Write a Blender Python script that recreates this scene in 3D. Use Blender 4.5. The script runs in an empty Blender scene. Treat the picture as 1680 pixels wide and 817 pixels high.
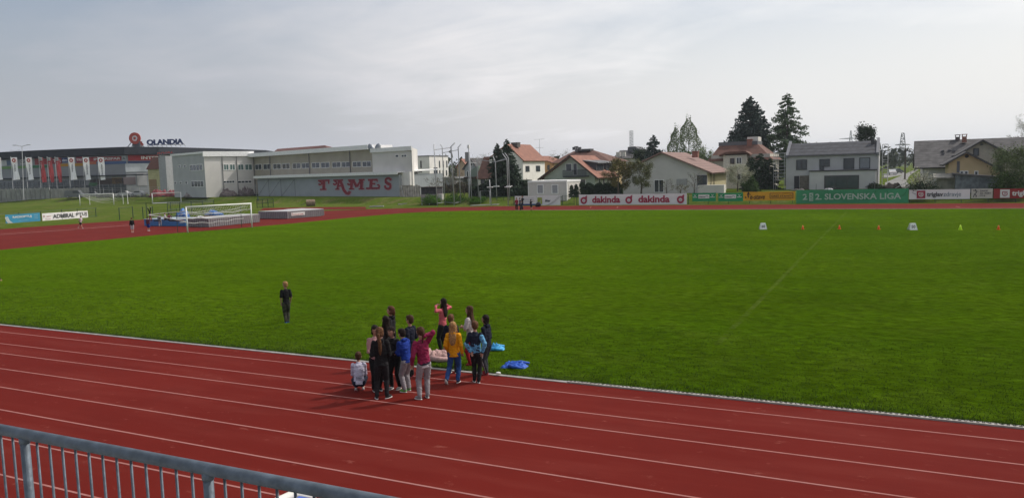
import bpy, bmesh, math, random
import numpy as np
from math import sin, cos, pi, radians, sqrt, atan2
from mathutils import Vector, Matrix, noise
random.seed(7)
S = bpy.context.scene
COL = S.collection

# ------------------------------------------------------------------ camera
FOC, YAW, PITCH, ROLL, EYE = 1280.0, radians(26.33), radians(5.71), radians(-1.63), 5.08
_fw = Vector((-sin(YAW)*cos(PITCH), cos(YAW)*cos(PITCH), -sin(PITCH)))
_r0 = Vector((cos(YAW), sin(YAW), 0)); _u0 = _r0.cross(_fw)
CR = cos(ROLL)*_r0 + sin(ROLL)*_u0
CU = -sin(ROLL)*_r0 + cos(ROLL)*_u0
cam = bpy.data.cameras.new("camera"); co = bpy.data.objects.new("camera", cam); COL.objects.link(co)
cam.sensor_width = 36; cam.lens = FOC/1680*36; cam.clip_end = 20000; cam.clip_start = .1
M = Matrix.Identity(4)
for i in range(3):
    M[i][0] = CR[i]; M[i][1] = CU[i]; M[i][2] = -_fw[i]
M[2][3] = EYE
co.matrix_world = M
S.camera = co
EYEV = Vector((0, 0, EYE))

# ------------------------------------------------------------------ light
SUN_EL, SUN_AZ = radians(46), Vector((.66, .75))     # horizontal direction towards the sun
w = bpy.data.worlds.new("World"); S.world = w; w.use_nodes = True
nt = w.node_tree; nt.nodes.clear()
def N_(t, **k):
    n = nt.nodes.new(t)
    for a, b in k.items(): setattr(n, a, b)
    return n
out = N_('ShaderNodeOutputWorld'); bg = N_('ShaderNodeBackground')
sky = N_('ShaderNodeTexSky', sky_type='NISHITA', sun_disc=False)
sky.sun_elevation = SUN_EL; sky.sun_rotation = atan2(SUN_AZ.x, SUN_AZ.y)
sky.air_density = 1.0; sky.dust_density = 4.0; sky.ozone_density = 1.5
tc = N_('ShaderNodeTexCoord'); sep = N_('ShaderNodeSeparateXYZ')
nt.links.new(tc.outputs['Generated'], sep.inputs[0])
def mth(op, a, b=None, clamp=False):
    n = N_('ShaderNodeMath', operation=op, use_clamp=clamp)
    for i, v in enumerate((a, b)):
        if v is None: continue
        if isinstance(v, (int, float)): n.inputs[i].default_value = v
        else: nt.links.new(v, n.inputs[i])
    return n.outputs[0]
zz = mth('ADD', mth('MAXIMUM', sep.outputs[2], 0), .16)
comb = N_('ShaderNodeCombineXYZ')
nt.links.new(mth('DIVIDE', sep.outputs[0], zz), comb.inputs[0])
nt.links.new(mth('DIVIDE', sep.outputs[1], zz), comb.inputs[1])
def wnoise(scale, detail, dist, off):
    mp = N_('ShaderNodeMapping'); mp.inputs['Location'].default_value = off
    mp.inputs['Rotation'].default_value = (0, 0, -.45); mp.inputs['Scale'].default_value = (.85, 1.15, 1)
    nt.links.new(comb.outputs[0], mp.inputs[0])
    n = N_('ShaderNodeTexNoise'); n.inputs['Scale'].default_value = scale; n.inputs['Detail'].default_value = detail
    n.inputs['Distortion'].default_value = dist; n.inputs['Roughness'].default_value = .55
    nt.links.new(mp.outputs[0], n.inputs['Vector'])
    return n.outputs[0]
def ramp(x, stops):
    n = N_('ShaderNodeValToRGB'); e = n.color_ramp.elements
    while len(e) > len(stops): e.remove(e[-1])
    while len(e) < len(stops): e.new(.5)
    for el, (p, c) in zip(e, stops):
        el.position = p; el.color = (c, c, c, 1) if isinstance(c, (int, float)) else (*c, 1)
    nt.links.new(x, n.inputs[0]); return n.outputs[0]
n1 = wnoise(.42, 8, .35, (3.1, 1.7, 0)); n2 = wnoise(1.6, 9, .8, (7.3, 2.2, 0)); n3 = wnoise(.16, 4, .2, (1.3, 6.2, 0))
dens = mth('ADD', mth('MULTIPLY', n1, .62), mth('ADD', mth('MULTIPLY', n2, .18), mth('MULTIPLY', n3, .34)))
cl = ramp(dens, [(.49, 0), (.66, 1)])
low = ramp(sep.outputs[2], [(.0, 1.0), (.10, .62), (.22, .0)])
fac = mth('ADD', mth('MULTIPLY', mth('MAXIMUM', cl, low), .76), .24, True)
dotn = N_('ShaderNodeVectorMath', operation='DOT_PRODUCT')
sv = Vector((SUN_AZ.x*cos(SUN_EL), SUN_AZ.y*cos(SUN_EL), sin(SUN_EL))).normalized()
nt.links.new(tc.outputs['Generated'], dotn.inputs[0]); dotn.inputs[1].default_value = sv
glow = ramp(mth('MULTIPLY', mth('ADD', dotn.outputs['Value'], 1), .5), [(.45, (3.55, 3.7, 4.1)), (.57, (4.3, 4.4, 4.75)), (.67, (6.9, 6.75, 6.8)), (.76, (7.7, 7.65, 7.6)), (.95, (7.7, 7.7, 7.6))])
mx = N_('ShaderNodeMix', data_type='RGBA'); nt.links.new(fac, mx.inputs[0])
nt.links.new(sky.outputs[0], mx.inputs[6]); nt.links.new(glow, mx.inputs[7])
nt.links.new(mx.outputs[2], bg.inputs[0]); bg.inputs[1].default_value = .130
nt.links.new(bg.outputs[0], out.inputs[0])
sl = bpy.data.lights.new("sun", 'SUN'); sl.energy = 2.9; sl.angle = radians(3.0); sl.color = (1, .95, .88)
so = bpy.data.objects.new("sun", sl); COL.objects.link(so)
so.rotation_euler = sv.to_track_quat('Z', 'Y').to_euler()
S.view_settings.view_transform = 'Standard'; S.view_settings.look = 'None'
S.view_settings.exposure = 0.0; S.view_settings.gamma = 1

# ------------------------------------------------------------------ helpers
def V(*a): return Vector(a)
def ray(x, y): return (_fw*FOC + CR*(x-840) - CU*(y-408.5))
def G(x, y, z=0.0):
    d = ray(x, y); t = (z-EYE)/d.z; return EYEV + d*t
def AT(x, y, Y):
    d = ray(x, y); return EYEV + d*(Y/d.y)
def AX(x, y, X):
    d = ray(x, y); return EYEV + d*(X/d.x)
def depth(p): return (Vector(p)-EYEV).dot(_fw)
def DP(x, y, D): return EYEV + ray(x, y)*(D/FOC)
def proj(p):
    v = Vector(p)-EYEV; z = v.dot(_fw); return 840+FOC*v.dot(CR)/z, 408.5-FOC*v.dot(CU)/z

_mats = {}
def mat(name, col, rough=.8, metal=0, spec=.3, var=.12, vs=3.0, bump=0, bs=20, emit=None, alpha=None, wave=None, trans=0, noiseobj=True):
    """procedural surface: base colour varied by noise, optional bump and tile/plank waves (scale, dir, depth)"""
    if name in _mats: return _mats[name]
    m = bpy.data.materials.new(name); m.use_nodes = True; t = m.node_tree; b = t.nodes['Principled BSDF']
    b.inputs['Roughness'].default_value = rough; b.inputs['Metallic'].default_value = metal
    b.inputs['Specular IOR Level'].default_value = spec
    tcn = t.nodes.new('ShaderNodeTexCoord'); cv = tcn.outputs['Object']
    n = t.nodes.new('ShaderNodeTexNoise'); n.inputs['Scale'].default_value = vs; n.inputs['Detail'].default_value = 5
    t.links.new(cv, n.inputs['Vector'])
    r = t.nodes.new('ShaderNodeValToRGB'); e = r.color_ramp.elements
    c = Vector(col[:3]); e[0].position = .3; e[1].position = .7
    e[0].color = (*[max(0, x*(1-var)) for x in c], 1); e[1].color = (*[min(1, x*(1+var)) for x in c], 1)
    t.links.new(n.outputs[0], r.inputs[0]); cout = r.outputs[0]
    hgt = None
    if wave:
        ws, wd, wdep = wave[:3]
        wv = t.nodes.new('ShaderNodeTexWave'); wv.wave_profile = 'SAW'; wv.bands_direction = wd
        wv.inputs['Scale'].default_value = ws; wv.inputs['Distortion'].default_value = .15; t.links.new(cv, wv.inputs['Vector'])
        mm = t.nodes.new('ShaderNodeMix'); mm.data_type = 'RGBA'; mm.blend_type = 'MULTIPLY'; mm.inputs[0].default_value = 1
        rr = t.nodes.new('ShaderNodeValToRGB'); q = rr.color_ramp.elements
        q[0].position = 0; q[0].color = (1-wdep, 1-wdep, 1-wdep, 1); q[1].position = .35; q[1].color = (1, 1, 1, 1)
        t.links.new(wv.outputs['Fac'], rr.inputs[0]); t.links.new(cout, mm.inputs[6]); t.links.new(rr.outputs[0], mm.inputs[7])
        cout = mm.outputs[2]; hgt = wv.outputs['Fac']
    t.links.new(cout, b.inputs['Base Color'])
    if bump:
        bn = t.nodes.new('ShaderNodeTexNoise'); bn.inputs['Scale'].default_value = bs; bn.inputs['Detail'].default_value = 4
        t.links.new(cv, bn.inputs['Vector'])
        bp = t.nodes.new('ShaderNodeBump'); bp.inputs['Strength'].default_value = bump; bp.inputs['Distance'].default_value = .05
        t.links.new(bn.outputs[0], bp.inputs['Height']); t.links.new(bp.outputs[0], b.inputs['Normal'])
    if emit: b.inputs['Emission Color'].default_value = (*emit[:3], 1); b.inputs['Emission Strength'].default_value = emit[3]
    if alpha is not None: b.inputs['Alpha'].default_value = alpha
    if trans: b.inputs['Transmission Weight'].default_value = trans
    m.diffuse_color = (*col[:3], 1)
    _mats[name] = m; return m

def base_of(parent):
    return parent.matrix_basis.translation if parent is not None else Vector((0, 0, 0))
def world_base(parent):
    p = Vector((0, 0, 0))
    while parent is not None: p += parent.location; parent = parent.parent
    return p

class MB:
    def __init__(s): s.v = []; s.f = []; s.m = []; s.mi = 0
    def poly(s, pts):
        i = len(s.v); s.v += [tuple(p) for p in pts]; s.f.append(tuple(range(i, i+len(pts)))); s.m.append(s.mi); return s
    def prism(s, pts, vec):
        """closed prism: polygon extruded along vec"""
        pts = [Vector(p) for p in pts]; vec = Vector(vec); n = len(pts)
        nr = Vector((0, 0, 0))
        for a in range(n): nr += pts[a].cross(pts[(a+1) % n])
        if nr.dot(vec) > 0: pts = pts[::-1]
        i = len(s.v); s.v += [tuple(p) for p in pts] + [tuple(p+vec) for p in pts]
        s.f.append(tuple(range(i, i+n))); s.m.append(s.mi)
        s.f.append(tuple(range(i+2*n-1, i+n-1, -1))); s.m.append(s.mi)
        for a in range(n):
            b = (a+1) % n; s.f.append((i+b, i+a, i+n+a, i+n+b)); s.m.append(s.mi)
        return s
    def box(s, c, size, ux=(1, 0, 0), uy=(0, 1, 0), uz=(0, 0, 1)):
        c = Vector(c); ux = Vector(ux)*size[0]/2; uy = Vector(uy)*size[1]/2; uz = Vector(uz)*size[2]/2
        return s.prism([c-ux-uy-uz, c+ux-uy-uz, c+ux+uy-uz, c-ux+uy-uz], uz*2)
    def bx(s, x0, x1, y0, y1, z0, z1):
        return s.box(((x0+x1)/2, (y0+y1)/2, (z0+z1)/2), (abs(x1-x0), abs(y1-y0), abs(z1-z0)))
    def tube(s, pts, r, seg=8, cap=True):
        pts = [Vector(p) for p in pts]; n = len(pts)
        rs = r if isinstance(r, (list, tuple)) else [r]*n
        i0 = len(s.v); up = None
        for k, p in enumerate(pts):
            d = (pts[min(k+1, n-1)]-pts[max(k-1, 0)])
            d = d.normalized() if d.length > 1e-9 else Vector((0, 0, 1))
            if up is None: up = Vector((0, 0, 1)) if abs(d.z) < .9 else Vector((1, 0, 0))
            a = d.cross(up)
            if a.length < 1e-6: a = d.orthogonal()
            a.normalize(); b = a.cross(d).normalized(); up = b
            for q in range(seg):
                t = 2*pi*q/seg; s.v.append(tuple(p+(a*cos(t)+b*sin(t))*rs[k]))
        for k in range(n-1):
            for q in range(seg):
                a = i0+k*seg+q; b = i0+k*seg+(q+1) % seg
                s.f.append((a, b, b+seg, a+seg)); s.m.append(s.mi)
        if cap:
            s.f.append(tuple(range(i0+seg-1, i0-1, -1))); s.m.append(s.mi)
            e = i0+(n-1)*seg; s.f.append(tuple(range(e, e+seg))); s.m.append(s.mi)
        return s
    def ell(s, c, r, seg=12, rings=8, rot=None):
        c = Vector(c); i0 = len(s.v)
        for a in range(1, rings):
            ph = pi*a/rings
            for q in range(seg):
                t = 2*pi*q/seg; p = Vector((r[0]*sin(ph)*cos(t), r[1]*sin(ph)*sin(t), r[2]*cos(ph)))
                if rot: p = rot @ p
                s.v.append(tuple(c+p))
        for z in (1, -1):
            p = Vector((0, 0, r[2]*z))
            if rot: p = rot @ p
            s.v.append(tuple(c+p))
        T = i0+(rings-1)*seg
        for a in range(rings-2):
            for q in range(seg):
                x = i0+a*seg+q; y = i0+a*seg+(q+1) % seg
                s.f.append((x, x+seg, y+seg, y)); s.m.append(s.mi)
        for q in range(seg):
            s.f.append((T, i0+q, i0+(q+1) % seg)); s.m.append(s.mi)
            b = i0+(rings-2)*seg; s.f.append((T+1, b+(q+1) % seg, b+q)); s.m.append(s.mi)
        return s
    def quad(s, a, b, c, d): return s.poly([a, b, c, d])
    def build(s, name, mats, parent=None, smooth=False, loc=None):
        """links everything collected as ONE mesh object; coordinates are world ones, stored relative to the parent chain"""
        me = bpy.data.meshes.new(name)
        off = world_base(parent) if parent is not None else (Vector(loc) if loc is not None else Vector((0, 0, 0)))
        vs = [(v[0]-off.x, v[1]-off.y, v[2]-off.z) for v in s.v]
        me.from_pydata(vs, [], s.f)
        if not isinstance(mats, (list, tuple)): mats = [mats]
        for m in mats: me.materials.append(m)
        if len(mats) > 1: me.polygons.foreach_set('material_index', s.m)
        if smooth: me.polygons.foreach_set('use_smooth', [True]*len(me.polygons))
        me.update()
        o = bpy.data.objects.new(name, me); COL.objects.link(o)
        if parent is not None: o.parent = parent
        elif loc is not None: o.location = loc
        return o
def tag(o, label=None, cat=None, group=None, kind=None):
    if label: o['label'] = label
    if cat: o['category'] = cat
    if group: o['group'] = group
    if kind: o['kind'] = kind
    return o
def thing(name, label, cat, loc=(0, 0, 0), group=None):
    o = bpy.data.objects.new(name, None); o.empty_display_size = .2; COL.objects.link(o); o.location = loc
    return tag(o, label, cat, group)
def clone(o, parent=None):
    c = o.copy(); COL.objects.link(c)
    if parent is not None: c.parent = parent
    for ch in list(o.children): clone(ch, c)
    return c

class Face:
    """a vertical wall plane: origin, horizontal direction U (to the right seen from outside), outward normal NN"""
    def __init__(s, o, u):
        s.o = Vector(o); s.u = Vector((u[0], u[1], 0)).normalized(); s.n = Vector((s.u.y, -s.u.x, 0))
    def p(s, u, z, out=0): return s.o + s.u*u + Vector((0, 0, z-s.o.z)) + s.n*out
    def px(s, x, y):
        d = ray(x, y); t = (s.o-EYEV).dot(s.n)/d.dot(s.n); q = EYEV+d*t
        return (q-s.o).dot(s.u), q.z
def FY(Y): return Face((0, Y, 0), (1, 0))          # faces the camera side, u = world X
def FX(X): return Face((X, 0, 0), (0, 1))          # faces +X, u = world Y

def panel(mb, F, u0, u1, z0, z1, out0, out1):
    a = F.p(u0, z0, out0); b = F.p(u1, z0, out0); c = F.p(u1, z1, out0); d = F.p(u0, z1, out0)
    mb.prism([a, b, c, d], F.n*(out1-out0)); return mb
GLASS = mat('window_glass', (.035, .045, .055), rough=.12, spec=.7, var=.3, vs=.8)
def window(parent, F, u0, u1, z0, z1, fr, fw_=.09, mull=1, glass=None, out=.0, name='window', sill=None, transom=False):
    u0, u1 = min(u0, u1), max(u0, u1); z0, z1 = min(z0, z1), max(z0, z1)
    m = MB()
    panel(m, F, u0, u0+fw_, z0, z1, out, out+.07); panel(m, F, u1-fw_, u1, z0, z1, out, out+.07)
    panel(m, F, u0+fw_, u1-fw_, z0, z0+fw_, out, out+.068); panel(m, F, u0+fw_, u1-fw_, z1-fw_, z1, out, out+.068)
    for k in range(1, mull):
        uu = u0+(u1-u0)*k/mull; panel(m, F, uu-fw_*.4, uu+fw_*.4, z0+fw_, z1-fw_, out, out+.064)
    if transom: panel(m, F, u0+fw_, u1-fw_, z0+(z1-z0)*.68, z0+(z1-z0)*.68+.06, out, out+.062)
    f = m.build(name, fr, parent)
    g = MB(); panel(g, F, u0+fw_*.5, u1-fw_*.5, z0+fw_*.5, z1-fw_*.5, out, out+.025); g.build('pane', glass or GLASS, f)
    if sill: q = MB(); panel(q, F, u0-.08, u1+.08, z0-.08, z0, out, out+.14); q.build('sill', sill, f)
    return f
def wpx(parent, F, x0, y0, x1, y1, fr, **k):
    u0, z1 = F.px(x0, y0); u1, z0 = F.px(x1, y1); return window(parent, F, u0, u1, z0, z1, fr, **k)

_fontc = {}
def text_mesh(s, bold=0.0, shear=0.0):
    key = (s, bold, shear)
    if key in _fontc: return _fontc[key]
    c = bpy.data.curves.new('t', 'FONT'); c.body = s; c.size = 1; c.offset = bold; c.shear = shear; c.resolution_u = 3
    o = bpy.data.objects.new('t', c); COL.objects.link(o)
    bpy.context.view_layer.update()
    dg = bpy.context.evaluated_depsgraph_get(); me = bpy.data.meshes.new_from_object(o.evaluated_get(dg))
    vs = [tuple(v.co) for v in me.vertices]; fs = [tuple(p.vertices) for p in me.polygons]
    bpy.data.objects.remove(o); bpy.data.curves.remove(c)
    xs = [v[0] for v in vs]; ys = [v[1] for v in vs]
    x0, x1, y0, y1 = min(xs), max(xs), min(ys), max(ys)
    vs = [((v[0]-x0)/(x1-x0), (v[1]-y0)/(y1-y0)) for v in vs]
    _fontc[key] = (vs, fs); return _fontc[key]
def letters(mb, F, s, u0, u1, z0, z1, out, bold=0.02, shear=0.0, thick=.01, zslope=0.0):
    """raised lettering filling the rectangle on the wall plane F"""
    vs, fs = text_mesh(s, bold, shear); i = len(mb.v)
    f = lambda v, o: tuple(F.p(u0+(u1-u0)*v[0], z0+(z1-z0)*v[1]+zslope*v[0], o))
    mb.v += [f(v, out+thick) for v in vs]
    mb.f += [tuple(i+k for k in q) for q in fs]; mb.m += [mb.mi]*len(fs)
def lpx(mb, F, s, x0, y0, x1, y1, out=.03, **k):
    u0, z1 = F.px(x0, (y0)); u1, z0 = F.px(x1, y1)
    # follow the plane: heights taken at the middle
    xm = (x0+x1)/2; ym0 = y0; ym1 = y1
    letters(mb, F, s, u0, u1, z0, z1, out, **k)
def disc(mb, F, u, z, r0, r1, out, seg=24, a0=0, a1=2*pi):
    """flat ring (r0 inner, r1 outer) raised on the plane"""
    for k in range(seg):
        t0 = a0+(a1-a0)*k/seg; t1 = a0+(a1-a0)*(k+1)/seg
        if r0 <= 0: mb.poly([F.p(u, z, out), F.p(u+r1*cos(t0), z+r1*sin(t0), out), F.p(u+r1*cos(t1), z+r1*sin(t1), out)])
        else: mb.poly([F.p(u+r0*cos(t0), z+r0*sin(t0), out), F.p(u+r1*cos(t0), z+r1*sin(t0), out), F.p(u+r1*cos(t1), z+r1*sin(t1), out), F.p(u+r0*cos(t1), z+r0*sin(t1), out)])
def shape(mb, F, pts, out): mb.poly([F.p(u, z, out) for u, z in pts])
# ------------------------------------------------------------------ ground, track, pitch
def ground_mat(name, build):
    m = bpy.data.materials.new(name); m.use_nodes = True; t = m.node_tree; b = t.nodes['Principled BSDF']
    b.inputs['Specular IOR Level'].default_value = .0; b.inputs['Roughness'].default_value = .9
    tcn = t.nodes.new('ShaderNodeTexCoord')
    def nz(scale, detail=5, sc=(1, 1, 1), rough=.55, dist=0, loc=(0, 0, 0), rot=0):
        mp = t.nodes.new('ShaderNodeMapping'); mp.inputs['Scale'].default_value = sc; mp.inputs['Location'].default_value = loc
        mp.inputs['Rotation'].default_value = (0, 0, rot)
        t.links.new(tcn.outputs['Object'], mp.inputs[0])
        n = t.nodes.new('ShaderNodeTexNoise'); n.inputs['Scale'].default_value = scale; n.inputs['Detail'].default_value = detail
        n.inputs['Roughness'].default_value = rough; n.inputs['Distortion'].default_value = dist
        t.links.new(mp.outputs[0], n.inputs['Vector']); return n.outputs[0]
    def rp(x, stops):
        n = t.nodes.new('ShaderNodeValToRGB'); e = n.color_ramp.elements
        while len(e) < len(stops): e.new(.5)
        for el, (p, c) in zip(e, stops):
            el.position = p; el.color = (c, c, c, 1) if isinstance(c, (int, float)) else (*c, 1)
        t.links.new(x, n.inputs[0]); return n.outputs[0]
    def mix(f, a, c, mode='MIX'):
        n = t.nodes.new('ShaderNodeMix'); n.data_type = 'RGBA'; n.blend_type = mode
        for sck, v in ((n.inputs[0], f), (n.inputs[6], a), (n.inputs[7], c)):
            if isinstance(v, (int, float)): sck.default_value = v
            elif isinstance(v, tuple): sck.default_value = (*v, 1)
            else: t.links.new(v, sck)
        return n.outputs[2]
    def bump(h, strength, dist, prev=None):
        n = t.nodes.new('ShaderNodeBump'); n.inputs['Strength'].default_value = strength; n.inputs['Distance'].default_value = dist
        t.links.new(h, n.inputs['Height'])
        if prev is not None: t.links.new(prev, n.inputs['Normal'])
        return n.outputs[0]
    build(t, b, nz, rp, mix, bump); return m
def b_grass(t, b, nz, rp, mix, bump):
    big = rp(nz(.09, 4), [(.35, (.024, .057, .0014)), (.65, (.044, .082, .0022))])
    dry = mix(rp(nz(.6, 6, loc=(5, 3, 0)), [(.5, 0.0), (.8, .5)]), big, (.075, .105, .012))
    tuft = rp(nz(3.0, 5, sc=(.7, 1, 1), rough=.6, dist=.5), [(.36, .50), (.50, 1.02), (.62, 1.40)])
    fine = rp(nz(5.5, 3, sc=(.6, 1, 1), rough=.6, dist=.3, loc=(4, 4, 0)), [(.34, .38), (.44, .98), (.66, 1.22)])
    mow = rp(nz(.28, 6, sc=(.35, 1, 1), rough=.6), [(.32, .74), (.68, 1.22)])
    t.links.new(mix(1.0, mix(1.0, mix(1.0, dry, tuft, 'MULTIPLY'), fine, 'MULTIPLY'), mow, 'MULTIPLY'), b.inputs['Base Color'])
    nb = bump(nz(2.4, 7, rough=.75, dist=.6), 1.0, .32); nb = bump(nz(30, 4, rough=.7), .8, .03, nb)
    t.links.new(nb, b.inputs['Normal'])
    b.inputs['Sheen Weight'].default_value = .52; b.inputs['Sheen Roughness'].default_value = .35; b.inputs['Sheen Tint'].default_value = (.31, .54, .015, 1)
def b_meadow(t, b, nz, rp, mix, bump):
    big = rp(nz(.06, 5), [(.35, (.070, .110, .014)), (.65, (.100, .145, .020))])
    dry = mix(rp(nz(.35, 7, loc=(2, 8, 0)), [(.48, 0.0), (.72, .85)]), big, (.17, .155, .065))
    tuft = rp(nz(3, 7, rough=.7), [(.33, .55), (.7, 1.3)])
    t.links.new(mix(1.0, dry, tuft, 'MULTIPLY'), b.inputs['Base Color'])
    t.links.new(bump(nz(4, 6, rough=.7), .9, .2), b.inputs['Normal'])
def b_track(t, b, nz, rp, mix, bump):
    b.inputs['Sheen Weight'].default_value = .02; b.inputs['Sheen Roughness'].default_value = .4; b.inputs['Sheen Tint'].default_value = (.85, .40, .32, 1); b.inputs['Roughness'].default_value = .82; b.inputs['Specular IOR Level'].default_value = .03
    base = rp(nz(.25, 5), [(.3, (.108, .0100, .0072)), (.7, (.128, .0128, .0090))])
    lane = mix(rp(nz(1.6, 6, sc=(.18, 1, 1), loc=(3, 1, 0)), [(.48, 0.0), (.75, .40)]), base, (.17, .033, .025))
    spots = mix(rp(nz(3.2, 6, sc=(.6, 1, 1), loc=(1, 9, 0), rough=.7), [(.62, 0.0), (.74, .5)]), lane, (.30, .11, .085))
    dark = mix(rp(nz(.8, 6, loc=(11, 4, 0)), [(.55, 0.0), (.75, .30)]), spots, (.085, .010, .008))
    gr = rp(nz(90, 2), [(.3, .80), (.7, 1.18)])
    t.links.new(mix(1.0, dark, gr, 'MULTIPLY'), b.inputs['Base Color'])
    t.links.new(bump(nz(120, 2), .35, .004), b.inputs['Normal'])
def b_line(t, b, nz, rp, mix, bump):
    c = mix(rp(nz(3, 7, rough=.75), [(.5, 0.0), (.8, .7)]), (.33, .15, .135), (.19, .050, .042))
    t.links.new(c, b.inputs['Base Color'])
def b_chalk(t, b, nz, rp, mix, bump):
    c = mix(rp(nz(5, 7, rough=.75), [(.36, 0.0), (.54, 1.0)]), (.044, .078, .005), (.035, .070, .003))
    t.links.new(c, b.inputs['Base Color']); b.inputs['Roughness'].default_value = .95; b.inputs['Sheen Weight'].default_value = .52; b.inputs['Sheen Roughness'].default_value = .35; b.inputs['Sheen Tint'].default_value = (.34, .52, .04, 1)
def b_conc(t, b, nz, rp, mix, bump):
    c = rp(nz(2.5, 8, rough=.7), [(.3, (.24, .235, .22)), (.7, (.42, .41, .385))])
    t.links.new(c, b.inputs['Base Color']); t.links.new(bump(nz(30, 4), .3, .01), b.inputs['Normal'])
def b_road(t, b, nz, rp, mix, bump):
    c = rp(nz(.5, 8, rough=.7), [(.3, (.16, .16, .155)), (.7, (.30, .295, .28))])
    t.links.new(c, b.inputs['Base Color'])
GRASS = ground_mat('pitch_grass', b_grass); MEADOW = ground_mat('meadow', b_meadow); TRACK = ground_mat('tartan', b_track)
LINE = ground_mat('line_paint', b_line); CHALK = ground_mat('faded_chalk', b_chalk); CONC = ground_mat('concrete', b_conc); ROAD = ground_mat('pale_road', b_road)

# terrain: flat sports ground, then a grass bank one metre high behind it, then the town's level
toe = [G(-900, 372), G(-400, 345), G(0, 334), G(130, 331), G(280, 331), G(430, 333), G(560, 335), G(640, 336), G(752, 337)]
toe = [Vector((p.x, p.y, 0)) for p in toe] + [V(-44, 104.3, 0), V(-20, 104.3, 0), V(0, 104.3, 0), V(20, 104.3, 0), V(60, 104.3, 0), V(200, 104.3, 0), V(900, 104.3, 0)]
g = MB(); rows = []
near = [V(p.x*1.0 if i not in (0, len(toe)-1) else p.x, -120, -.02) for i, p in enumerate(toe)]
near[0].x = -900
def outw(p, d):
    q = Vector((p.x, p.y, 0)); L = q.length
    if p.x > -50: return Vector((p.x, p.y+d*(1 if d < 20 else 1), 0))
    return q*(1+d/L)
prof = [(0, -.02), (1.2, .10), (3, .55), (4.6, .88), (6.5, 1.0), (60, 1.0), (400, 1.0), (6000, 1.0)]
cols = []
dense = []
for i in range(len(toe)-1):
    a, b_ = toe[i], toe[i+1]; n = max(1, min(24, int((b_-a).length/3)))
    for k in range(n): dense.append(a.lerp(b_, k/n))
dense.append(toe[-1])
rng = random.Random(3)
for d, z in prof:
    r_ = []
    for p in dense:
        q = outw(p, d) if d < 1000 else Vector((p.x*8, p.y*8+d, 0))
        q.z = z + (noise.noise(q*.25)*.16 + noise.noise(q*.8)*.07 if .0 < z < 1 else 0) ; r_.append(q)
    rows.append(r_)
i0 = len(g.v)
nearr = [Vector((p.x, min(-60, p.y), -.02)) for p in dense]
allr = [nearr] + rows
n = len(dense)
for r_ in allr: g.v += [tuple(q) for q in r_]
for a in range(len(allr)-1):
    for k in range(n-1):
        g.f.append((a*n+k, a*n+k+1, (a+1)*n+k+1, (a+1)*n+k)); g.m.append(0)
tag(g.build('ground', MEADOW, smooth=True), kind='structure')

D0 = 16.906; W = 73.19; FAR = D0+W         # inner edges of the two straights
XC = -47.0; R0 = W/2; YC = D0+R0           # bend centre
XR = 60.0                                   # straights run on out of the frame
T_OUT = 9.85; N_OUT = 9.9
def arc(r, a0=90, a1=270, n=48, cx=XC, cy=YC): return [V(cx+r*cos(radians(a0+(a1-a0)*k/n)), cy+r*sin(radians(a0+(a1-a0)*k/n)), 0) for k in range(n+1)]
outer_far = YC + R0 + 10.6
tr = MB()
ro_f = R0+10.6; ro_n = R0+N_OUT
# one red sheet under everything (both straights, bend and the D area)
pts = [V(XR, FAR+11.0, 0), V(-53.6, FAR+11.0, 0)]
ar = [V(XC+ (R0+10.2)*cos(radians(a)), YC+(R0+10.2+.6)*sin(radians(a)), 0) for a in range(98, 262, 4)]
pts += ar + [V(XR, D0-N_OUT, 0)]
# split in convex strips around the bend centre so the sheet triangulates cleanly
ctr = V(XC, YC, 0)
for a, b_ in zip(pts[:-1], pts[1:]): tr.poly([ctr, a, b_])
tr.poly([ctr, pts[-1], V(XR, YC, 0)]); tr.poly([ctr, V(XR, YC, 0), pts[0]])
# widened red corner by the high jump mats
c1 = [G(425, 345.2), G(433, 341.5), G(520, 339.8), G(600, 339.5), G(600, 343)]
tr.poly([V(p.x, p.y, -.004) for p in c1])
tag(tr.build('running_track', TRACK), kind='structure')

gs = MB(); edge = [(XR, D0+.13), (XR, FAR-.12), (-46, FAR-.12), (-51.5, FAR-.9), (-55, FAR-2.4), (-57.6, FAR-6), (-58.8, FAR-13), (-59.4, FAR-24), (-60.6, FAR-32), (-62.3, FAR-37), (-63.2, FAR-48), (-63.5, 30), (-63.5, D0+.13)]
top = [V(x, y, .03) for x, y in edge]
cg = V(-20, 50, .03)
for a, b_ in zip(top, top[1:]+top[:1]): gs.poly([cg, a, b_])
for a, b_ in zip(top, top[1:]+top[:1]): gs.poly([a, a-V(0, 0, .05), b_-V(0, 0, .05), b_])
tag(gs.build('pitch', GRASS), kind='structure')
# lane lines
ln = MB()
offs = [.767, 2.0, 2.894] + [2.894+1.22*k for k in range(1, 6)]
for o_ in offs: ln.poly([V(-62, D0-o_-.024, .004), V(XR, D0-o_-.024, .004), V(XR, D0-o_+.024, .004), V(-62, D0-o_+.024, .004)])
def strip(mb, pts, wd, z):
    for a, b_ in zip(pts[:-1], pts[1:]):
        d = (b_-a).normalized(); s_ = Vector((-d.y, d.x, 0))*wd/2
        mb.poly([Vector((*(a-s_).xy, z)), Vector((*(b_-s_).xy, z)), Vector((*(b_+s_).xy, z)), Vector((*(a+s_).xy, z))])
strip(ln, [V(XR, FAR+2.6, 0), V(XC-6, FAR+2.6, 0)] + [V(XC-6-(R0+1.8-6)*sin(radians(a)), YC+(R0+2.6)*cos(radians(a)), 0) for a in range(5, 175, 5)], .12, .004)
strip(ln, [G(415, 357), G(520, 352)], .06, .0045)
strip(ln, [AT(1568, 337, FAR+5).xy.to_3d(), AT(1575, 341, FAR+2.7).xy.to_3d()], .12, .0042)
strip(ln, [G(968, 341.5), G(970, 339)], .10, .0042)
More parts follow.
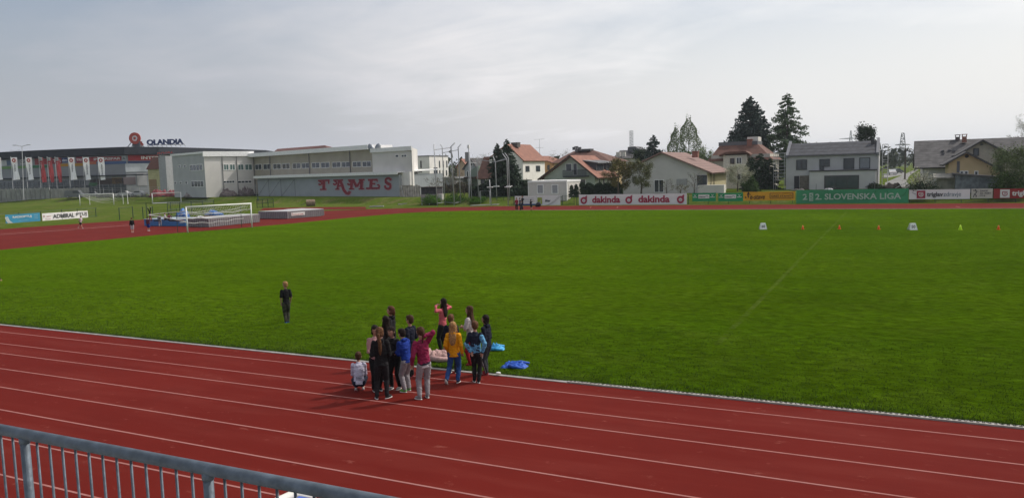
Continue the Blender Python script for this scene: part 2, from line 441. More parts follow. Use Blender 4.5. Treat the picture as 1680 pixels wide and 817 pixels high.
strip(ln, [G(1012, 341.5), G(1014, 339)], .10, .0042)
tag(ln.build('track_lines', LINE), kind='structure')
def b_worn(t, b, nz, rp, mix, bump):
    b_grass(t, b, nz, rp, mix, bump); l = b.inputs['Base Color'].links[0].from_socket
    t.links.new(mix(rp(nz(1.5, 7, rough=.7), [(.40, .0), (.62, .5)]), l, (.13, .15, .045)), b.inputs['Base Color'])
CHALK = ground_mat('worn_line', b_worn)
wl = MB(); strip(wl, [G(-80, 390.3), G(0, 385), G(110, 377.2), G(212, 369.6)], .24, .005); tag(wl.build('bend_line', mat('bend_paint', (.42, .27, .24), var=.2, vs=2)), kind='structure')
hl = MB(); strip(hl, [V(-4.5, 22, 0), V(-4.5, 86, 0)], .18, .034)
tag(hl.build('halfway_line', CHALK), kind='structure')
# kerb: plain concrete to the left, perforated drain channel to the right
kb = MB()
kb.bx(-62, -7.0, D0+.0, D0+.13, -.01, .018)
kb.bx(-44, XR, FAR-.12, FAR, -.01, .05)
tag(kb.build('kerb', CONC), kind='structure')
dr = MB(); x = -7.0
LG = mat('drain_concrete', (.33, .315, .285), var=.25, vs=6)
while x < 14:
    L = .10; dr.bx(x, x+.045, D0, D0+.13, -.01, .035); dr.bx(x+.045, x+L, D0, D0+.035, -.01, .035); dr.bx(x+.045, x+L, D0+.095, D0+.13, -.01, .035); x += L
dr.bx(14, XR, D0, D0+.13, -.01, .06)
tag(dr.build('drain_channel', LG), kind='structure')
# tufts of grass overhanging the near kerb and roughening the near pitch: too many to count
def tufts(n, seed, x0, x1, y0, y1, hmin, hmax, colr, name, zb=.03, bias=2.0):
    r_ = np.random.default_rng(seed)
    X = r_.uniform(x0, x1, n); Y = y0+(y1-y0)*r_.uniform(0, 1, n)**bias
    a = r_.uniform(0, 2*pi, n); h = r_.uniform(hmin, hmax, n); wd = h*.16; la = r_.uniform(0, 2*pi, n); ls = h*r_.uniform(.1, .8, n)
    P = np.zeros((n, 3, 3))
    P[:, 0] = np.stack([X-np.cos(a)*wd, Y-np.sin(a)*wd, np.full(n, zb-.005)], 1)
    P[:, 1] = np.stack([X+np.cos(a)*wd, Y+np.sin(a)*wd, np.full(n, zb-.005)], 1)
    P[:, 2] = np.stack([X+np.cos(la)*ls, Y+np.sin(la)*ls, zb+h], 1)
    return tri_mesh(name, P.reshape(-1, 3), colr)
def tri_mesh(name, P, m, parent=None, off=None):
    n = len(P)//3; me = bpy.data.meshes.new(name)
    if off is not None: P = P-np.array(off)
    me.vertices.add(len(P)); me.vertices.foreach_set('co', P.astype(np.float32).ravel())
    me.loops.add(len(P)); me.loops.foreach_set('vertex_index', np.arange(len(P), dtype=np.int32))
    me.polygons.add(n); me.polygons.foreach_set('loop_start', np.arange(0, len(P), 3, dtype=np.int32)); me.polygons.foreach_set('loop_total', np.full(n, 3, dtype=np.int32))
    me.materials.append(m); me.update(); me.validate()
    o = bpy.data.objects.new(name, me); COL.objects.link(o)
    if parent is not None: o.parent = parent
    return o
BLADE = mat('grass_blades', (.045, .085, .005), var=.5, vs=2.5, rough=.8)
o = tufts(60000, 5, -42, 14, D0+.10, D0+7, .03, .06, BLADE, 'grass', bias=3.0)
tag(o, 'short green grass blades along the near edge of the pitch', 'grass', kind='stuff')
# ------------------------------------------------------------------ buildings
WHITE = mat('white_render', (.74, .72, .68), var=.08, vs=.8, bump=.1)
WHITEFR = mat('white_frame', (.80, .80, .78), var=.04)
DARKFR = mat('dark_frame', (.05, .05, .055), var=.1)
SHADEW = mat('off_white_render', (.58, .56, .52), var=.10, vs=.6, bump=.1)
GREYR = mat('grey_render', (.44, .44, .44), var=.08, vs=.7, bump=.1)
BLUEGREY = mat('blue_grey_cladding', (.34, .365, .385), var=.07, vs=.5, wave=(1.6, 'X', .10))
METALR = mat('pale_metal_edge', (.80, .80, .79), var=.08, rough=.5)
REDTILE = mat('red_roof_tile', (.130, .064, .048), var=.28, vs=1.5, wave=(1.1, 'Z', .35), bump=.5, bs=5)
ORTILE = mat('orange_roof_tile', (.25, .115, .080), var=.25, vs=1.5, wave=(1.1, 'Z', .30), bump=.5, bs=5)
BROWNTILE = mat('brown_pink_roof_tile', (.215, .135, .115), var=.15, vs=1.2, wave=(.8, 'Z', .35), bump=.5, bs=5)
DARKTILE = mat('dark_roof_tile', (.055, .058, .068), var=.3, vs=1.5, wave=(.62, 'Z', .55), bump=.5, bs=5)
OLDTILE = mat('weathered_dark_tile', (.080, .077, .078), var=.45, vs=1.0, wave=(1.0, 'Z', .35), bump=.6, bs=5)
WOODD = mat('dark_wood', (.06, .045, .035), var=.3, vs=4)
BRICK = mat('chimney_brick', (.26, .12, .09), var=.3, vs=8)
GREENR = mat('pale_green_render', (.44, .50, .43), var=.06, vs=.7)
YELLOWR = mat('yellow_render', (.55, .42, .24), var=.10, vs=.7)
GUTTER = mat('gutter_metal', (.12, .12, .13), var=.1, rough=.5)

def chimney(parent, c, w_, h, m=None, name='chimney'):
    q = MB(); q.box((c[0], c[1], c[2]), (w_, w_, h)); q.box((c[0], c[1], c[2]+h/2+.06), (w_+.16, w_+.16, .12)); return q.build(name, m or BRICK, parent)
def antenna(parent, p, h=2.5, name='aerial'):
    q = MB(); p = Vector(p); q.tube([p, p+V(0, 0, h)], .03, 5)
    for z, L in ((h, 1.2), (h*.45, .9)):
        q.tube([p+V(-L, 0, z), p+V(L, 0, z)], .022, 4)
        for k in range(6): q.tube([p+V(-L+.4*k*L, -.3, z), p+V(-L+.4*k*L, .3, z)], .012, 4)
    return q.build(name, GUTTER, parent)
def roofslab(mb, a, b, c, d, th=.22):
    a, b, c, d = map(Vector, (a, b, c, d)); n = (b-a).cross(d-a).normalized()
    if n.z < 0: n = -n
    mb.prism([a, b, c, d], -n*th)

def house_fy(name, label, xl, xr, xp, Y0, Y1, zb, zel, zer, zp, wall, roof, over=.5, group=None, overf=.5):
    """house whose ridge runs away from the pitch: gable to the front. X range, peak x, front/back Y, eave heights left/right, peak height"""
    t = thing(name, label, 'house', ((xl+xr)/2, (Y0+Y1)/2, zb), group)
    m = MB(); m.prism([V(xl, Y0, zb), V(xr, Y0, zb), V(xr, Y0, zer), V(xp, Y0, zp), V(xl, Y0, zel)], (0, Y1-Y0, 0)); m.build('wall', wall, t)
    r = MB(); ya, yb = Y0-overf, Y1+overf
    for xe, ze, s in ((xl, zel, -1), (xr, zer, 1)):
        k = (zp-ze)/abs(xe-xp); e = V(xe+s*over, ya, ze-k*over+.24); p = V(xp, ya, zp+.24)
        th = .2
        n = V(s*k, 0, 1).normalized()
        q = [p, e, e-n*th, p-V(0, 0, th*sqrt(1+k*k))]
        r.prism(q, (0, yb-ya, 0))
    rf = r.build('roof', roof, t)
    return t, rf
def house_fx(name, label, x0, x1, Y0, Y1, zb, ze, zp, wall, roof, over=.4, overx=.3, yr=None, group=None, cat='house'):
    """house whose ridge runs along the pitch"""
    t = thing(name, label, cat, ((x0+x1)/2, (Y0+Y1)/2, zb), group); yr = (Y0+Y1)/2 if yr is None else yr
    m = MB(); m.prism([V(x0, Y0, zb), V(x0, Y1, zb), V(x0, Y1, ze), V(x0, yr, zp), V(x0, Y0, ze)], (x1-x0, 0, 0)); m.build('wall', wall, t)
    r = MB(); th = .2
    for ye, s in ((Y0, -1), (Y1, 1)):
        k = (zp-ze)/abs(ye-yr); e = V(x0-overx, ye+s*over, ze-k*over+.24); p = V(x0-overx, yr, zp+.24); n = V(0, s*k, 1).normalized()
        r.prism([p, e, e-n*th, p-V(0, 0, th*sqrt(1+k*k))], (x1-x0+2*overx, 0, 0))
    rf = r.build('roof', roof, t)
    return t, rf

# --- 1 slate-roofed new house behind the green league banner
b0 = G(1300, 311, 1.0); Y0 = b0.y; F = FY(Y0)
x0 = AT(1289, 300, Y0).x; x1 = AT(1441, 300, Y0).x; ze = AT(1360, 254.5, Y0).z
Yr = Y0+4.2; zr = AT(1445, 230.5, Yr).z
t = thing('house', 'new grey house with dark slatted roof and scaffolding behind the green league banner', 'house', ((x0+x1)/2, Y0+4, 1))
m = MB(); m.prism([V(x0, Y0, 1), V(x0, Y0+8.4, 1), V(x0, Y0+8.4, ze), V(x0, Yr, zr-.35), V(x0, Y0, ze)], (x1-x0, 0, 0)); m.build('wall', GREYR, t)
r = MB()
for ye, s in ((Y0-.15, -1), (Y0+8.55, 1)): roofslab(r, (x0+.35, ye, ze+.1), (x1-.35, ye, ze+.1), (x1-.35, Yr, zr), (x0+.35, Yr, zr))
rf = r.build('roof', DARKTILE, t)
for xx in (x0-.02, x1-.36):
    q = MB(); q.prism([V(xx, Y0-.3, ze-.3), V(xx, Y0+8.7, ze-.3), V(xx, Y0+8.7, ze+.15), V(xx, Yr, zr+.42), V(xx, Y0-.3, ze+.15)], (.38, 0, 0)); q.build('parapet', mat('zinc_verge', (.17, .175, .19), var=.1, rough=.5), rf)
q = MB(); panel(q, FY(Y0), x0+.3, x1-.3, ze-.10, ze+.08, .16, .30); q.build('gutter', GUTTER, rf)
q = MB(); c_ = AT(1432, 240, Yr-1.2); q.box((c_.x, Yr-1.1, zr-.35), (.5, .6, 1.3)); q.build('chimney', mat('slate_chimney', (.06, .06, .065)), rf)
for (a, b_, c_, d), k in (((1306.5, 262.5, 1324, 279), 2), ((1344.5, 261.5, 1361.5, 273.5), 2), ((1384, 260, 1401.5, 277.5), 1)): wpx(t, F, a, b_, c_, d, DARKFR, mull=k)
wpx(t, F, 1410, 259, 1427.5, 277, DARKFR, glass=mat('covered_glass', (.22, .24, .26), rough=.35, var=.1))
wpx(t, F, 1344.5, 273, 1352, 279, DARKFR)
u0, z1 = F.px(1303, 289); u1, z0 = F.px(1311, 309)
q = MB(); panel(q, F, u0, u1, 1.0, z1, 0, .05); q.build('door', mat('dark_door', (.04, .04, .045)), t)
q = MB(); a, z1 = F.px(1312, 288.5); b_, _ = F.px(1327, 309); panel(q, F, a, b_, 1.0, z1, 0, .04); q.build('unrendered_panel', mat('raw_brick_panel', (.17, .15, .12), var=.3, vs=3), t)
# front extension with the wide window
Fe = FY(Y0-2.2); xa = AT(1328, 300, Y0-2.2).x; xb = AT(1437, 300, Y0-2.2).x; zt = AT(1380, 279.5, Y0-2.2).z
q = MB(); q.bx(xa, xb, Y0-2.2, Y0-.002, .9, zt-.12); q.build('extension', mat('light_grey_render', (.50, .50, .49), var=.07, vs=.8), t)
q = MB(); q.bx(xa-.12, xb+.12, Y0-2.32, Y0-.004, zt-.12, zt+.03); q.build('extension_cap', DARKFR, t)
wpx(t, Fe, 1352.5, 288.5, 1409, 310, DARKFR, mull=3)
Fr = FX(x1); # right side face
# scaffolds
def scaffold(label, xa, xb, ya, yb, z0, z1, nl):
    t = thing('scaffold', label, 'scaffold', ((xa+xb)/2, (ya+yb)/2, z0), 'scaffold towers beside the new grey house')
    SC = mat('scaffold_steel', (.40, .41, .42), rough=.5, var=.15)
    for xx in (xa, xb):
        for yy in (ya, (ya+yb)/2, yb): q = MB(); q.tube([(xx, yy, z0), (xx, yy, z1+.9)], .035, 5); q.build('upright', SC, t)
    for k in range(1, nl+1):
        zz = z0+(z1-z0)*k/nl; q = MB()
        for yy in (ya, yb):
            for h in (0, .5, 1.0): q.tube([(xa, yy, zz+h-.05), (xb, yy, zz+h-.05)], .028, 5)
        for xx in (xa, xb):
            for h in (.5, 1.0): q.tube([(xx, ya, zz+h-.05), (xx, yb, zz+h-.05)], .028, 5)
        q.build('guard_rail', SC, t)
        q = MB(); q.bx(xa, xb, ya+.03, yb-.03, zz-.1, zz-.05); q.build('deck', WOODD, t)
    return t
xs0 = AT(1270, 300, Y0).x; scaffold('scaffold tower at the left wall of the new grey house', xs0, x0-.15, Y0-.4, Y0+3.6, 1, AT(1275, 262, Y0).z, 3)
pa = AT(1452, 300, Y0+12); pb = AT(1457.5, 300, Y0+12)
scaffold('taller scaffold tower behind the right corner of the new grey house', AT(1447, 290, Y0+9).x, AT(1456, 290, Y0+9).x, Y0+8.6, Y0+12, 1, AT(1452, 247, Y0+9).z, 4)

# --- 2 low brown-roofed bungalow
Y0 = G(1080, 318, 1.0).y; Y0 = 117.0; F = FY(Y0)
xp = AT(1086, 252, Y0).x; zp = AT(1086, 252, Y0).z
xr = AT(1160, 284, Y0).x; zer = AT(1160, 282, Y0).z; xl = AT(1021, 300, Y0).x
Yb = AX(1199, 281, AT(1167, 284, Y0-.5).x).y
slope = (zp-zer)/(xr-xp); zel = zp-slope*(xp-xl)
zel = max(zel, 2.6)
t, rf = house_fy('house', 'pale grey bungalow with brownish pink tiled roof behind the white and red banner', xl, xr, xp, Y0, Yb, 1, zel, zer, zp, mat('pale_grey_render', (.56, .545, .51), var=.06, vs=.7), BROWNTILE, over=.9, overf=.6)
chimney(rf, AT(1141, 254, Y0+8), .9, .9)
wpx(t, F, 1073, 295, 1089.5, 316, WHITEFR, mull=2)
wpx(t, F, 1144, 288, 1160, 305, DARKFR, mull=2, out=.02)
q = MB(); a = AT(1110, 294, Y0); b_ = AT(1128, 304, Y0); panel(q, F, a.x, b_.x, b_.z, a.z, 0, .06); q.build('shutter', mat('grey_shutter', (.36, .36, .35), wave=(6, 'Z', .2)), t)
q = MB(); a = AT(1145, 305, Y0-1.4); b_ = AT(1188, 318, Y0-1.4); q.bx(a.x, b_.x, Y0-1.5, Y0-.1, 1.0, AT(1160, 304, Y0-1.4).z); q.build('terrace_wall', SHADEW, t)
Fx = FX(xr)
for ya in (2.0, 4.3): window(t, Fx, Y0+ya, Y0+ya+.9, 2.2, 3.8, DARKFR)
q = MB(); panel(q, Fx, Y0+.3, Yb-.3, 1.2, zer-.3, 0, .03); q.build('side_cladding', mat('yellowish_render', (.50, .44, .27)), t)

# --- 3 green house with orange roof, balcony and dormers
Y0 = 119.0; F = FY(Y0)
xp = AT(938, 257, Y0).x; zp = AT(938, 257.5, Y0).z
xl = AT(893, 290, Y0).x; zel = AT(893, 291, Y0).z; xr = AT(976, 288, Y0).x; zer = AT(976, 288, Y0).z
Yb = AX(1003, 280, xr).y; Yb = min(max(Yb, Y0+10), Y0+15)
t, rf = house_fy('house', 'pale green gabled house with orange tiled roof, front balcony and dark dormers', xl, xr, xp, Y0, Yb, 1, zel, zer, zp, GREENR, ORTILE, over=.8, overf=.9)
q = MB()
for xe, ze, s in ((xl, zel, -1), (xr, zer, 1)):
    k = (zp-ze)/abs(xe-xp); ya = Y0-.92
    q.prism([V(xp, ya, zp+.30), V(xe+s*.85, ya, ze-k*.85+.28), V(xe+s*.85, ya, ze-k*.85-.02), V(xp, ya, zp-.04)], (0, -.05, 0))
q.build('barge_board', WOODD, rf)
wpx(t, F, 928, 268.5, 938.5, 281.5, WHITEFR); wpx(t, F, 940, 268, 947.5, 288, WHITEFR, name='balcony_door')
wpx(t, F, 904, 294, 913, 300, WHITEFR); wpx(t, F, 927.5, 294.5, 937.5, 302, WHITEFR); wpx(t, F, 951, 294, 961.5, 312, WHITEFR, name='french_door')
a = AT(923.5, 280, Y0-1.2); b_ = AT(962, 288.5, Y0-1.2)
q = MB(); q.bx(a.x, b_.x, Y0-1.3, Y0-.01, b_.z-.2, b_.z)
for k in range(28): xx = a.x+(b_.x-a.x)*k/27; q.bx(xx-.03, xx+.03, Y0-1.3, Y0-1.25, b_.z, a.z-.05)
q.bx(a.x, b_.x, Y0-1.32, Y0-1.22, a.z-.05, a.z+.04); q.build('balcony', mat('balcony_metal', (.05, .055, .06)), t)
# dormers on the right slope
k = (zp-zer)/(xr-xp)
for yy in (Y0+2.2, Y0+7.2):
    xa = xp+(xr-xp)*.30; xb = xp+(xr-xp)*.86; zt = zp-k*(xa-xp)+.45; zb_ = zp-k*(xb-xp)+.2
    q = MB(); q.prism([V(xa, yy, zt-.25), V(xb, yy, zt-.65), V(xb, yy, zb_), V(xa, yy, zt-.9)], (0, 3.6, 0)); dm = q.build('dormer', mat('dormer_cladding', (.07, .075, .08), var=.2), rf)
    q = MB(); q.prism([V(xa-.9, yy-.3, zt+.05), V(xb+.4, yy-.3, zt-.55), V(xb+.4, yy-.3, zt-.70), V(xa-.9, yy-.3, zt-.1)], (0, 4.2, 0)); q.build('dormer_roof', mat('dormer_roofing', (.16, .165, .17)), dm)
    window(dm, FX(xb), yy+.4, yy+3.2, zb_+.25, zt-.85, DARKFR, mull=3)
for yy in (1.5, 3.6, 5.7, 7.8):
    if Y0+yy+1 < Yb: window(t, FX(xr), Y0+yy, Y0+yy+.9, 1.9, 3.4, WHITEFR)
q = MB()
for k_ in range(2): q.box(AT(942+k_*9, 244, Y0+9), (.5, .4, .5))
q.build('roof_vent', GUTTER, rf)

# red hipped roof behind the green house
Yq = 140.0
A = AT(903, 268, Yq); B_ = AT(1001, 262, Yq); T1 = AT(941, 246.5, Yq+6); T2 = AT(975, 249, Yq+6)
t = thing('house', 'house with a broad red hipped roof rising behind the pale green house', 'house', ((A.x+B_.x)/2, Yq+6, 1))
m = MB(); m.bx(A.x+.6, B_.x-.6, Yq+.5, Yq+11.5, 1, A.z+.05); m.build('wall', YELLOWR, t)
r = MB(); C4 = [V(A.x, Yq, A.z), V(B_.x, Yq, A.z), V(B_.x, Yq+12, A.z), V(A.x, Yq+12, A.z)]; T1.z = T2.z = (T1.z+T2.z)/2
for f_ in ([C4[0], C4[1], T2, T1], [C4[1], C4[2], T2], [C4[2], C4[3], T1, T2], [C4[3], C4[0], T1], C4[::-1]): r.poly(f_)
rf = r.build('roof', REDTILE, t)
q = MB(); q.bx(T1.x+1, T2.x-.5, Yq+5, Yq+7, T1.z-.1, T1.z+.35); q.build('ridge_cap', OLDTILE, rf)
chimney(rf, (T1.x+1.0, Yq+5, T1.z+.3), .5, 1.0, GUTTER); 

# --- 4 white house with orange roof and spruces
Y0 = 150.0; F = FY(Y0)
xp = AT(832, 240, Y0).x; zp = AT(832, 238, Y0).z; xl = AT(803, 262, Y0).x; zel = AT(803, 261, Y0).z; xr = AT(857.5, 262, Y0).x; zer = AT(857.5, 262.5, Y0).z
Yb = AX(893.5, 262, xr).y
t, rf = house_fy('house', 'white two storey house with orange tiled roof beside two dark spruces', xl, xr, xp, Y0, Yb, 1, zel, zer, zp, WHITE, ORTILE, over=.5, overf=.3)
Fx = FX(xr)
for a, b_, c_, d in ((862, 272.5, 868.5, 282), (879, 272, 886, 281.5)): wpx(t, Fx, a, b_, c_, d, DARKFR, mull=2)
chimney(rf, AT(846, 238.5, Y0+3), 1.5, .9, mat('dark_chimney', (.10, .09, .085)), 'chimney')
antenna(rf, AT(885.5, 254, Yb-1), 3.4)
# --- 5 small orange house end + low houses left of the spruces
Y0 = 168.0; F = FY(Y0); a = AT(894, 268, Y0); b_ = AT(907, 302, Y0)
t, rf = house_fy('house', 'orange rendered house glimpsed between the white house and the green house', a.x-5, b_.x, a.x-3, Y0, Y0+9, 1, a.z, AT(905, 268, Y0).z, AT(890, 257, Y0).z, mat('orange_render', (.50, .30, .15)), ORTILE)
wpx(t, F, 898, 271, 902, 279, DARKFR)
Y0 = 148.0; F = FY(Y0)   # low house with steep red roof
a = AT(784, 291, Y0); b_ = AT(803, 291, Y0); tp = AT(790, 264, Y0+3)
t, rf = house_fx('house', 'low white house with a steep rusty red roof left of the spruces', a.x, b_.x+1.2, Y0, Y0+8, 1, a.z-.1, tp.z+.6, WHITE, REDTILE, yr=Y0+3.5)
wpx(t, F, 788.5, 294.5, 796.5, 302, DARKFR, mull=2); wpx(t, F, 789, 305, 796.5, 312, DARKFR)
Y0 = 165.0; F = FY(Y0)
a = AT(762, 276, Y0); b_ = AT(783, 276, Y0); p_ = AT(773, 261, Y0)
t, rf = house_fy('house', 'grey gabled house with small attic window behind the cage poles', a.x, b_.x, p_.x, Y0, Y0+10, 1, a.z, b_.z, p_.z, mat('bluish_grey_render', (.33, .35, .37)), OLDTILE)
wpx(t, F, 771, 268, 775.5, 273, WHITEFR); wpx(t, F, 765, 281, 769, 291, WHITEFR)
q = MB(); q.box(AT(767, 258, Y0+4), (.9, .9, 2.4)); q.build('chimney', mat('grey_chimney', (.2, .2, .2)), rf)
Y0 = 156.0; a = AT(772, 285, Y0); b_ = AT(792, 300, Y0)
t = thing('shed', 'green sided annex under a brown lean-to roof beside the grey gabled house', 'shed', (a.x+2, Y0+2, 1))
m = MB(); m.prism([V(a.x, Y0, 1), V(b_.x-1, Y0, 1), V(b_.x-1, Y0, AT(790, 272, Y0).z), V(a.x, Y0, AT(772, 279, Y0).z)], (0, 5, 0)); m.build('wall', mat('dull_green_board', (.17, .22, .18)), t)
q = MB(); q.bx(a.x-.8, b_.x, Y0-2.2, Y0-.02, AT(780, 293, Y0).z, AT(780, 290, Y0).z); q.build('roof', WOODD, t)
Y0 = 200.0
for (xa, xb, xpk, ytop, yev, lab) in ((733, 750, 741, 262, 274, 'distant house with an orange roof right of the white cube building'), (748, 764, 757, 266, 279, 'distant salmon walled house with orange roof behind the bent cage poles')):
    a = AT(xa, yev, Y0); b_ = AT(xb, yev, Y0); p_ = AT(xpk, ytop, Y0); Y0 += 6
    t, rf = house_fy('house', lab, a.x, b_.x, p_.x, Y0, Y0+10, 1, a.z, b_.z, p_.z, mat('salmon_render', (.50, .36, .27)), ORTILE)
    F = FY(Y0); wpx(t, F, (xa+xb)/2-2, yev+2, (xa+xb)/2+2, yev+8, WHITEFR)
# --- 6 white cube buildings
Y0 = 162.0; F = FY(Y0); xr = AT(705, 280, Y0).x; xl = AT(672, 280, Y0).x; zt = AT(700, 257, Y0).z; Yb = AX(735, 260, xr).y
t = thing('building', 'white flat roofed cube building with narrow slot windows', 'building', ((xl+xr)/2, Y0+5, 1))
m = MB(); m.bx(xl, xr, Y0, Yb, 1, zt); m.build('wall', WHITE, t)
q = MB(); q.bx(xl-.1, xr+.1, Y0-.1, Yb+.1, zt, zt+.25); q.build('roof_edge', GUTTER, t)
for a, b_, c_, d in ((679, 264, 682, 276), (689.5, 264, 692, 276), (682.5, 280.5, 692.5, 283)): wpx(t, F, a, b_, c_, d, DARKFR, fw_=.05)
Fx = FX(xr)
for a, b_, c_, d in ((720, 264, 722, 275.5), (726, 264, 728, 275), (732, 264, 734, 275), (720.5, 279.5, 722.5, 289.5), (726, 279.5, 728, 289), (711.5, 275, 718, 289), (731.5, 279.5, 733.5, 288)): wpx(t, Fx, a, b_, c_, d, DARKFR, fw_=.05)
# low grey walls and parapets in front of it
Y0 = 150; a = AT(678, 293, Y0); b_ = AT(745, 291, Y0)
t = thing('garage_row', 'long low grey flat roofed garage row below the white cube building', 'garage', (a.x, Y0+3, 1))
m = MB(); m.bx(a.x, b_.x, Y0, Y0+6, 1, b_.z-.3); m.build('wall', mat('grey_block', (.25, .26, .27), var=.15), t)
q = MB(); q.bx(a.x-.3, b_.x+.3, Y0-.3, Y0+6, b_.z-.3, b_.z+.1); q.build('roof', mat('felt_roof', (.30, .31, .32)), t)

# --- 7 long beige/white office building
DB = 168.0
pA = DP(417, 300, 186); pB = DP(614, 300, 153)     # plane of the long beige wing
F = Face((pA.x, pA.y, 1), (pB.x-pA.x, pB.y-pA.y))
L = (pB-pA).xy.length; bk = -F.n
t = thing('office_building', 'long two storey office building with a beige window band and white end blocks', 'building', (pA.x, pA.y, 1))
BEIGE = mat('beige_band', (.36, .325, .26), var=.10, vs=.5)
zt = F.px(515, 251.5)[1]; zt0 = F.px(419, 254)[1]
OFW = mat('office_white', (.60, .58, .55), var=.08, vs=.4)
q = MB(); q.prism([F.p(-.5, 1), F.p(L, 1), F.p(L, zt), F.p(-.5, zt)], bk*4); q.build('wing_wall', BEIGE, t)
q = MB(); q.prism([F.p(-1.0, zt, 1.2), F.p(L+.0, zt, 1.2), F.p(L, zt+.85, 1.2), F.p(-1, zt+.85, 1.2)], bk*6); q.build('roof_edge', METALR, t)
q = MB()
for x in (417.5, 443.5, 508, 575): u = F.px(x, 270)[0]; q.tube([F.p(u, 1, .12), F.p(u, zt, .12)], .08, 6)
q.build('downpipe', GUTTER, t)
for i, (a, b_) in enumerate(((418.5, 430), (432, 445), (448, 461.5), (463, 476), (480, 493.5), (495, 508.5), (511.5, 525), (526.5, 541), (545, 559.5), (560.5, 575), (578.5, 593), (594.5, 609.5))):
    yy = 271.0-(i*.45)
    wpx(t, F, a, yy-1, b_, yy+7.6, WHITEFR, fw_=.08, mull=2)
# left block
pC = DP(337, 300, 178); pD = DP(285, 300, 191)
F1 = Face((pD.x, pD.y, 1), (pC.x-pD.x, pC.y-pD.y)); L1 = (pC-pD).xy.length
dcl = (pA-pC); F2 = Face((pC.x, pC.y, 1), (dcl.x, dcl.y)); L2 = dcl.xy.length
zc = F1.px(330, 251)[1]
q = MB(); c0, c1, c2 = F1.p(0, 1), F1.p(L1, 1), F2.p(L2, 1)
q.prism([c0, c1, c2, c2-F2.n*12+F1.n*0, c0-F1.n*16], V(0, 0, zc-1)); q.build('corner_block', mat('office_grey', (.42, .43, .43), var=.07, vs=.4), t)
q = MB(); q.prism([F2.p(-.3, zc-.9, .08), F2.p(L2+.2, zc-.9, .08), F2.p(L2+.2, zc+.25, .08), F2.p(-.3, zc+.25, .08)], F2.n*.35); q.prism([F1.p(-.3, zc-.2, .06), F1.p(L1+.2, zc-.2, .06), F1.p(L1+.2, zc+.25, .06), F1.p(-.3, zc+.25, .06)], F1.n*.2); q.build('cornice', METALR, t)
q = MB(); q.prism([F2.p(.02, 1.0, .01), F2.p(L2-.02, 1.0, .01), F2.p(L2-.02, zc-.95, .01), F2.p(.02, zc-.95, .01)], F2.n*.05); q.build('pale_facing', OFW, t)
for a, b_, c_, d in ((283.5, 271, 287.5, 275.5), (292.5, 271, 296.5, 275.5), (301.5, 270.5, 305.5, 275), (286, 298, 289.5, 302.5), (295, 298, 298.5, 302.5), (304, 297.5, 308, 302.5)):
    if a > 285: wpx(t, F1, a, b_, c_, d, WHITEFR, fw_=.08)
wpx(t, F1, 311.5, 270.5, 333, 280, WHITEFR, fw_=.12, mull=4); wpx(t, F1, 313.5, 297, 335, 307, WHITEFR, fw_=.12, mull=4)
TEAL = mat('greenish_glass', (.10, .17, .16), rough=.2, spec=.6)
for a, b_ in ((366, 375.5), (376, 386), (389.5, 400), (401, 414)): wpx(t, F2, a, 269.5, b_, 279.5, WHITEFR, fw_=.12, mull=2, glass=TEAL, out=.06)
for a, b_ in ((366, 385), (389.5, 413)): wpx(t, F2, a, 296.5, b_, 300.5, WHITEFR, fw_=.12, mull=4, out=.06)
q = MB()
for x in (364.5, 388): u = F2.px(x, 270)[0]; q.tube([F2.p(u, 1, .14), F2.p(u, zc-1, .14)], .07, 6)
q.build('downpipe', GUTTER, t)
# right block
pE = DP(612.5, 300, 149); pF = DP(677.5, 300, 141); F3 = Face((pE.x, pE.y, 1), (pF.x-pE.x, pF.y-pE.y)); L3 = (pF-pE).xy.length
ztt = F3.px(640, 244.5)[1]
q = MB(); vd_ = Vector((pF.x, pF.y, 0)).normalized(); vd_ = (vd_*1.0-F3.n*.12).normalized(); q.prism([F3.p(0, 1), F3.p(L3, 1), F3.p(L3, ztt), F3.p(0, ztt)], vd_*13); q.build('end_block', OFW, t)
q = MB(); q.prism([F3.p(-.2, ztt-.5, .02), F3.p(L3+.2, ztt-.5, .02), F3.p(L3+.2, ztt+.25, .02), F3.p(-.2, ztt+.25, .02)], F3.n*.25); q.build('parapet', METALR, t)
wpx(t, F3, 648.5, 254, 654.5, 258.5, WHITEFR, fw_=.08); wpx(t, F3, 658.5, 254, 667.5, 258, WHITEFR, fw_=.08, mull=2)
q = MB(); u0, z1 = F3.px(654, 282.5); u1, z0 = F3.px(676.5, 304); panel(q, F3, u0, L3-.1, z0, z1, .01, .6); q.build('white_bay', WHITE, t)
q = MB(); c_ = F3.p(-1.1, ztt-.2, -1.4)
q.ell(c_+V(-.75, 0, .6), (.62, .42, .95), rot=Matrix.Rotation(-.5, 3, 'Y')); q.ell(c_+V(.75, .1, .6), (.62, .42, .95), rot=Matrix.Rotation(.5, 3, 'Y')); q.tube([c_+V(0, 0, -1.6), c_+V(0, 0, .3)], .30, 8); q.build('roof_fan', mat('galvanised', (.26, .28, .30), metal=.6, rough=.45), t, smooth=True)
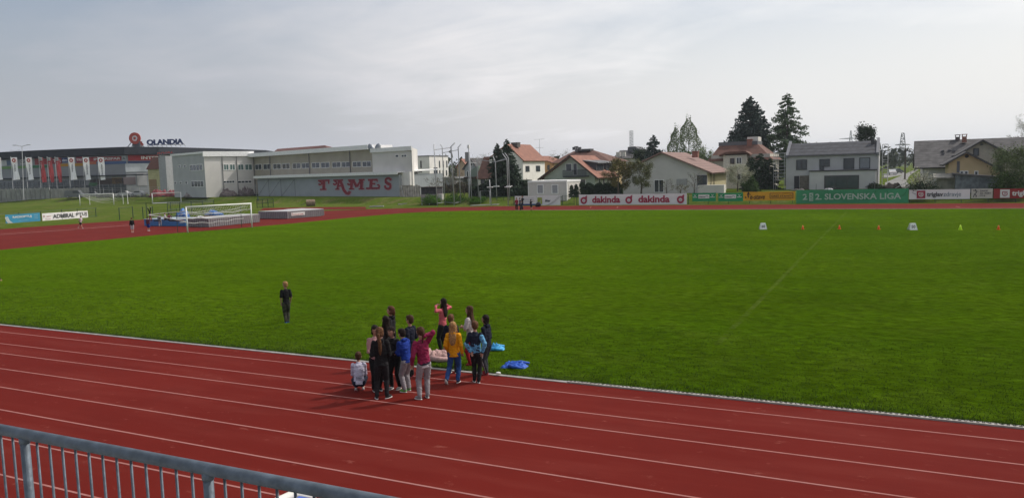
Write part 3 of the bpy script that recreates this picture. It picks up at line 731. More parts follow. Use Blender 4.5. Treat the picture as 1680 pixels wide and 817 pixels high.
# --- 8 low grey warehouse with graffiti
pA = DP(424, 322.3, 178); pB = DP(655.7, 323, 142); pA.z = pB.z = 1.0
F = Face((pA.x, pA.y, 1), (pB.x-pA.x, pB.y-pA.y)); L = (pB-pA).xy.length
zt = F.px(560, 289.2)[1]
t = thing('warehouse', 'low blue-grey warehouse with big red graffiti letters on its front', 'warehouse', (pA.x, pA.y, 1))
q = MB(); q.prism([F.p(0, .9), F.p(L, .9), F.p(L, zt), F.p(0, zt)], -F.n*10.5); q.build('wall', BLUEGREY, t)
q = MB(); q.prism([F.p(-.5, zt+.02, .7), F.p(L+.3, zt+.02, .7), F.p(L+.3, zt+.55, .7), F.p(-.5, zt+.55, .7)], -F.n*.25)
q.prism([F.p(-.5, zt+.3, .4), F.p(-.5, zt+.5, .4), F.p(-.5, zt+.9, -10.8), F.p(-.5, zt+.7, -10.8)], F.u*(L+.8)); q.build('roof', METALR, t)
RED = mat('graffiti_red', (.26, .030, .045), var=.4, vs=2.5); PINK = mat('graffiti_pale', (.42, .26, .29), var=.3, vs=2)
go = MB(); gp = MB()
z0 = F.px(560, 311)[1]; z1 = F.px(560, 295.5)[1]
zh = z1-z0
def gletter(ch, xa, xb, dz=0, zs=1.0):
    ua = F.px(xa, 303)[0]; ub = F.px(xb, 303)[0]
    for k, (da, dz_) in enumerate(((-.24, -.2), (.28, -.2), (.28, .16), (-.24, .16))): letters(gp, F, ch, ua+da, ub+da, z0+dz+dz_, z0+zh*zs+dz+dz_, .03+.003*k, bold=.02, thick=.01)
    for k, (da, dz_) in enumerate(((-.10, -.08), (.14, -.08), (.14, .08), (-.10, .08), (.02, 0))): letters(go, F, ch, ua+da, ub+da, z0+dz+dz_, z0+zh*zs+dz+dz_, .055+.003*k, bold=.02, thick=.01)
def curl(x, y, r, a0, a1, wd=.75):
    u, z = F.px(x, y)
    for o_, out_, ww in ((gp, .045, wd+.3), (go, .075, wd)):
        n = 14
        for k in range(n):
            t0 = radians(a0+(a1-a0)*k/n); t1 = radians(a0+(a1-a0)*(k+1)/n); w0 = ww*(.35+.65*sin(pi*min(1, (k+.5)/n+.25))); 
            o_.poly([F.p(u+(r-w0/2)*cos(t0), z+(r-w0/2)*sin(t0), out_), F.p(u+(r+w0/2)*cos(t0), z+(r+w0/2)*sin(t0), out_), F.p(u+(r+w0/2)*cos(t1), z+(r+w0/2)*sin(t1), out_), F.p(u+(r-w0/2)*cos(t1), z+(r-w0/2)*sin(t1), out_)])
def stroke(pts, wd, lay=0):
    for o_, out_, ww, sh_ in ((gp, .034, wd+1.5, .45), (go, .062+.004*lay, wd, 0)):
        P2 = [Vector((x+sh_, y+sh_)) for x, y in pts]; n = len(P2); w_ = wd if isinstance(wd, (int, float)) else wd
        for k in range(n-1):
            d = (P2[k+1]-P2[k]).normalized(); nn = Vector((-d.y, d.x))*ww/2; e = d*ww*.18
            q4 = [P2[k]-nn-e, P2[k+1]-nn+e, P2[k+1]+nn+e, P2[k]+nn-e]
            o_.poly([F.p(*F.px(p.x, p.y), out_+.003*(k % 2)) for p in q4])
def ringpx(x, y, r, a0, a1, wd): stroke([(x+r*cos(radians(a0+(a1-a0)*k/12)), y+r*sin(radians(a0+(a1-a0)*k/12))) for k in range(13)], wd, 1)
stroke([(522.5, 296.6), (540.5, 296.0)], 2.6); stroke([(531.5, 296), (531.5, 311)], 4.6, 1); stroke([(539.5, 297), (539.5, 301.5)], 2.0); ringpx(525.6, 300.6, 2.6, -110, 150, 2.4); stroke([(525.5, 311), (535.5, 310.8)], 2.0)
stroke([(547.5, 296.0), (562.5, 295.6)], 2.4); ringpx(549.8, 300.4, 2.6, -100, 160, 2.4); stroke([(556.5, 297), (553.8, 310.5)], 3.4, 1); stroke([(555, 305.5), (562, 305.2)], 2.0); stroke([(558.5, 296), (561.5, 304), (564.5, 312), (568.5, 317), (572.5, 317.8), (574.2, 314.5)], 4.4, 1); stroke([(550.5, 310.6), (557, 310.4)], 1.8)
stroke([(571.5, 295.8), (582, 295.4)], 2.4); ringpx(573.4, 300.4, 2.7, -100, 160, 2.4); stroke([(577.8, 296), (576.6, 310)], 4.4, 1); stroke([(580, 296), (585.3, 306.5)], 4.0, 2); stroke([(592.5, 295.5), (586.5, 306)], 3.2, 1); stroke([(593.8, 295.5), (593, 310)], 4.6, 2); stroke([(589, 295.2), (598, 295)], 2.2); stroke([(573, 310), (581, 310)], 2.0); stroke([(589, 310), (597.5, 309.8)], 2.0)
stroke([(604.5, 295.4), (619, 295)], 3.0); stroke([(609.5, 295), (608.5, 309)], 4.8, 1); stroke([(609, 301.8), (615.5, 301.5)], 2.4); stroke([(601.5, 309.3), (622.5, 308.8)], 3.0, 2); stroke([(621.5, 308.5), (622.8, 305.5), (621.5, 303.3), (619.5, 303.6)], 2.2); stroke([(619, 295), (619.2, 298)], 1.8)
ringpx(637.2, 296.6, 4.2, -10, -250, 3.2); stroke([(633.5, 298.5), (636, 301), (640.5, 303)], 4.6, 2); ringpx(636.6, 305.6, 4.4, -75, 190, 3.4)
gg = gp.build('graffiti', [PINK], t); go.build('lettering', RED, gg)
# dark netting panels leaning on the left of the warehouse front
q = MB()
for xa, xb in ((425, 444), (444, 464), (464, 487)):
    ua, ub = F.px(xa, 300)[0], F.px(xb, 300)[0]
    for a, b_ in (((ua, 1), (ua, 4.6)), ((ua, 4.6), (ub, 4.7)), ((ub, 4.7), (ub, 1.0)), ((ua, 1), (ub, 4.6))): q.tube([F.p(a[0], a[1], .5), F.p(b_[0], b_[1], .5)], .045, 4)
tag(q.build('net_frame', GUTTER, loc=F.p(3, 1, .5)), 'row of thin dark net frames standing before the grey warehouse left end', 'frame')
# red-brown roof behind the office building
a = DP(437, 251, 215); b_ = DP(539, 249, 200); q1 = DP(455, 242, 222); q2 = DP(533, 241.5, 206)
t = thing('building', 'building with a broad brick red roof rising behind the long office wing', 'building', (a.x, a.y, 1))
m = MB(); dirv = Vector((-.15, 1, 0)).normalized()
m.prism([V(a.x, a.y, 1), V(b_.x, b_.y, 1), V(b_.x, b_.y, b_.z-.6), V(a.x, a.y, b_.z-.6)], dirv*16); m.build('wall', SHADEW, t)
r = MB(); zz_ = b_.z-.6; q1.z = q2.z = (q1.z+q2.z)/2
c = [V(a.x, a.y, zz_), V(b_.x+1, b_.y, zz_), V(b_.x+1, b_.y, zz_)+dirv*16, V(a.x, a.y, zz_)+dirv*16]
for f_ in ([c[0], c[1], q2, q1], [c[1], c[2], q2], [c[2], c[3], q1, q2], [c[3], c[0], q1], c[::-1]): r.poly(f_)
r.build('roof', mat('brick_red_roof', (.13, .058, .048), var=.15), t)

# --- 9 shopping centre with curved dark roof band
ZM = 15.4
def mp(x, D): p = DP(x, 300, D); return V(p.x, p.y, 1)
P = [mp(-150, 262), mp(-60, 252), mp(0, 246), mp(70, 240), mp(140, 236), mp(208, 234), mp(262, 240), mp(320, 254), mp(380, 272), mp(440, 296)]
back = [V(P[-1].x-40, P[-1].y+60, 1), V(P[0].x-60, P[0].y+60, 1)]
t = thing('shopping_centre', 'large grey shopping centre with dark roof band and red rooftop ring sign', 'building', P[5])
MALLW = mat('mall_grey_cladding', (.235, .25, .27), var=.06, vs=.3, wave=(.5, 'Z', .06)); MALLD = mat('mall_dark_band', (.022, .026, .036), var=.2, vs=.5)
q = MB(); q.prism(P+back, V(0, 0, ZM-3.4)); q.build('wall', MALLW, t)
q = MB(); zb_ = ZM-2.4
def grow(Pl, d):
    c = sum(Pl, Vector())/len(Pl); r_ = []
    for p in Pl: q_ = Vector((p.x, p.y, 0)).normalized(); r_.append(p-q_*d)
    return r_
PG = grow(P, 1.3)
q.prism([V(p.x, p.y, ZM-2.2) for p in PG+back], V(0, 0, 2.2)); q.build('roof_band', MALLD, t)
def seg(i): return Face((P[i].x, P[i].y, 1), (P[i+1].x-P[i].x, P[i+1].y-P[i].y)), (P[i+1]-P[i]).xy.length
GL2 = mat('mall_glass', (.05, .065, .075), rough=.15, spec=.6, var=.5, vs=.35)
MULL = mat('mall_mullion', (.20, .22, .24))
for i in range(1, 5):
    F, L = seg(i); q = MB(); panel(q, F, .02, L-.02, 1.2, 6.0 if i < 4 else 4.5, .02, .10); gl = q.build('glazing', GL2, t)
    q = MB(); n = int(L/1.8)
    for k in range(n+1): u = min(max(.1, L*k/n), L-.1); panel(q, F, u-.07, u+.07, 1.2, 6.0 if i < 4 else 4.5, .102, .22)
    for z in (2.8, 4.4): panel(q, F, .1, L-.1, z-.05, z+.05, .102, .20)
    q.build('mullion', MULL, gl)
    q = MB(); panel(q, F, .03, L-.03, 6.9, 7.25, .02, .5); q.build('canopy_edge', MALLD, t)
# coloured sign boards along the left face
def board(x0_, y0_, x1_, y1_, colr, name='sign_board', text=None, tc_=(.75, .75, .75), i=None, out=.12, bold=.03, tx=None):
    # choose the wall segment the board's middle lies on
    for k in range(len(P)-1):
        F, L = seg(k); u, z = F.px((x0_+x1_)/2, (y0_+y1_)/2)
        if 0 <= u <= L: break
    ua, za = F.px(x0_, (y0_)); ub, _ = F.px(x1_, y0_); _, zb2 = F.px((x0_+x1_)/2, y1_); _, za2 = F.px((x0_+x1_)/2, y0_)
    q = MB(); panel(q, F, ua, ub, zb2, za2, .02, out); o = q.build(name, colr if not isinstance(colr, tuple) else mat('board_%02d_%02d_%02d' % tuple(int(c_*99) for c_ in colr), colr, var=.1, vs=.6), t)
    if text:
        q = MB(); h = za2-zb2
        if tx: ta, tb = F.px(tx[0], y0_)[0], F.px(tx[1], y0_)[0]
        else: ta, tb = ua+(ub-ua)*.08, ub-(ub-ua)*.08
        letters(q, F, text, ta, tb, zb2+h*.22, za2-h*.22, out, bold=bold, thick=.03); q.build('lettering', mat('sign_text_%02d%02d%02d' % tuple(int(c_*99) for c_ in tc_), tc_, var=.05), o)
    return o
BR = (.30, .028, .035)
board(1, 263.5, 11, 272.5, (.45, .46, .47)); board(11, 263, 22, 271, (.10, .15, .22)); board(33, 262, 43.5, 270, (.42, .42, .43), text='C&A', tc_=(.08, .08, .09))
board(44, 271.5, 85, 275.5, (.03, .15, .07)); board(0, 273, 44, 277, (.13, .26, .09)); board(57, 260.5, 70, 270.5, (.22, .035, .04)); board(70, 260.5, 86, 269.5, BR); board(86, 259.5, 101, 269, (.26, .02, .03), text='Tuš', tc_=(.6, .5, .5))
board(101.5, 259, 111, 267, (.035, .065, .20), text='dm', tc_=(.6, .6, .65)); board(125, 257.5, 136, 267.5, (.27, .03, .06), text='tray', tc_=(.7, .6, .6)); board(97, 268.5, 137, 273, (.42, .23, .03))
board(146.5, 257.2, 199, 264.6, BR, text='INTERSPAR', tx=(154, 198), tc_=(.62, .60, .58)); board(137, 265.5, 158, 270, (.40, .12, .06)); board(159, 265.2, 207, 269.6, (.06, .11, .24))
board(200, 256.5, 206.8, 264, (.35, .37, .38), text='A', tc_=(.12, .14, .15)); board(209.6, 254.6, 261, 263.8, BR, text='INTERSPAR', tx=(231, 285), tc_=(.68, .66, .64)); board(209.6, 264.5, 258, 268, (.03, .05, .13))
board(148, 293, 207, 302.5, (.07, .055, .05), name='poster'); board(205, 268.5, 254, 282, (.42, .45, .48), name='glass_front'); board(184, 292, 200, 302, (.42, .26, .07), name='poster')
board(202, 290.5, 222, 303, (.12, .10, .11), name='poster'); board(224, 284, 240, 305, (.33, .33, .34), name='entrance'); board(147, 286, 160, 307, (.17, .19, .21), name='door_bay'); board(147, 300, 160, 305, (.06, .16, .08), name='hoarding', out=.2)
q = MB(); F, L = seg(4); q.box(mp(190, 229)+V(0, 0, 6.0), (20, 3, .3), F.u, -F.n); q.build('canopy', MALLD, t)
# ring logo and lettering on the roof
FL = Face(mp(205, 243), (P[6].x-P[5].x, P[6].y-P[5].y)); FL = Face(mp(200, 240), (CR.x, CR.y))
SR = mat('sign_red', (.42, .075, .055), var=.06); SW = mat('sign_white', (.62, .62, .62), var=.03); SB = mat('sign_navy', (.045, .065, .17), var=.1)
u, z = FL.px(221.5, 227.3); R_ = (FL.px(231, 227)[0]-u)
q = MB(); disc(q, FL, u, z, R_*.48, R_, .22, 32)
for k in range(32):
    t0, t1 = 2*pi*k/32, 2*pi*(k+1)/32
    for rr in (R_, R_*.48): q.poly([FL.p(u+rr*cos(t0), z+rr*sin(t0), .22), FL.p(u+rr*cos(t1), z+rr*sin(t1), .22), FL.p(u+rr*cos(t1), z+rr*sin(t1), -.1), FL.p(u+rr*cos(t0), z+rr*sin(t0), -.1)])
disc(q, FL, u, z, 0, R_*.24, .25, 16)
q.prism([FL.p(u+R_*.35, z-R_*.15, .26), FL.p(u+R_*.60, z-R_*.05, .26), FL.p(u+R_*1.55, z-R_*1.1, .26), FL.p(u+R_*1.2, z-R_*1.35, .26)], FL.n*.05)
rg = q.build('ring_logo', SR, t); q = MB(); disc(q, FL, u, z, R_*.25, R_*.47, .15, 24); q.build('logo_inner', SW, rg)
q = MB(); 
for x in (204, 212, 219, 226, 234): 
    a = FL.px(x, 241)[0]; b_ = FL.px(222, 230)[0]; q.tube([FL.p(a, ZM+.0, -1.5 if x != 219 else 0), FL.p(a*.35+b_*.65, z-R_*.6, -.12)], .12, 5)
q.bx(FL.p(u, z).x-1.6, FL.p(u, z).x+1.6, FL.p(u, z).y+.3, FL.p(u, z).y+1.2, ZM, ZM+1.9); q.build('sign_frame', GUTTER, t)
q = MB(); ua = FL.px(241, 233)[0]; ub = FL.px(301, 233)[0]; za = FL.px(271, 239.2)[1]; zb2 = FL.px(271, 228.6)[1]
letters(q, FL, 'QLANDIA', ua, ub, za+.0, zb2, .0, bold=.045, thick=.30); q2_ = q.build('lettering', SB, t)
letters_back = MB(); letters(letters_back, FL, 'QLANDIA', ua, ub, za, zb2, -.02, bold=.045, thick=.0); letters_back.build('letter_back', SB, q2_)
q = MB()
for k in range(9): a = ua+(ub-ua)*k/8; q.tube([FL.p(a, ZM, -1.2), FL.p(a, za+.4, -.05)], .07, 4)
q.tube([FL.p(ua, za+.2, -.1), FL.p(ub, za+.2, -.1)], .08, 4); q.build('sign_frame', GUTTER, t)

# small red lettering and tower with yellow glazing between mall and office
p0 = mp(258, 214); p1 = mp(272, 211)
t = thing('pylon', 'pale grey sign pylon with red lettering between shopping centre and office', 'pylon', p0)
F = Face(p0, ((p1-p0).x, (p1-p0).y)); u0, zt = F.px(259.5, 257); u1, _ = F.px(271, 257)
q = MB(); q.prism([F.p(u0, 1), F.p(u1, 1), F.p(u1, zt), F.p(u0, zt)], -F.n*2.2); q.build('body', mat('pylon_grey', (.36, .37, .38)), t)
q = MB(); a, za = F.px(259, 252.3); b_, zb2 = F.px(286, 248.3); letters(q, F, 'RIVAL', a, b_, za-.2, zb2, .1, bold=.02, shear=.3, thick=.2); q.build('lettering', mat('neon_red', (.50, .06, .05)), t)
q = MB(); q.tube([F.p(a, za-.35, .1), F.p(b_, za-.35, .1)], .12, 5); q.tube([F.p(a+.6, zt-.5, .0), F.p(a+.6, za-.35, .1)], .1, 5); q.build('bracket', GUTTER, t)
p0 = mp(244, 222); p1 = mp(285, 216); F = Face(p0, ((p1-p0).x, (p1-p0).y)); L = (p1-p0).xy.length
t = thing('building', 'yellow fronted annex with red sloping roof half hidden behind the grey pylon', 'building', p0)
zt = F.px(265, 277.5)[1]; q = MB(); q.prism([F.p(0, 1), F.p(L, 1), F.p(L, zt), F.p(0, zt)], -F.n*8); q.build('wall', mat('pale_yellow_panel', (.50, .47, .24), var=.12, vs=1.2, wave=(.7, 'Z', .25)), t)
q = MB(); zr = F.px(265, 258)[1]; q.prism([F.p(-.3, zt, .4), F.p(L, zt, .4), F.p(L, zr, .4), F.p(3.2, zr, .4)], -F.n*8.4); q.build('roof', mat('faded_red_roof', (.20, .085, .07), var=.15), t)
q = MB(); a = F.px(270, 300)[0]; panel(q, F, a, L-.5, 1, F.px(275, 290)[1], .01, .1); q.build('entrance', GL2, t)
q = MB(); a = F.px(244, 300)[0]; panel(q, F, .3, F.px(257, 300)[0], 1, F.px(265, 294)[1], .01, .1); q.build('lower_panel', mat('orange_brown_panel', (.30, .20, .10)), t)

# --- 10 big farm house and yellow gabled house at the right
Y0 = 120.0; Yr = Y0+6.5
a = AT(1499, 258, Y0); b_ = AT(1760, 258, Y0); zr = AT(1600, 231, Yr).z; ze = AT(1530, 274, Y0-.6).z
t, rf = house_fx('farmhouse', 'long house with a broad weathered dark tiled roof and two chimneys', AT(1514, 270, Y0).x, b_.x, Y0, Y0+13, 1, ze, zr, SHADEW, OLDTILE, over=.6, overx=1.0)
for x in (1571, 1581): 
    p = AT(x, 229, Yr); q = MB(); q.box((p.x, Yr+(0 if x < 1575 else -1.2), zr+.2), (.55, .55, .8)); 
    for dx in (-.25, .25):
        for dy in (-.25, .25): q.box((p.x+dx, Yr+(0 if x < 1575 else -1.2)+dy, zr+.7), (.08, .08, .3))
    q.box((p.x, Yr+(0 if x < 1575 else -1.2), zr+.88), (.7, .7, .08)); q.build('chimney', mat('dark_chimney2', (.12, .10, .10)) if x < 1575 else BRICK, rf)
q = MB()
for x, y in ((1547, 242), (1558, 241), (1565, 243), (1547, 249)):
    p = AT(x, y, Y0+3.4); kz = (zr-ze)/6.5; q.box((p.x, Y0+3.4+(y-242)*-.1, ze+kz*(3.4+(y-242)*-.1)+.32), (.35, .35, .2))
q.build('roof_hatch', GUTTER, rf)
# big gable behind
Yg = Y0-4; F = FY(Yg); xp = AT(1612, 232, Yg).x; zp = AT(1612, 232.5, Yg).z
xl = AT(1575, 262, Yg).x; xr = AT(1662, 270, Yg).x; zl = AT(1560, 262, Yg).z
k = .62
t, rf = house_fy('house', 'beige gabled house wing with dark roof verge behind the yellow gable', xl, xr, xp, Yg, Yg+10, 1, zp-k*(xp-xl), zp-k*(xr-xp), zp, mat('beige_render', (.40, .36, .29)), OLDTILE, over=.6, overf=.5)
wpx(t, F, 1608.5, 236, 1612.5, 239, DARKFR, fw_=.05); wpx(t, F, 1597, 243.5, 1606, 256, DARKFR)
Yg = Y0-9.5; F = FY(Yg); xp = AT(1585.5, 251.5, Yg).x; zp = AT(1585.5, 252, Yg).z; xl = AT(1556, 280, Yg).x; xr = AT(1640, 290, Yg).x
k = .60
t, rf = house_fy('house', 'yellow rendered gable house with round attic vent behind the grey plank shed', xl, xr, xp, Yg, Yg+7, 1, zp-k*(xp-xl), max(1.8, zp-k*(xr-xp)), zp, YELLOWR, OLDTILE, over=.7, overf=.5)
t['label'] = 'yellow rendered gable house with a round attic vent above the grey plank shed'
q = MB(); u, z = F.px(1586, 256.5); disc(q, F, u, z, 0, .22, .03, 14); q.build('vent', DARKFR, t)
for x0_, x1_ in ((1574.5, 1581), (1582, 1588.5), (1598.5, 1605)): wpx(t, F, x0_, 280.5, x1_, 288, WHITEFR)
q = MB(); a = F.px(1570, 268)[0]; panel(q, F, a, a+.3, F.px(1570, 283)[1], F.px(1570, 265)[1], 0, .1); q.build('downpipe', GUTTER, t)
# grey plank shed and the low tiled lean-to beside it
Yg = Y0-12; a = AT(1568, 285, Yg); b_ = AT(1645, 291, Yg)
t = thing('shed', 'grey weathered plank shed with a lean-to roof behind the white hoardings', 'shed', ((a.x+b_.x)/2, Yg+2, 1))
q = MB(); q.prism([V(a.x, Yg, .9), V(b_.x, Yg, .9), V(b_.x, Yg, b_.z-.1), V(a.x, Yg, a.z-.1)], (0, 2.2, 0)); q.build('wall', mat('grey_planks', (.17, .19, .20), var=.35, vs=2.0, wave=(3.2, 'X', .45)), t)
q = MB(); q.prism([V(a.x-.3, Yg-.3, a.z-.08), V(b_.x+.5, Yg-.3, b_.z-.1), V(b_.x+.5, Yg-.3, b_.z+.04), V(a.x-.3, Yg-.3, a.z+.07)], (0, 2.6, 0)); q.build('roof', mat('felt_dark', (.14, .14, .14)), t)
a = AT(1531, 292, Yg+1); b_ = AT(1568, 290, Yg+1)
t = thing('shed', 'low concrete block shed with flat tiled roof left of the plank shed', 'shed', ((a.x+b_.x)/2, Yg+2, 1))
q = MB(); q.bx(a.x+.4, b_.x-.05, Yg+1, Yg+2.4, .9, AT(1550, 293, Yg+1).z); q.build('wall', mat('block_wall', (.22, .22, .17), var=.3, vs=1.5), t)
q = MB(); z_ = AT(1550, 293, Yg+1).z; q.prism([V(a.x, Yg+.5, z_), V(b_.x-.05, Yg+.5, z_), V(b_.x-.05, Yg+.5, z_+.15), V(a.x, Yg+.5, z_+.15)], (0, 1.9, .45)); q.build('roof', mat('lichen_tiles', (.24, .23, .20), var=.4, vs=2), t)
# --- 11 old villa with red roof between the trees
Y0 = 137.0; F = FY(Y0)
a = AT(1165, 262, Y0); b_ = AT(1262, 262, Y0); zt1 = AT(1210, 241.5, Y0+4).z; ze = AT(1200, 264, Y0).z
t = thing('villa', 'old villa with red tiled mansard roof and pale bay front below the conifers', 'house', ((a.x+b_.x)/2, Y0+6, 1))
q = MB(); q.bx(a.x, b_.x, Y0+.8, Y0+12, 1, ze+1.0); q.build('wall', mat('villa_render', (.46, .43, .38)), t)
r = MB(); zt_ = AT(1210, 238, Y0+4).z; c = [V(a.x-.6, Y0+.2, ze), V(b_.x+.6, Y0+.2, ze), V(b_.x+.6, Y0+12.6, ze), V(a.x-.6, Y0+12.6, ze)]; d = [V(AT(1181, 240, Y0+4).x, Y0+4, zt_), V(AT(1243, 240, Y0+4).x, Y0+4, zt_), V(AT(1243, 240, Y0+4).x, Y0+9, zt_), V(AT(1181, 240, Y0+4).x, Y0+9, zt_)]
for k in range(4): r.poly([c[k], c[(k+1) % 4], d[(k+1) % 4], d[k]])
r.poly(d); r.poly(c[::-1]); rf = r.build('roof', REDTILE, t)
q = MB(); q.bx(d[0].x-.2, d[1].x, Y0+3.9, Y0+9.1, zt_-.1, zt_+.55); q.build('attic_terrace', mat('terrace_grey', (.13, .13, .14)), rf)
q = MB(); q.bx(AT(1225, 238, Y0+4).x, AT(1243, 238, Y0+4).x, Y0+4.5, Y0+8, zt_+.56, zt_+1.3); q.build('attic_room', SHADEW, rf)
chimney(rf, AT(1230, 235, Y0+4), .8, 1.1)
# bay
a2 = AT(1186.5, 256, Y0-.4); b2 = AT(1225, 256, Y0-.4); pk = AT(1209, 244, Y0-.4)
q = MB(); q.prism([V(a2.x, Y0-.4, 1), V(b2.x, Y0-.4, 1), V(b2.x, Y0-.4, a2.z+.2), V(pk.x+1.6, Y0-.4, pk.z-1.1), V(pk.x-1.6, Y0-.4, pk.z-1.1), V(a2.x, Y0-.4, a2.z+.2)], (0, 4, 0)); q.build('bay', mat('bay_render', (.60, .56, .48)), t)
q = MB(); q.prism([V(a2.x-.6, Y0-.9, a2.z-.1), V(pk.x-1.7, Y0-.9, pk.z-.9), V(pk.x+1.7, Y0-.9, pk.z-.9), V(b2.x+.6, Y0-.9, a2.z-.1), V(b2.x+.6, Y0-.9, a2.z+.2), V(pk.x+1.5, Y0-.9, pk.z-.5), V(pk.x-1.5, Y0-.9, pk.z-.5), V(a2.x-.6, Y0-.9, a2.z+.2)], (0, 4.5, 0)); q.build('bay_roof', REDTILE, rf)
F = FY(Y0-.4)
wpx(t, F, 1198, 260, 1205, 269.5, WOODD); wpx(t, F, 1208, 258.5, 1217, 269.5, WHITEFR, mull=2); wpx(t, F, 1195, 286, 1201, 296, WHITEFR); wpx(t, F, 1208, 285, 1216, 296, WHITEFR)
# --- 12 distant dark-roofed house with lattice mast
Y0 = 190.0; F = FY(Y0)
a = AT(1007, 256, Y0); b_ = AT(1050, 256, Y0)
t, rf = house_fx('house', 'distant house with a dark slate roof and two skylights under the lattice mast', a.x, b_.x, Y0, Y0+12, 1, a.z-.8, AT(1030, 248, Y0+6).z, SHADEW, OLDTILE)
q = MB(); a = AT(1031, 252, Y0+4); b_ = AT(1047, 256, Y0+4); q.prism([V(a.x, Y0+3.5, 9), V(b_.x+1.5, Y0+3.5, 9), V(b_.x, Y0+3.5, AT(1046, 244, Y0+4).z), V(AT(1043, 241, Y0+4).x, Y0+3.5, AT(1043, 240.5, Y0+4).z), V(a.x, Y0+3.5, AT(1031, 241.5, Y0+4).z)], (0, 6, 0)); q.build('attic_block', mat('slate_grey', (.10, .10, .11)), rf)
q = MB()
for x in (1016, 1025): p = AT(x, 254, Y0+1.8); q.box((p.x, Y0+1.0, p.z), (1.0, .5, 1.3))
q.build('skylight', SHADEW, rf)
def lattice(label, px_, yb, yt, D, w0, w1, cat='mast', arms=(), z0=1.0, name='lattice_mast', tr=.05):
    b_ = DP(px_, yb, D); zt_ = DP(px_, yt, D).z; m_ = mat('galv_lattice', (.30, .31, .33), rough=.5)
    t = thing(name, label, cat, (b_.x, b_.y, z0)); q = MB(); H = zt_-z0; n = 12
    def wdt(s): return w0+(w1-w0)*s
    for sx in (-1, 1):
        for sy in (-1, 1): q.tube([(b_.x+sx*w0/2, b_.y+sy*w0/2, z0), (b_.x+sx*w1/2, b_.y+sy*w1/2, zt_)], tr, 4)
    q.build('leg', m_, t); q = MB()
    for k in range(n):
        s0, s1 = k/n, (k+1)/n; za, zb_ = z0+H*s0, z0+H*s1; sgn = 1 if k % 2 else -1
        for sy in (-1, 1):
            q.tube([(b_.x-sgn*wdt(s0)/2, b_.y+sy*wdt(s0)/2, za), (b_.x+sgn*wdt(s1)/2, b_.y+sy*wdt(s1)/2, zb_)], tr*.7, 4)
            q.tube([(b_.x-wdt(s1)/2, b_.y+sy*wdt(s1)/2, zb_), (b_.x+wdt(s1)/2, b_.y+sy*wdt(s1)/2, zb_)], tr*.7, 4)
    q.build('bracing', m_, t)
    for (yy, L) in arms:
        z_ = DP(px_, yy, D).z; q = MB(); q.tube([(b_.x-L*.9, b_.y-L*.44, z_), (b_.x, b_.y, z_+.5), (b_.x+L*.9, b_.y+L*.44, z_)], tr, 4); q.tube([(b_.x-L*.9, b_.y-L*.44, z_), (b_.x+L*.9, b_.y+L*.44, z_)], tr, 4); q.build('cross_arm', m_, t)
    return t
lattice('slim telecom lattice mast standing on the dark-roofed distant house', 1036, 243, 215, 205, .75, .75, z0=DP(1036, 242, 205).z, tr=.035)
lattice('tall tapering power pylon by the road gap right of the grey house', 1480, 280, 219, 420, 5, 1.2, cat='pylon', arms=((245, 5), (238, 4)), name='power_pylon', tr=.22)
lattice('distant power pylon with cross arms seen over the slatted roof', 1395, 280, 215, 560, 5, .5, cat='pylon', arms=((228, 8), ), name='power_pylon', tr=.18)
# wooden pole with wires
p = G(1485.5, 296, 1.0); p = DP(1484.5, 295, 160); tz = DP(1484.5, 244, 160).z
t = thing('utility_pole', 'dark wooden utility pole beside the road gap', 'pole', (p.x, p.y, 1)); q = MB(); q.tube([(p.x, p.y, 1), (p.x, p.y, tz)], [.16, .11], 8); q.build('post', WOODD, t)
q = MB()
for k in range(3): q.tube([(p.x, p.y, tz-.3-.25*k), (p.x-30, p.y+16, tz+.2-.25*k)], .03, 3); q.tube([(p.x, p.y, tz-.3-.25*k), (p.x+22, p.y-12, tz+.2-.5*k)], .03, 3)
q.build('wire', GUTTER, t)
# --- road in the gap and hills behind
q = MB(); rp_ = [(G(1452, 309, 1), G(1500, 309, 1)), (G(1452, 300, 1), G(1487, 299, 1)), (G(1468, 293, 1), G(1491, 290, 1)), (G(1484, 286, 1), G(1497, 285, 1)), (G(1500, 279, 1), G(1507, 278.5, 1))]
for (a, b_), (c, d) in zip(rp_[:-1], rp_[1:]): q.poly([a+V(0, 0, .02), b_+V(0, 0, .02), d+V(0, 0, .02), c+V(0, 0, .02)])
q.poly([V(p_.x, p_.y, 1.012) for p_ in (G(1450, 293, 1), G(1484, 286.5, 1), G(1486, 283, 1), G(1450, 285, 1))])
tag(q.build('road', ROAD), kind='structure')
hm = mat('far_hill', (.05, .075, .045), var=.3, vs=.004)
q = MB(); hp = []
for k in range(80):
    x = -600+k*40; y_h = 256+ 7*noise.noise(Vector((k*.13, 1, 0)))-(7 if 1200 < x < 1800 else 0)
    hp.append((x, y_h))
Dh = 4200
for (xa, ya), (xb, yb) in zip(hp[:-1], hp[1:]):
    ha = 304.5-xa*.0283-ya if False else 0
    def hz(x): return 304.3-x*.0282
    ta = DP(xa, hz(xa)-5-6*abs(noise.noise(Vector((xa*.004, 3, 0))))-(3 if xa > 1300 else 0), Dh); tb = DP(xb, hz(xb)-5-6*abs(noise.noise(Vector((xb*.004, 3, 0))))-(3 if xb > 1300 else 0), Dh)
    fa = DP(xa, hz(xa), Dh*.6); fb = DP(xb, hz(xb), Dh*.6); fa.z = fb.z = .5
    q.poly([fa, fb, tb, ta]); 
    ba = ta*1.2; bb = tb*1.2; ba.z = bb.z = .5; q.poly([ta, tb, bb, ba])
tag(q.build('hills', hm, smooth=True), kind='structure')
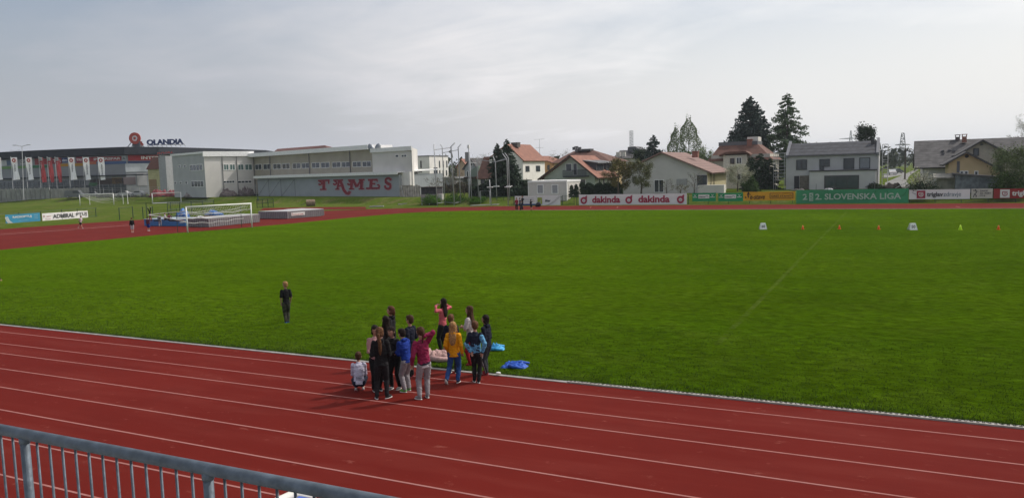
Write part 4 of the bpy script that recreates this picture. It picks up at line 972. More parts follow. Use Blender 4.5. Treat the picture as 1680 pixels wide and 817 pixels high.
# ------------------------------------------------------------------ sports ground furniture
GREENST = mat('green_steel', (.018, .045, .028), rough=.5, var=.15)
GOALW = mat('goal_white', (.78, .78, .76), var=.06, rough=.5)
BLACK = mat('black_plastic', (.02, .02, .02), rough=.5)
STEEL = mat('galvanised_pole', (.38, .39, .40), var=.12, vs=3, rough=.5, metal=.2)
PV = mat('banner_white', (.74, .71, .72), var=.05, vs=.7, bump=.35, bs=1.5, rough=.5)
NETM = mat('net_cord', (.50, .50, .48), var=.1)

# railing of the stand
railm = mat('galvanised_rail', (.105, .130, .158), var=.30, vs=14, rough=.55, metal=.25, bump=.12, bs=30)
yr_, zr_ = None, None
c0 = DP(42, 712, 4.25); c1 = AT(600, 817, c0.y)
RY, RZ = c0.y, c0.z
t = thing('railing', 'galvanised steel railing of the grandstand across the near left corner', 'railing', (c0.x, RY, RZ-1.1)); _e = G(500, 799, RZ); RROT = atan2(_e.y-RY, _e.x-c0.x)
xa, xb = AT(-60, 700, RY).x-.6, 2.2
q = MB(); q.tube([(xa, RY, RZ), (xb, RY, RZ)], .030, 20); q.build('top_rail', railm, t, smooth=True)
q = MB(); q.tube([(xa, RY, RZ-1.0), (xb, RY, RZ-1.0)], .018, 12); q.build('bottom_rail', railm, t, smooth=True)
xp0 = AT(42, 740, RY).x; xp1 = AT(338, 790, RY).x; dx = xp1-xp0; px_ = xp0-dx
k = 0
posts_ = []
while px_ < xb:
    q = MB(); q.tube([(px_, RY, RZ-1.35), (px_, RY, RZ-.02)], .024, 16); q.tube([(px_, RY, RZ-.05), (px_, RY, RZ-.015)], .028, 16); q.build('post', railm, t, smooth=True); posts_.append(px_); px_ += dx
for a in posts_[:-1]:
    n = 13
    for k in range(1, n):
        x = a+dx*k/n
        if x < xa or x > xb: continue
        q = MB(); q.tube([(x, RY, RZ-1.0), (x, RY, RZ-.02)], .0068, 8); q.build('baluster', railm, t, smooth=True)
q = MB(); q.bx(-14, 30, -6, RY+.12, -.02, RZ-1.32); q.bx(-14, 30, -6, -.8, 1.5, RZ-.85)
tag(q.build('grandstand_terrace', CONC), kind='structure')
[o for o in COL.objects if o.name == 'railing'][0].rotation_euler = (0, 0, RROT)
# blue team shelter below the stand
a = DP(488, 803.5, 7.4); sx, sy, sz = a.x, a.y, a.z
t = thing('team_shelter', 'blue panelled team shelter with white frame below the railing', 'shelter', (sx+2, sy, 0))
WF = mat('shelter_frame', (.62, .61, .56), var=.1, rough=.5); BP = mat('shelter_blue', (.030, .085, .40), var=.12, vs=1, rough=.3)
prof_ = [(-.02, 0), (.0, sz-.5), (.12, sz-.14), (.34, sz-.02), (.7, sz), (1.2, sz-.02)]
for xx in (sx, sx+2.0, sx+4.0):
    q = MB(); q.tube([(xx, sy+.3-p_[0], p_[1]) for p_ in prof_], .045, 8); q.build('frame_hoop', WF, t, smooth=True)
for xx in (sx+.06, sx+2.06):
    q = MB(); n = len(prof_)
    for (a, za), (b_, zb_) in zip(prof_[:-1], prof_[1:]): q.prism([V(xx, sy+.3-a, za-.01), V(xx+1.88, sy+.3-a, za-.01), V(xx+1.88, sy+.3-b_, zb_-.01), V(xx, sy+.3-b_, zb_-.01)], (0, -.012, -.012))
    q.build('panel', BP, t)
q = MB(); q.bx(sx+.2, sx+3.8, sy, sy+.4, .42, .46)
for xx in (.4, 2, 3.6): q.bx(sx+xx, sx+xx+.05, sy+.1, sy+.3, 0, .42)
q.build('bench', WF, t)

# perimeter fence at the far side
Y_ = 103.6; FF = FY(Y_)
def fence_section(label, X0, X1, h=1.25, n=None, Yp=None, group=None, frame=True):
    Yp = Yp or Y_; t = thing('fence_section', label, 'fence', ((X0+X1)/2, Yp, 0), group); n = n or max(1, round((X1-X0)/2.6))
    for k in range(n+1): x = X0+(X1-X0)*k/n; q = MB(); q.tube([(x, Yp, -.05), (x, Yp, h+.05)], .035, 6); q.build('post', GREENST, t)
    q = MB(); q.tube([(X0, Yp, h), (X1, Yp, h)], .022, 5); q.tube([(X0, Yp, .08), (X1, Yp, .08)], .02, 5)
    for k in range(1, 8): q.tube([(X0, Yp, .08+(h-.08)*k/8), (X1, Yp, .08+(h-.08)*k/8)], .006, 3)
    x = X0
    while x < X1: q.tube([(x, Yp, .08), (x, Yp, h)], .006, 3); x += .12
    q.build('mesh_panel', GREENST, t); return t
def Xp(x): return AT(x, 330, Y_).x
fence_section('green mesh fence behind the two white banners near the dark hedge', Xp(843), Xp(922), 1.2)
fence_section('green mesh gate section between the white banner and the red lettered banner', Xp(922.5), Xp(942), 1.35, 1)
fence_section('green mesh fence carrying the long white and red lettered banner', Xp(946), Xp(1129), 1.2)
fence_section('green mesh fence carrying the small green, yellow and long green banners', Xp(1129.5), Xp(1492), 1.25)
fence_section('green mesh fence carrying the white and red hoardings at the right edge', Xp(1492.5), Xp(1760), 1.3)
# fine wire fence further left between the cages
fence_section('thin wire fence behind the throwing cages in front of the hedge', Xp(752), Xp(841), 1.15, 8, Yp=107.5)

def wavy(mb, F, u0, u1, z0, z1, out, n=24, m_=4, amp=.02, seed=0, th=.012):
    i = len(mb.v); w_ = [[F.p(u0+(u1-u0)*a/n, z0+(z1-z0)*b_/m_ - (.02*sin(pi*a/n*6)**2 if b_ == m_ else 0), out+amp*noise.noise(Vector((a*.6+seed, b_*.7, seed)))) for a in range(n+1)] for b_ in range(m_+1)]
    for lay in (0, 1):
        for r_ in w_: mb.v += [tuple(p-F.n*th*lay) for p in r_]
    N = (n+1)*(m_+1)
    for b_ in range(m_):
        for a in range(n):
            p = i+b_*(n+1)+a; mb.f.append((p, p+1, p+n+2, p+n+1)); mb.m.append(mb.mi); p += N; mb.f.append((p, p+n+1, p+n+2, p+1)); mb.m.append(mb.mi)
def banner(name, label, F, x0, y0a, x1, y1b, colr, ybl=None, out=.05, amp=.025, flat=False, group=None):
    """banner between two pixel corners measured at its middle"""
    u0 = F.px(x0, (y0a+y1b)/2)[0]; u1 = F.px(x1, (y0a+y1b)/2)[0]; xm = (x0+x1)/2
    z1 = F.px(xm, y0a)[1]; z0 = F.px(xm, y1b)[1]
    q = MB()
    if flat: panel(q, F, u0, u1, z0, z1, out-.03, out)
    else: wavy(q, F, u0, u1, z0, z1, out, n=max(8, int((u1-u0)*2)), amp=amp, seed=x0*.1)
    base = F.p((u0+u1)/2, z0, out)
    o = q.build(name, colr, loc=base, smooth=False); tag(o, label, 'banner', group)
    return o, (u0, u1, z0, z1)
TXO = .085
DKRED = mat('banner_crimson', (.36, .035, .075), var=.08)
class Multi:
    def __init__(s): s.l = []
    def build(s, *a, **k): return [q.build(*a, **k) for q in s.l][0]
def bl(F, o, parts, m_, name='lettering', out=TXO, thick=.008):
    """parts: (text, u fraction 0..1, u1, z fraction, z1, bold, shear)"""
    u0, u1, z0, z1 = o; W_ = Multi()
    for p_ in parts:
        q = MB(); W_.l.append(q); s_, a, b_, c, d = p_[:5]; bo = p_[5] if len(p_) > 5 else .02; sh = p_[6] if len(p_) > 6 else 0
        letters(q, F, s_, u0+(u1-u0)*a, u0+(u1-u0)*b_, z0+(z1-z0)*c, z0+(z1-z0)*d, out, bold=bo, shear=sh, thick=thick)
    return W_
# dakinda
F = FF
o, R = banner('banner', 'long white banner with crimson lettering twice between three crimson ring logos', F, 950, 318.3, 1127, 336.3, PV)
u0, u1, z0, z1 = R; h = z1-z0; L = u1-u0
bl(F, R, [('dakinda', .130, .398, .20, .84, .035), ('dakinda', .566, .850, .20, .84, .035)], DKRED).build('lettering', DKRED, o)
for f_ in (.048, .478, .945):
    q = MB(); uc = u0+L*f_; zc_ = z0+h*.44; disc(q, F, uc, zc_, h*.16, h*.33, TXO, 20)
    q.poly([F.p(uc+h*.05, zc_+h*.28, TXO+.002), F.p(uc+h*.31, zc_+h*.03, TXO+.002), F.p(uc+h*.34, z0+h*.93, TXO+.002)])
    q.poly([F.p(uc-h*.08, zc_-h*.07, TXO), F.p(uc-h*.0, zc_-h*.07, TXO), F.p(uc-h*.04, zc_+h*.02, TXO)]); q.poly([F.p(uc+h*.02, zc_-h*.06, TXO), F.p(uc+h*.08, zc_-h*.06, TXO), F.p(uc+h*.05, zc_+h*.05, TXO)])
    q.build('ring_logo', DKRED, o)
# siber banner + neighbour
o, R = banner('banner', 'white banner with a yellow green leaf square and sweeping grey lines by the white cabin', F, 880.5, 320.5, 919.5, 337.8, PV)
u0, u1, z0, z1 = R; h = z1-z0; L = u1-u0
LG_ = mat('leaf_green', (.30, .34, .06)); q = MB(); q.poly([F.p(u0+L*.04, z0+h*.18, TXO), F.p(u0+L*.24, z0+h*.18, TXO), F.p(u0+L*.24, z0+h*.80, TXO), F.p(u0+L*.04, z0+h*.80, TXO)]); q.build('leaf_logo', LG_, o)
q = MB()
for k in range(10): 
    a, b_ = k/10, (k+1)/10
    for s_ in (0, .07): q.poly([F.p(u0+L*(.04+.20*a), z0+h*(.18+.12*a*a+.62*a*a*a)+s_, TXO+.006), F.p(u0+L*(.04+.20*b_), z0+h*(.18+.12*b_*b_+.62*b_**3)+s_, TXO+.006), F.p(u0+L*(.04+.20*b_), z0+h*(.18+.12*b_*b_+.62*b_**3)+.03+s_, TXO+.006), F.p(u0+L*(.04+.20*a), z0+h*(.18+.12*a*a+.62*a**3)+.03+s_, TXO+.006)])
q.build('leaf_line', PV, o)
DGREY = mat('print_dark_grey', (.09, .09, .095), var=.1)
bl(F, R, [('šiker', .36, .60, .38, .62, .03, .2)], DGREY).build('lettering', DGREY, o)
q = MB()
for ph in (0, .12):
    for k in range(16):
        a, b_ = k/16, (k+1)/16; f_ = lambda v: z0+h*(.02+ph*.5+.9*v**1.8*(1-ph)); X_ = lambda v: u0+L*(.32+ph+.64*v*(1-ph))
        q.poly([F.p(X_(a), f_(a), TXO), F.p(X_(b_), f_(b_), TXO), F.p(X_(b_), f_(b_)+.03+.03*b_, TXO), F.p(X_(a), f_(a)+.03+.03*a, TXO)])
q.build('swoosh', mat('print_grey', (.22, .22, .24)), o)
o, R = banner('banner', 'white banner with blue bottom strip behind the four people on the far track', F, 845, 321.5, 880, 337.8, PV)
BLU = mat('print_blue', (.03, .06, .20)); u0, u1, z0, z1 = R; h = z1-z0; L = u1-u0; q = MB(); q.poly([F.p(u0, z0+.01, TXO-.01), F.p(u1, z0+.01, TXO-.01), F.p(u1, z0+h*.2, TXO-.01), F.p(u0, z0+h*.2, TXO-.01)]); q.build('blue_strip', BLU, o)
q = MB()
for k in range(3): q.poly([F.p(u0+L*.40, z0+h*(.42+.16*k), TXO), F.p(u1-L*.1, z0+h*(.42+.16*k), TXO), F.p(u1-L*.1, z0+h*(.45+.16*k), TXO), F.p(u0+L*.40, z0+h*(.45+.16*k), TXO)])
q.build('print_line', mat('print_mauve', (.28, .25, .33)), o)
# small green banners
BGRN = mat('banner_green', (.018, .27, .105), var=.12, vs=1); PW = mat('print_white', (.66, .66, .63), var=.08)
for a, b_, lab in ((1136, 1174.5, 'small green banner with white centre plate, left one of the green pair'), (1178.5, 1219, 'small green banner with white centre plate, beside the yellow banner')):
    o, R = banner('banner', lab, F, a, 316.5, b_, 330.5, BGRN, group='small green banners on the far fence')
    u0, u1, z0, z1 = R; h = z1-z0; L = u1-u0; q = MB(); q.poly([F.p(u0+L*.26, z0+h*.34, TXO), F.p(u0+L*.73, z0+h*.34, TXO), F.p(u0+L*.73, z0+h*.80, TXO), F.p(u0+L*.26, z0+h*.80, TXO)]); pl = q.build('plate', PW, o)
    q = MB(); letters(q, F, 'mestna', u0+L*.29, u0+L*.55, z0+h*.45, z0+h*.62, TXO+.004, thick=.006); disc(q, F, u0+L*.62, z0+h*.50, h*.13, h*.17, TXO+.008, 10, 0, pi); q.build('lettering', DGREY, pl)
    for f_ in (.12, .86):
        q = MB(); uc = u0+L*f_; q.poly([F.p(uc-.22, z0+h*.82, TXO), F.p(uc, z0+h*.60, TXO), F.p(uc+.22, z0+h*.82, TXO), F.p(uc, z0+h*.72, TXO)]); q.poly([F.p(uc-.3, z0+h*.45, TXO), F.p(uc+.3, z0+h*.45, TXO), F.p(uc+.3, z0+h*.53, TXO), F.p(uc-.3, z0+h*.53, TXO)]); q.build('emblem', PW, o)
# e-stave
YEL = mat('banner_amber', (.66, .34, .025), var=.08); DBR = mat('print_brown_black', (.05, .025, .02), var=.1)
o, R = banner('banner', 'amber yellow banner with a small figure logo and a boxed slogan', F, 1219.5, 314.5, 1304.5, 329, YEL)
u0, u1, z0, z1 = R; h = z1-z0; L = u1-u0
bl(F, R, [('e-stave', .135, .425, .16, .62, .015, .25), ('GREŠ STAVIT?', .545, .945, .36, .66, .01, .0)], DBR).build('lettering', DBR, o)
q = MB()
for (a, b_, c, d) in ((.52, .965, .22, .27), (.52, .965, .78, .83), (.52, .53, .22, .83), (.955, .965, .22, .83)): q.poly([F.p(u0+L*a, z0+h*c, TXO), F.p(u0+L*b_, z0+h*c, TXO), F.p(u0+L*b_, z0+h*d, TXO), F.p(u0+L*a, z0+h*d, TXO)])
q.build('slogan_box', DBR, o)
q = MB(); uc, zc_ = u0+L*.085, z0+h*.62; disc(q, F, uc+.12, zc_+h*.25, 0, .11, TXO, 10); q.poly([F.p(uc-.05, zc_+.2, TXO), F.p(uc+.1, zc_+.25, TXO), F.p(uc+.2, zc_-.35, TXO), F.p(uc+.05, zc_-.3, TXO)]); q.poly([F.p(uc-.35, zc_-.3, TXO), F.p(uc-.25, zc_-.15, TXO), F.p(uc-.1, zc_-.3, TXO), F.p(uc-.2, zc_-.42, TXO)]); q.poly([F.p(uc+.1, zc_+.25, TXO), F.p(uc+.42, zc_+.1, TXO), F.p(uc+.4, zc_+.02, TXO), F.p(uc+.1, zc_+.12, TXO)]); q.build('figure_logo', DBR, o)
# 2. slovenska liga
LGR = mat('banner_league_green', (.050, .27, .125), var=.18, vs=.35); LTX = mat('print_pale_green', (.40, .50, .42), var=.08)
o, R = banner('banner', 'longest green banner with big pale capitals and a small upright badge', F, 1306.5, 310.7, 1490.5, 334.5, LGR, amp=.07)
u0, u1, z0, z1 = R; h = z1-z0; L = u1-u0
bl(F, R, [('2', .060, .105, .30, .72, .02), ('2. SLOVENSKA LIGA', .178, .938, .30, .72, .022)], LTX).build('lettering', LTX, o)
q = MB(); q.poly([F.p(u0+L*.122, z0+h*.22, TXO), F.p(u0+L*.158, z0+h*.22, TXO), F.p(u0+L*.158, z0+h*.78, TXO), F.p(u0+L*.122, z0+h*.78, TXO)]); pl = q.build('badge', LTX, o)
q = MB(); vs, fs = text_mesh('LIGA', .02); i = len(q.v); q.v += [tuple(F.p(u0+L*(.127+.026*(1-v[1])), z0+h*(.27+.46*v[0]), TXO+.004)) for v in vs]; q.f += [tuple(i+k for k in f_) for f_ in fs]; q.m += [0]*len(fs); q.build('lettering', LGR, pl)
q = MB(); disc(q, F, u0+L*.098, z0+h*.60, .0, .09, TXO+.012, 6); q.build('star', LGR, o)
for ci, (a, r_) in enumerate(((.35, 1.6), (.62, 2.6), (.90, 2.2))):
    q = MB(); disc(q, F, u0+L*a, z0+h*1.02, r_*.48, r_*.50, TXO-.005, 20, pi*1.05, pi*1.95)
    q.build('fold_shade', mat('banner_fold_shade', (.02, .15, .065)), o)  # flat darker green arcs: shade of sagging folds painted on, no relief
# triglav zdravje
o, R = banner('hoarding', 'white hoarding with red square logo and dark grey lettering', F, 1491.5, 311.0, 1591.5, 326.8, PV, flat=True)
u0, u1, z0, z1 = R; h = z1-z0; L = u1-u0; CRM = mat('print_crimson', (.33, .03, .06))
bl(F, R, [('triglav', .295, .565, .15, .74, .035)], DGREY).build('lettering', DGREY, o)
TEALT = mat('print_slate', (.16, .22, .26)); bl(F, R, [('zdravje', .572, .855, .15, .74, .0)], TEALT).build('lettering', TEALT, o)
def tri_logo(F, parent, uc, zc_, s_, c1_, c2_):
    q = MB(); q.poly([F.p(uc-s_, zc_-s_, TXO), F.p(uc+s_, zc_-s_, TXO), F.p(uc+s_, zc_+s_, TXO), F.p(uc-s_, zc_+s_, TXO)]); sq = q.build('logo_square', c1_, parent)
    q = MB(); o2 = TXO+.004
    disc(q, F, uc, zc_-s_*.02, s_*.42, s_*.58, o2, 16, pi, 2*pi)
    for (a, b_, c, d) in ((-.58, -.42, -.02, .52), (-.42, .55, .36, .52), (-.15, .55, .02, .18), (.42, .58, -.02, .14), (-.25, .25, -.26, -.12)): q.poly([F.p(uc+s_*a, zc_+s_*c, o2+.002), F.p(uc+s_*b_, zc_+s_*c, o2+.002), F.p(uc+s_*b_, zc_+s_*d, o2+.002), F.p(uc+s_*a, zc_+s_*d, o2+.002)])
    q.build('emblem', c2_, sq)
tri_logo(F, o, u0+L*.20, z0+h*.50, h*.40, CRM, PW)
q = MB(); q.poly([F.p(u0+L*.045, z0+h*.72, TXO), F.p(u0+L*.05, z0+h*.76, TXO), F.p(u0+L*.125, z0+h*.5, TXO), F.p(u0+L*.12, z0+h*.47, TXO)]); q.build('scratch', mat('print_grey2', (.3, .3, .32)), o)
o, R = banner('hoarding', 'small cream hoarding with discus thrower figure and three lines of dark capitals', F, 1593.5, 309.8, 1628.5, 325.5, mat('banner_cream', (.52, .50, .44), var=.05), flat=True)
u0, u1, z0, z1 = R; h = z1-z0; L = u1-u0
bl(F, R, [('ZAVOD', .40, .78, .70, .86, .03), ('ZA ŠPORT', .40, .92, .45, .64, .03), ('PTUJ', .40, .64, .18, .34, .03)], DGREY).build('lettering', DGREY, o)
q = MB(); q.mi = 0
def stick(pts, wd):
    for (a, b_), (c, d) in zip(pts[:-1], pts[1:]):
        n_ = Vector((-(d-b_), c-a)).normalized()*wd/2; q.poly([F.p(u0+L*a-n_.x, z0+h*b_-n_.y, TXO), F.p(u0+L*c-n_.x, z0+h*d-n_.y, TXO), F.p(u0+L*c+n_.x, z0+h*d+n_.y, TXO), F.p(u0+L*a+n_.x, z0+h*b_+n_.y, TXO)])
stick([(.08, .82), (.20, .84), (.24, .62), (.16, .45), (.24, .30), (.22, .12)], .09); q2__ = q; stick([(.16, .45), (.12, .28), (.10, .12)], .08); stick([(.20, .80), (.32, .72)], .06); disc(q, F, u0+L*.20, z0+h*.88, 0, .07, TXO+.003, 8)
q.build('discus_figure', DGREY, o)
RDB = mat('hoarding_red', (.30, .035, .035), var=.08)
o, R = banner('hoarding', 'red hoarding at the right edge with a white logo square and white lettering', F, 1630, 309.3, 1742, 325.5, RDB, flat=True)
u0, u1, z0, z1 = R; h = z1-z0; L = u1-u0
tri_logo(F, o, u0+L*.170, z0+h*.50, h*.42, PW, CRM)
bl(F, R, [('triglav', .275, .56, .13, .80, .035)], PW).build('lettering', PW, o)

# left fence with two banners; plane roughly along the bend
pa = G(-30, 369.5); pb = G(160, 355.5); FL_ = Face((pa.x, pa.y, 0), (pb.x-pa.x, pb.y-pa.y)); LL = (pb-pa).xy.length
t = thing('fence_section', 'green fence outside the bend carrying the blue and the white banner', 'fence', FL_.p(LL*.5, 0))
for x in (-28, 31.5, 67.5, 102, 128, 158): u = FL_.px(x, 360)[0]; q = MB(); q.tube([FL_.p(u, -.1), FL_.p(u, 1.35)], .05, 6); q.build('post', GREENST, t)
q = MB(); q.tube([FL_.p(0, 1.3), FL_.p(LL, 1.3)], .03, 5); q.tube([FL_.p(LL-4.5, .1), FL_.p(LL, .1)], .03, 5); 
for k in range(1, 7): q.tube([FL_.p(LL-4.5, .1+.2*k), FL_.p(LL, .1+.2*k)], .007, 3)
q.build('mesh_panel', GREENST, t)
o, R = banner('banner', 'bright blue banner with white curved stripes and white lettering', FL_, 8.5, 350.8, 65.5, 365.3, mat('banner_sky_blue', (.035, .22, .36), var=.15, vs=.6), amp=.03)
u0, u1, z0, z1 = R; h = z1-z0; L = u1-u0
bl(FL_, R, [('RADIOPTUJ', .20, .74, .50, .80, .02)], PW).build('lettering', PW, o)
q = MB()
for k in range(3): disc(q, FL_, u0+L*.32, z0+h*.95, h*(1.05+.13*k)-.0, h*(1.12+.13*k), TXO, 12, pi*1.05, pi*1.42)
q.build('curve_logo', PW, o)
q = MB(); q.poly([FL_.p(u0+L*.36, z0+h*.22, TXO), FL_.p(u0+L*.62, z0+h*.22, TXO), FL_.p(u0+L*.62, z0+h*.25, TXO), FL_.p(u0+L*.36, z0+h*.25, TXO)])
for k in range(3): q.poly([FL_.p(u0+L*.82, z0+h*(.35+.2*k), TXO), FL_.p(u0+L*.93, z0+h*(.35+.2*k), TXO), FL_.p(u0+L*.93, z0+h*(.4+.2*k), TXO), FL_.p(u0+L*.82, z0+h*(.4+.2*k), TXO)])
q.build('small_print', mat('print_pale_blue', (.25, .42, .52)), o)
o, R = banner('banner', 'white banner with large dark capitals beside the running child', FL_, 68.8, 347.8, 144, 360.6, PV, amp=.05)
u0, u1, z0, z1 = R; h = z1-z0; L = u1-u0
bl(FL_, R, [('ADMIRAL', .22, .69, .28, .80, .035), ('PTUJ', .73, .97, .28, .80, .02)], DGREY).build('lettering', DGREY, o)
q = MB(); letters(q, FL_, 'casino', u0+L*.08, u0+L*.18, z0+h*.52, z0+h*.68, TXO, thick=.006); letters(q, FL_, 'hotel', u0+L*.06, u0+L*.17, z0+h*.22, z0+h*.34, TXO, thick=.006); disc(q, FL_, u0+L*.035, z0+h*.62, .05, .13, TXO, 8); q.build('small_print', mat('print_rose', (.40, .20, .20)), o)
# gate posts left
def pframe(label, xa, ya, xb, yb, h, mid=True):
    a = G(xa, ya); b_ = G(xb, yb); t = thing('mesh_fence', label, 'fence', (a+b_)/2)
    for p in (a, b_): q = MB(); q.tube([p-V(0, 0, .1), p+V(0, 0, h)], .06, 6); q.build('post', GREENST, t)
    if mid: q = MB(); q.tube([a+V(0, 0, h-.05), b_+V(0, 0, h-.05)], .03, 5); q.build('top_bar', GREENST, t)
    return t
pframe('open green gate frame beside the child in the dark top', 196.5, 361, 218.5, 358, 1.65)
pframe('pair of bare green fence posts behind the blue mat', 235, 358.5, 251, 357, 1.6, False)
pframe('thin green fence post pair between the goal and the gate frame', 241, 355, 281, 353, 1.9, False)
a = G(276, 356); 
t = thing('equipment_cage', 'dark green mesh equipment cage behind the blue landing mat', 'cage', a)
b_ = G(352, 350.5); q = MB()
for k in range(5):
    p = a.lerp(b_, k/4); q.tube([p, p+V(0, 0, 2.0)], .05, 5)
for z in (.1, 1.0, 1.75, 2.0): q.tube([a+V(0, 0, z), b_+V(0, 0, z)], .04, 5)
q.build('frame', GREENST, t)
q = MB(); 
for k in range(30): p = a.lerp(b_, k/29); q.tube([p+V(0, 0, .1), p+V(0, 0, 2)], .015, 3)
q.build('mesh_panel', GREENST, t)
fa = G(422, 341.5); fb = G(449, 340.5)
t = thing('mesh_fence', 'dark green mesh frame standing between the goal and the grey warehouse', 'fence', (fa+fb)/2)
q = MB()
for k in range(4): p = fa.lerp(fb, k/3); q.tube([p, p+V(0, 0, 1.5)], .05, 5)
for z in (.1, .8, 1.5): q.tube([fa+V(0, 0, z), fb+V(0, 0, z)], .035, 5)
q.tube([fa+V(.3, 0, 1.2), fa+V(.3, 0, 2.6)], [.12, .03], 5); q.build('frame', GREENST, t)
q = MB()
for k in range(18): p = fa.lerp(fb, k/17); q.tube([p+V(0, 0, .1), p+V(0, 0, 1.5)], .012, 3)
for k in range(8): q.tube([fa+V(0, 0, .2*k+.1), fb+V(0, 0, .2*k+.1)], .012, 3)
q.build('mesh_panel', GREENST, t)

# ------------------------------------------------------------------ goals
def goal(name, label, A, B, h, dep, r=.06, group=None, net=True, backbar=False, nd=.25, cols=.013):
    A = Vector(A); B = Vector(B); t = thing(name, label, 'goal', (A+B)/2, group)
    d = (B-A).normalized(); n = V(-d.y, d.x, 0)        # away from the field side
    for p in (A, B): q = MB(); q.tube([p, p+V(0, 0, h)], r, 10); q.build('post', GOALW, t, smooth=True)
    q = MB(); q.tube([A-d*r+V(0, 0, h), B+d*r+V(0, 0, h)], r, 10); q.build('crossbar', GOALW, t, smooth=True)
    if backbar:
        q = MB()
        for p in (A, B): q.tube([p+V(0, 0, h), p+n*dep*.5+V(0, 0, h), p+n*dep+V(0, 0, .05), p+V(0, 0, .05)], r*.55, 6)
        q.tube([A+n*dep+V(0, 0, .05), B+n*dep+V(0, 0, .05)], r*.55, 6); q.build('back_frame', GOALW, t, smooth=True)
    return t, d, n
# main goal
A = G(308, 382.3); B = G(410, 374.0); B = A+(B-A).normalized()*6.9
n0 = None
t, d, n = goal('football_goal', 'white full size football goal with loosely hung net at the edge of the pitch', A, B, 2.50, 2.2, .065)
if n.x > 0: n = -n
q = MB(); rng = random.Random(4)
for k in range(27):                                   # net bundled up along the crossbar and hanging in swags
    p = A.lerp(B, k/26); sag = .35+.28*sin(k*.55)**2+.1*rng.random()
    q.tube([p+V(0, 0, 2.45), p+n*.5+V(0, 0, 2.5-sag), p+n*1.3+V(0, 0, 2.2-sag*.9), p+n*1.9+V(0, 0, 1.55-.3*sag)], .011, 3)
for j, (f_, z) in enumerate(((0, 2.42), (.3, 2.2), (.6, 2.0), (.9, 1.88), (1.3, 1.78), (1.6, 1.6), (1.9, 1.45))):
    q.tube([A.lerp(B, k/12)+n*f_+V(0, 0, z+.10*sin(k*1.1+j)+.04*j-.10*sin(pi*k/12)) for k in range(13)], .013 if j in (0, 2, 4, 6) else .009, 3)
q.build('net', NETM, t)
q = MB()
for j, (f_, z0_) in enumerate(((.15, 1.95), (1.9, 1.42), (1.5, .98))):
    q.tube([A.lerp(B, k/14)+n*f_+V(0, 0, z0_-.22*sin(pi*k/14)+.05*sin(k*1.7)) for k in range(15)], .035, 6)
q.tube([A+n*.2+V(0, 0, 2.1), A+n*2.8+V(-.6, -.5, 1.9), A+n*3.2+V(-1.2, -1.6, 1.8)], .04, 5)
q.tube([A+n*.2+V(0, 0, 1.1), A+n*2.2+V(-.4, -.9, 1.5), A+n*3.2+V(-1.2, -1.6, 1.8)], .05, 5)
q.build('gathered_net', NETM, t)
for k, (p, hh) in enumerate(((A+n*2.0, 2.35), (B+n*2.0, 2.35))):
    q = MB(); q.tube([p, p+V(0, 0, hh)], .03, 6); q.build('net_post', GREENST, t)
# back goals on the second pitch
A2 = G(131.5, 337); B2 = G(187, 336)
t, d, n = goal('football_goal', 'distant white goal on the second grass pitch before the concrete wall', A2, B2, 2.5, 1.6, .09)
if n.x > 0: n = -n
if True:
    q = MB()
    for k in range(22): p = A2.lerp(B2, k/21); q.tube([p+V(0, 0, 2.4), p+n*1.3+V(0, 0, 2.3-.9*sin(pi*k/21)), p+n*2.8+V(0, 0, 1.0)], .03, 3)
    for j in range(6): q.tube([A2.lerp(B2, k/10)+n*(.5*j)+V(0, 0, 2.4-.22*j-(.2+.14*j)*sin(pi*k/10)) for k in range(11)], .03, 3)
    q.build('net', NETM, t)
    for p in (A2, B2): q = MB(); q.tube([p+n*2.8, p+n*2.8+V(0, 0, 2.3)], .06, 6); q.build('net_post', GOALW, t)
p = G(210, 334.5); t = thing('white_post', 'lone white goal post standing before the parked cars', 'post', p); q = MB(); q.tube([p, p+V(0, 0, 3.0)], .07, 6); q.build('shaft', GOALW, t); q = MB(); q.tube([p, p+V(0, 0, .25)], .13, 6); q.build('foot', GOALW, t)
A3 = G(250.5, 334.3); B3 = G(297.5, 332.4)
t, d, n = goal('football_goal', 'grey framed box goal on the second pitch in front of the corner office block', A3, B3, 2.3, 1.2, .09, backbar=False)
q = MB(); q.tube([A3+V(0, 0, .06), B3+V(0, 0, .06)], .08, 6); q.build('ground_bar', GOALW, t)
if n.x > 0: n = -n
q = MB()
for p in (A3, B3): q.tube([p+V(0, 0, 2.3), p+n*1.5+V(0, 0, .1), p+V(0, 0, .05)], .06, 5)
q.tube([A3+n*1.5+V(0, 0, .1), B3+n*1.5+V(0, 0, .1)], .06, 5); q.build('back_frame', GOALW, t)

# ------------------------------------------------------------------ landing mats
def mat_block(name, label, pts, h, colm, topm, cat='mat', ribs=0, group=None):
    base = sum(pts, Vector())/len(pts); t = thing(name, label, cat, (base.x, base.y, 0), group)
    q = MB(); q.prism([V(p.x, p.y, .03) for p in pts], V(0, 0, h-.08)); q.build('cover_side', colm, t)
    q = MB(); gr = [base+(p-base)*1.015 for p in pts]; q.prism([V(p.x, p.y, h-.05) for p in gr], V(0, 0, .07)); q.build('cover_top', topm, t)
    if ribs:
        q = MB()
        for a, b_ in zip(pts, pts[1:]+pts[:1]):
            L = (b_-a).length; n_ = max(1, int(L/ribs)); d = (b_-a).normalized(); nn = V(d.y, -d.x, 0)
            if nn.dot(((a+b_)/2-base)) < 0: nn = -nn
            for k in range(n_+1):
                p = a+(b_-a)*(k/n_); q.tube([V(p.x, p.y, .05)+nn*.03, V(p.x, p.y, h-.08)+nn*.03], .045, 6)
        q.build('cover_rib', mat('mat_rib', (.27, .26, .265), var=.1), t)
    return t
MG = mat('mat_cover_grey', (.21, .20, .205), var=.12, vs=1.5, rough=.5); MGT = mat('mat_cover_top', (.40, .40, .40), var=.10, vs=1.5, rough=.5)
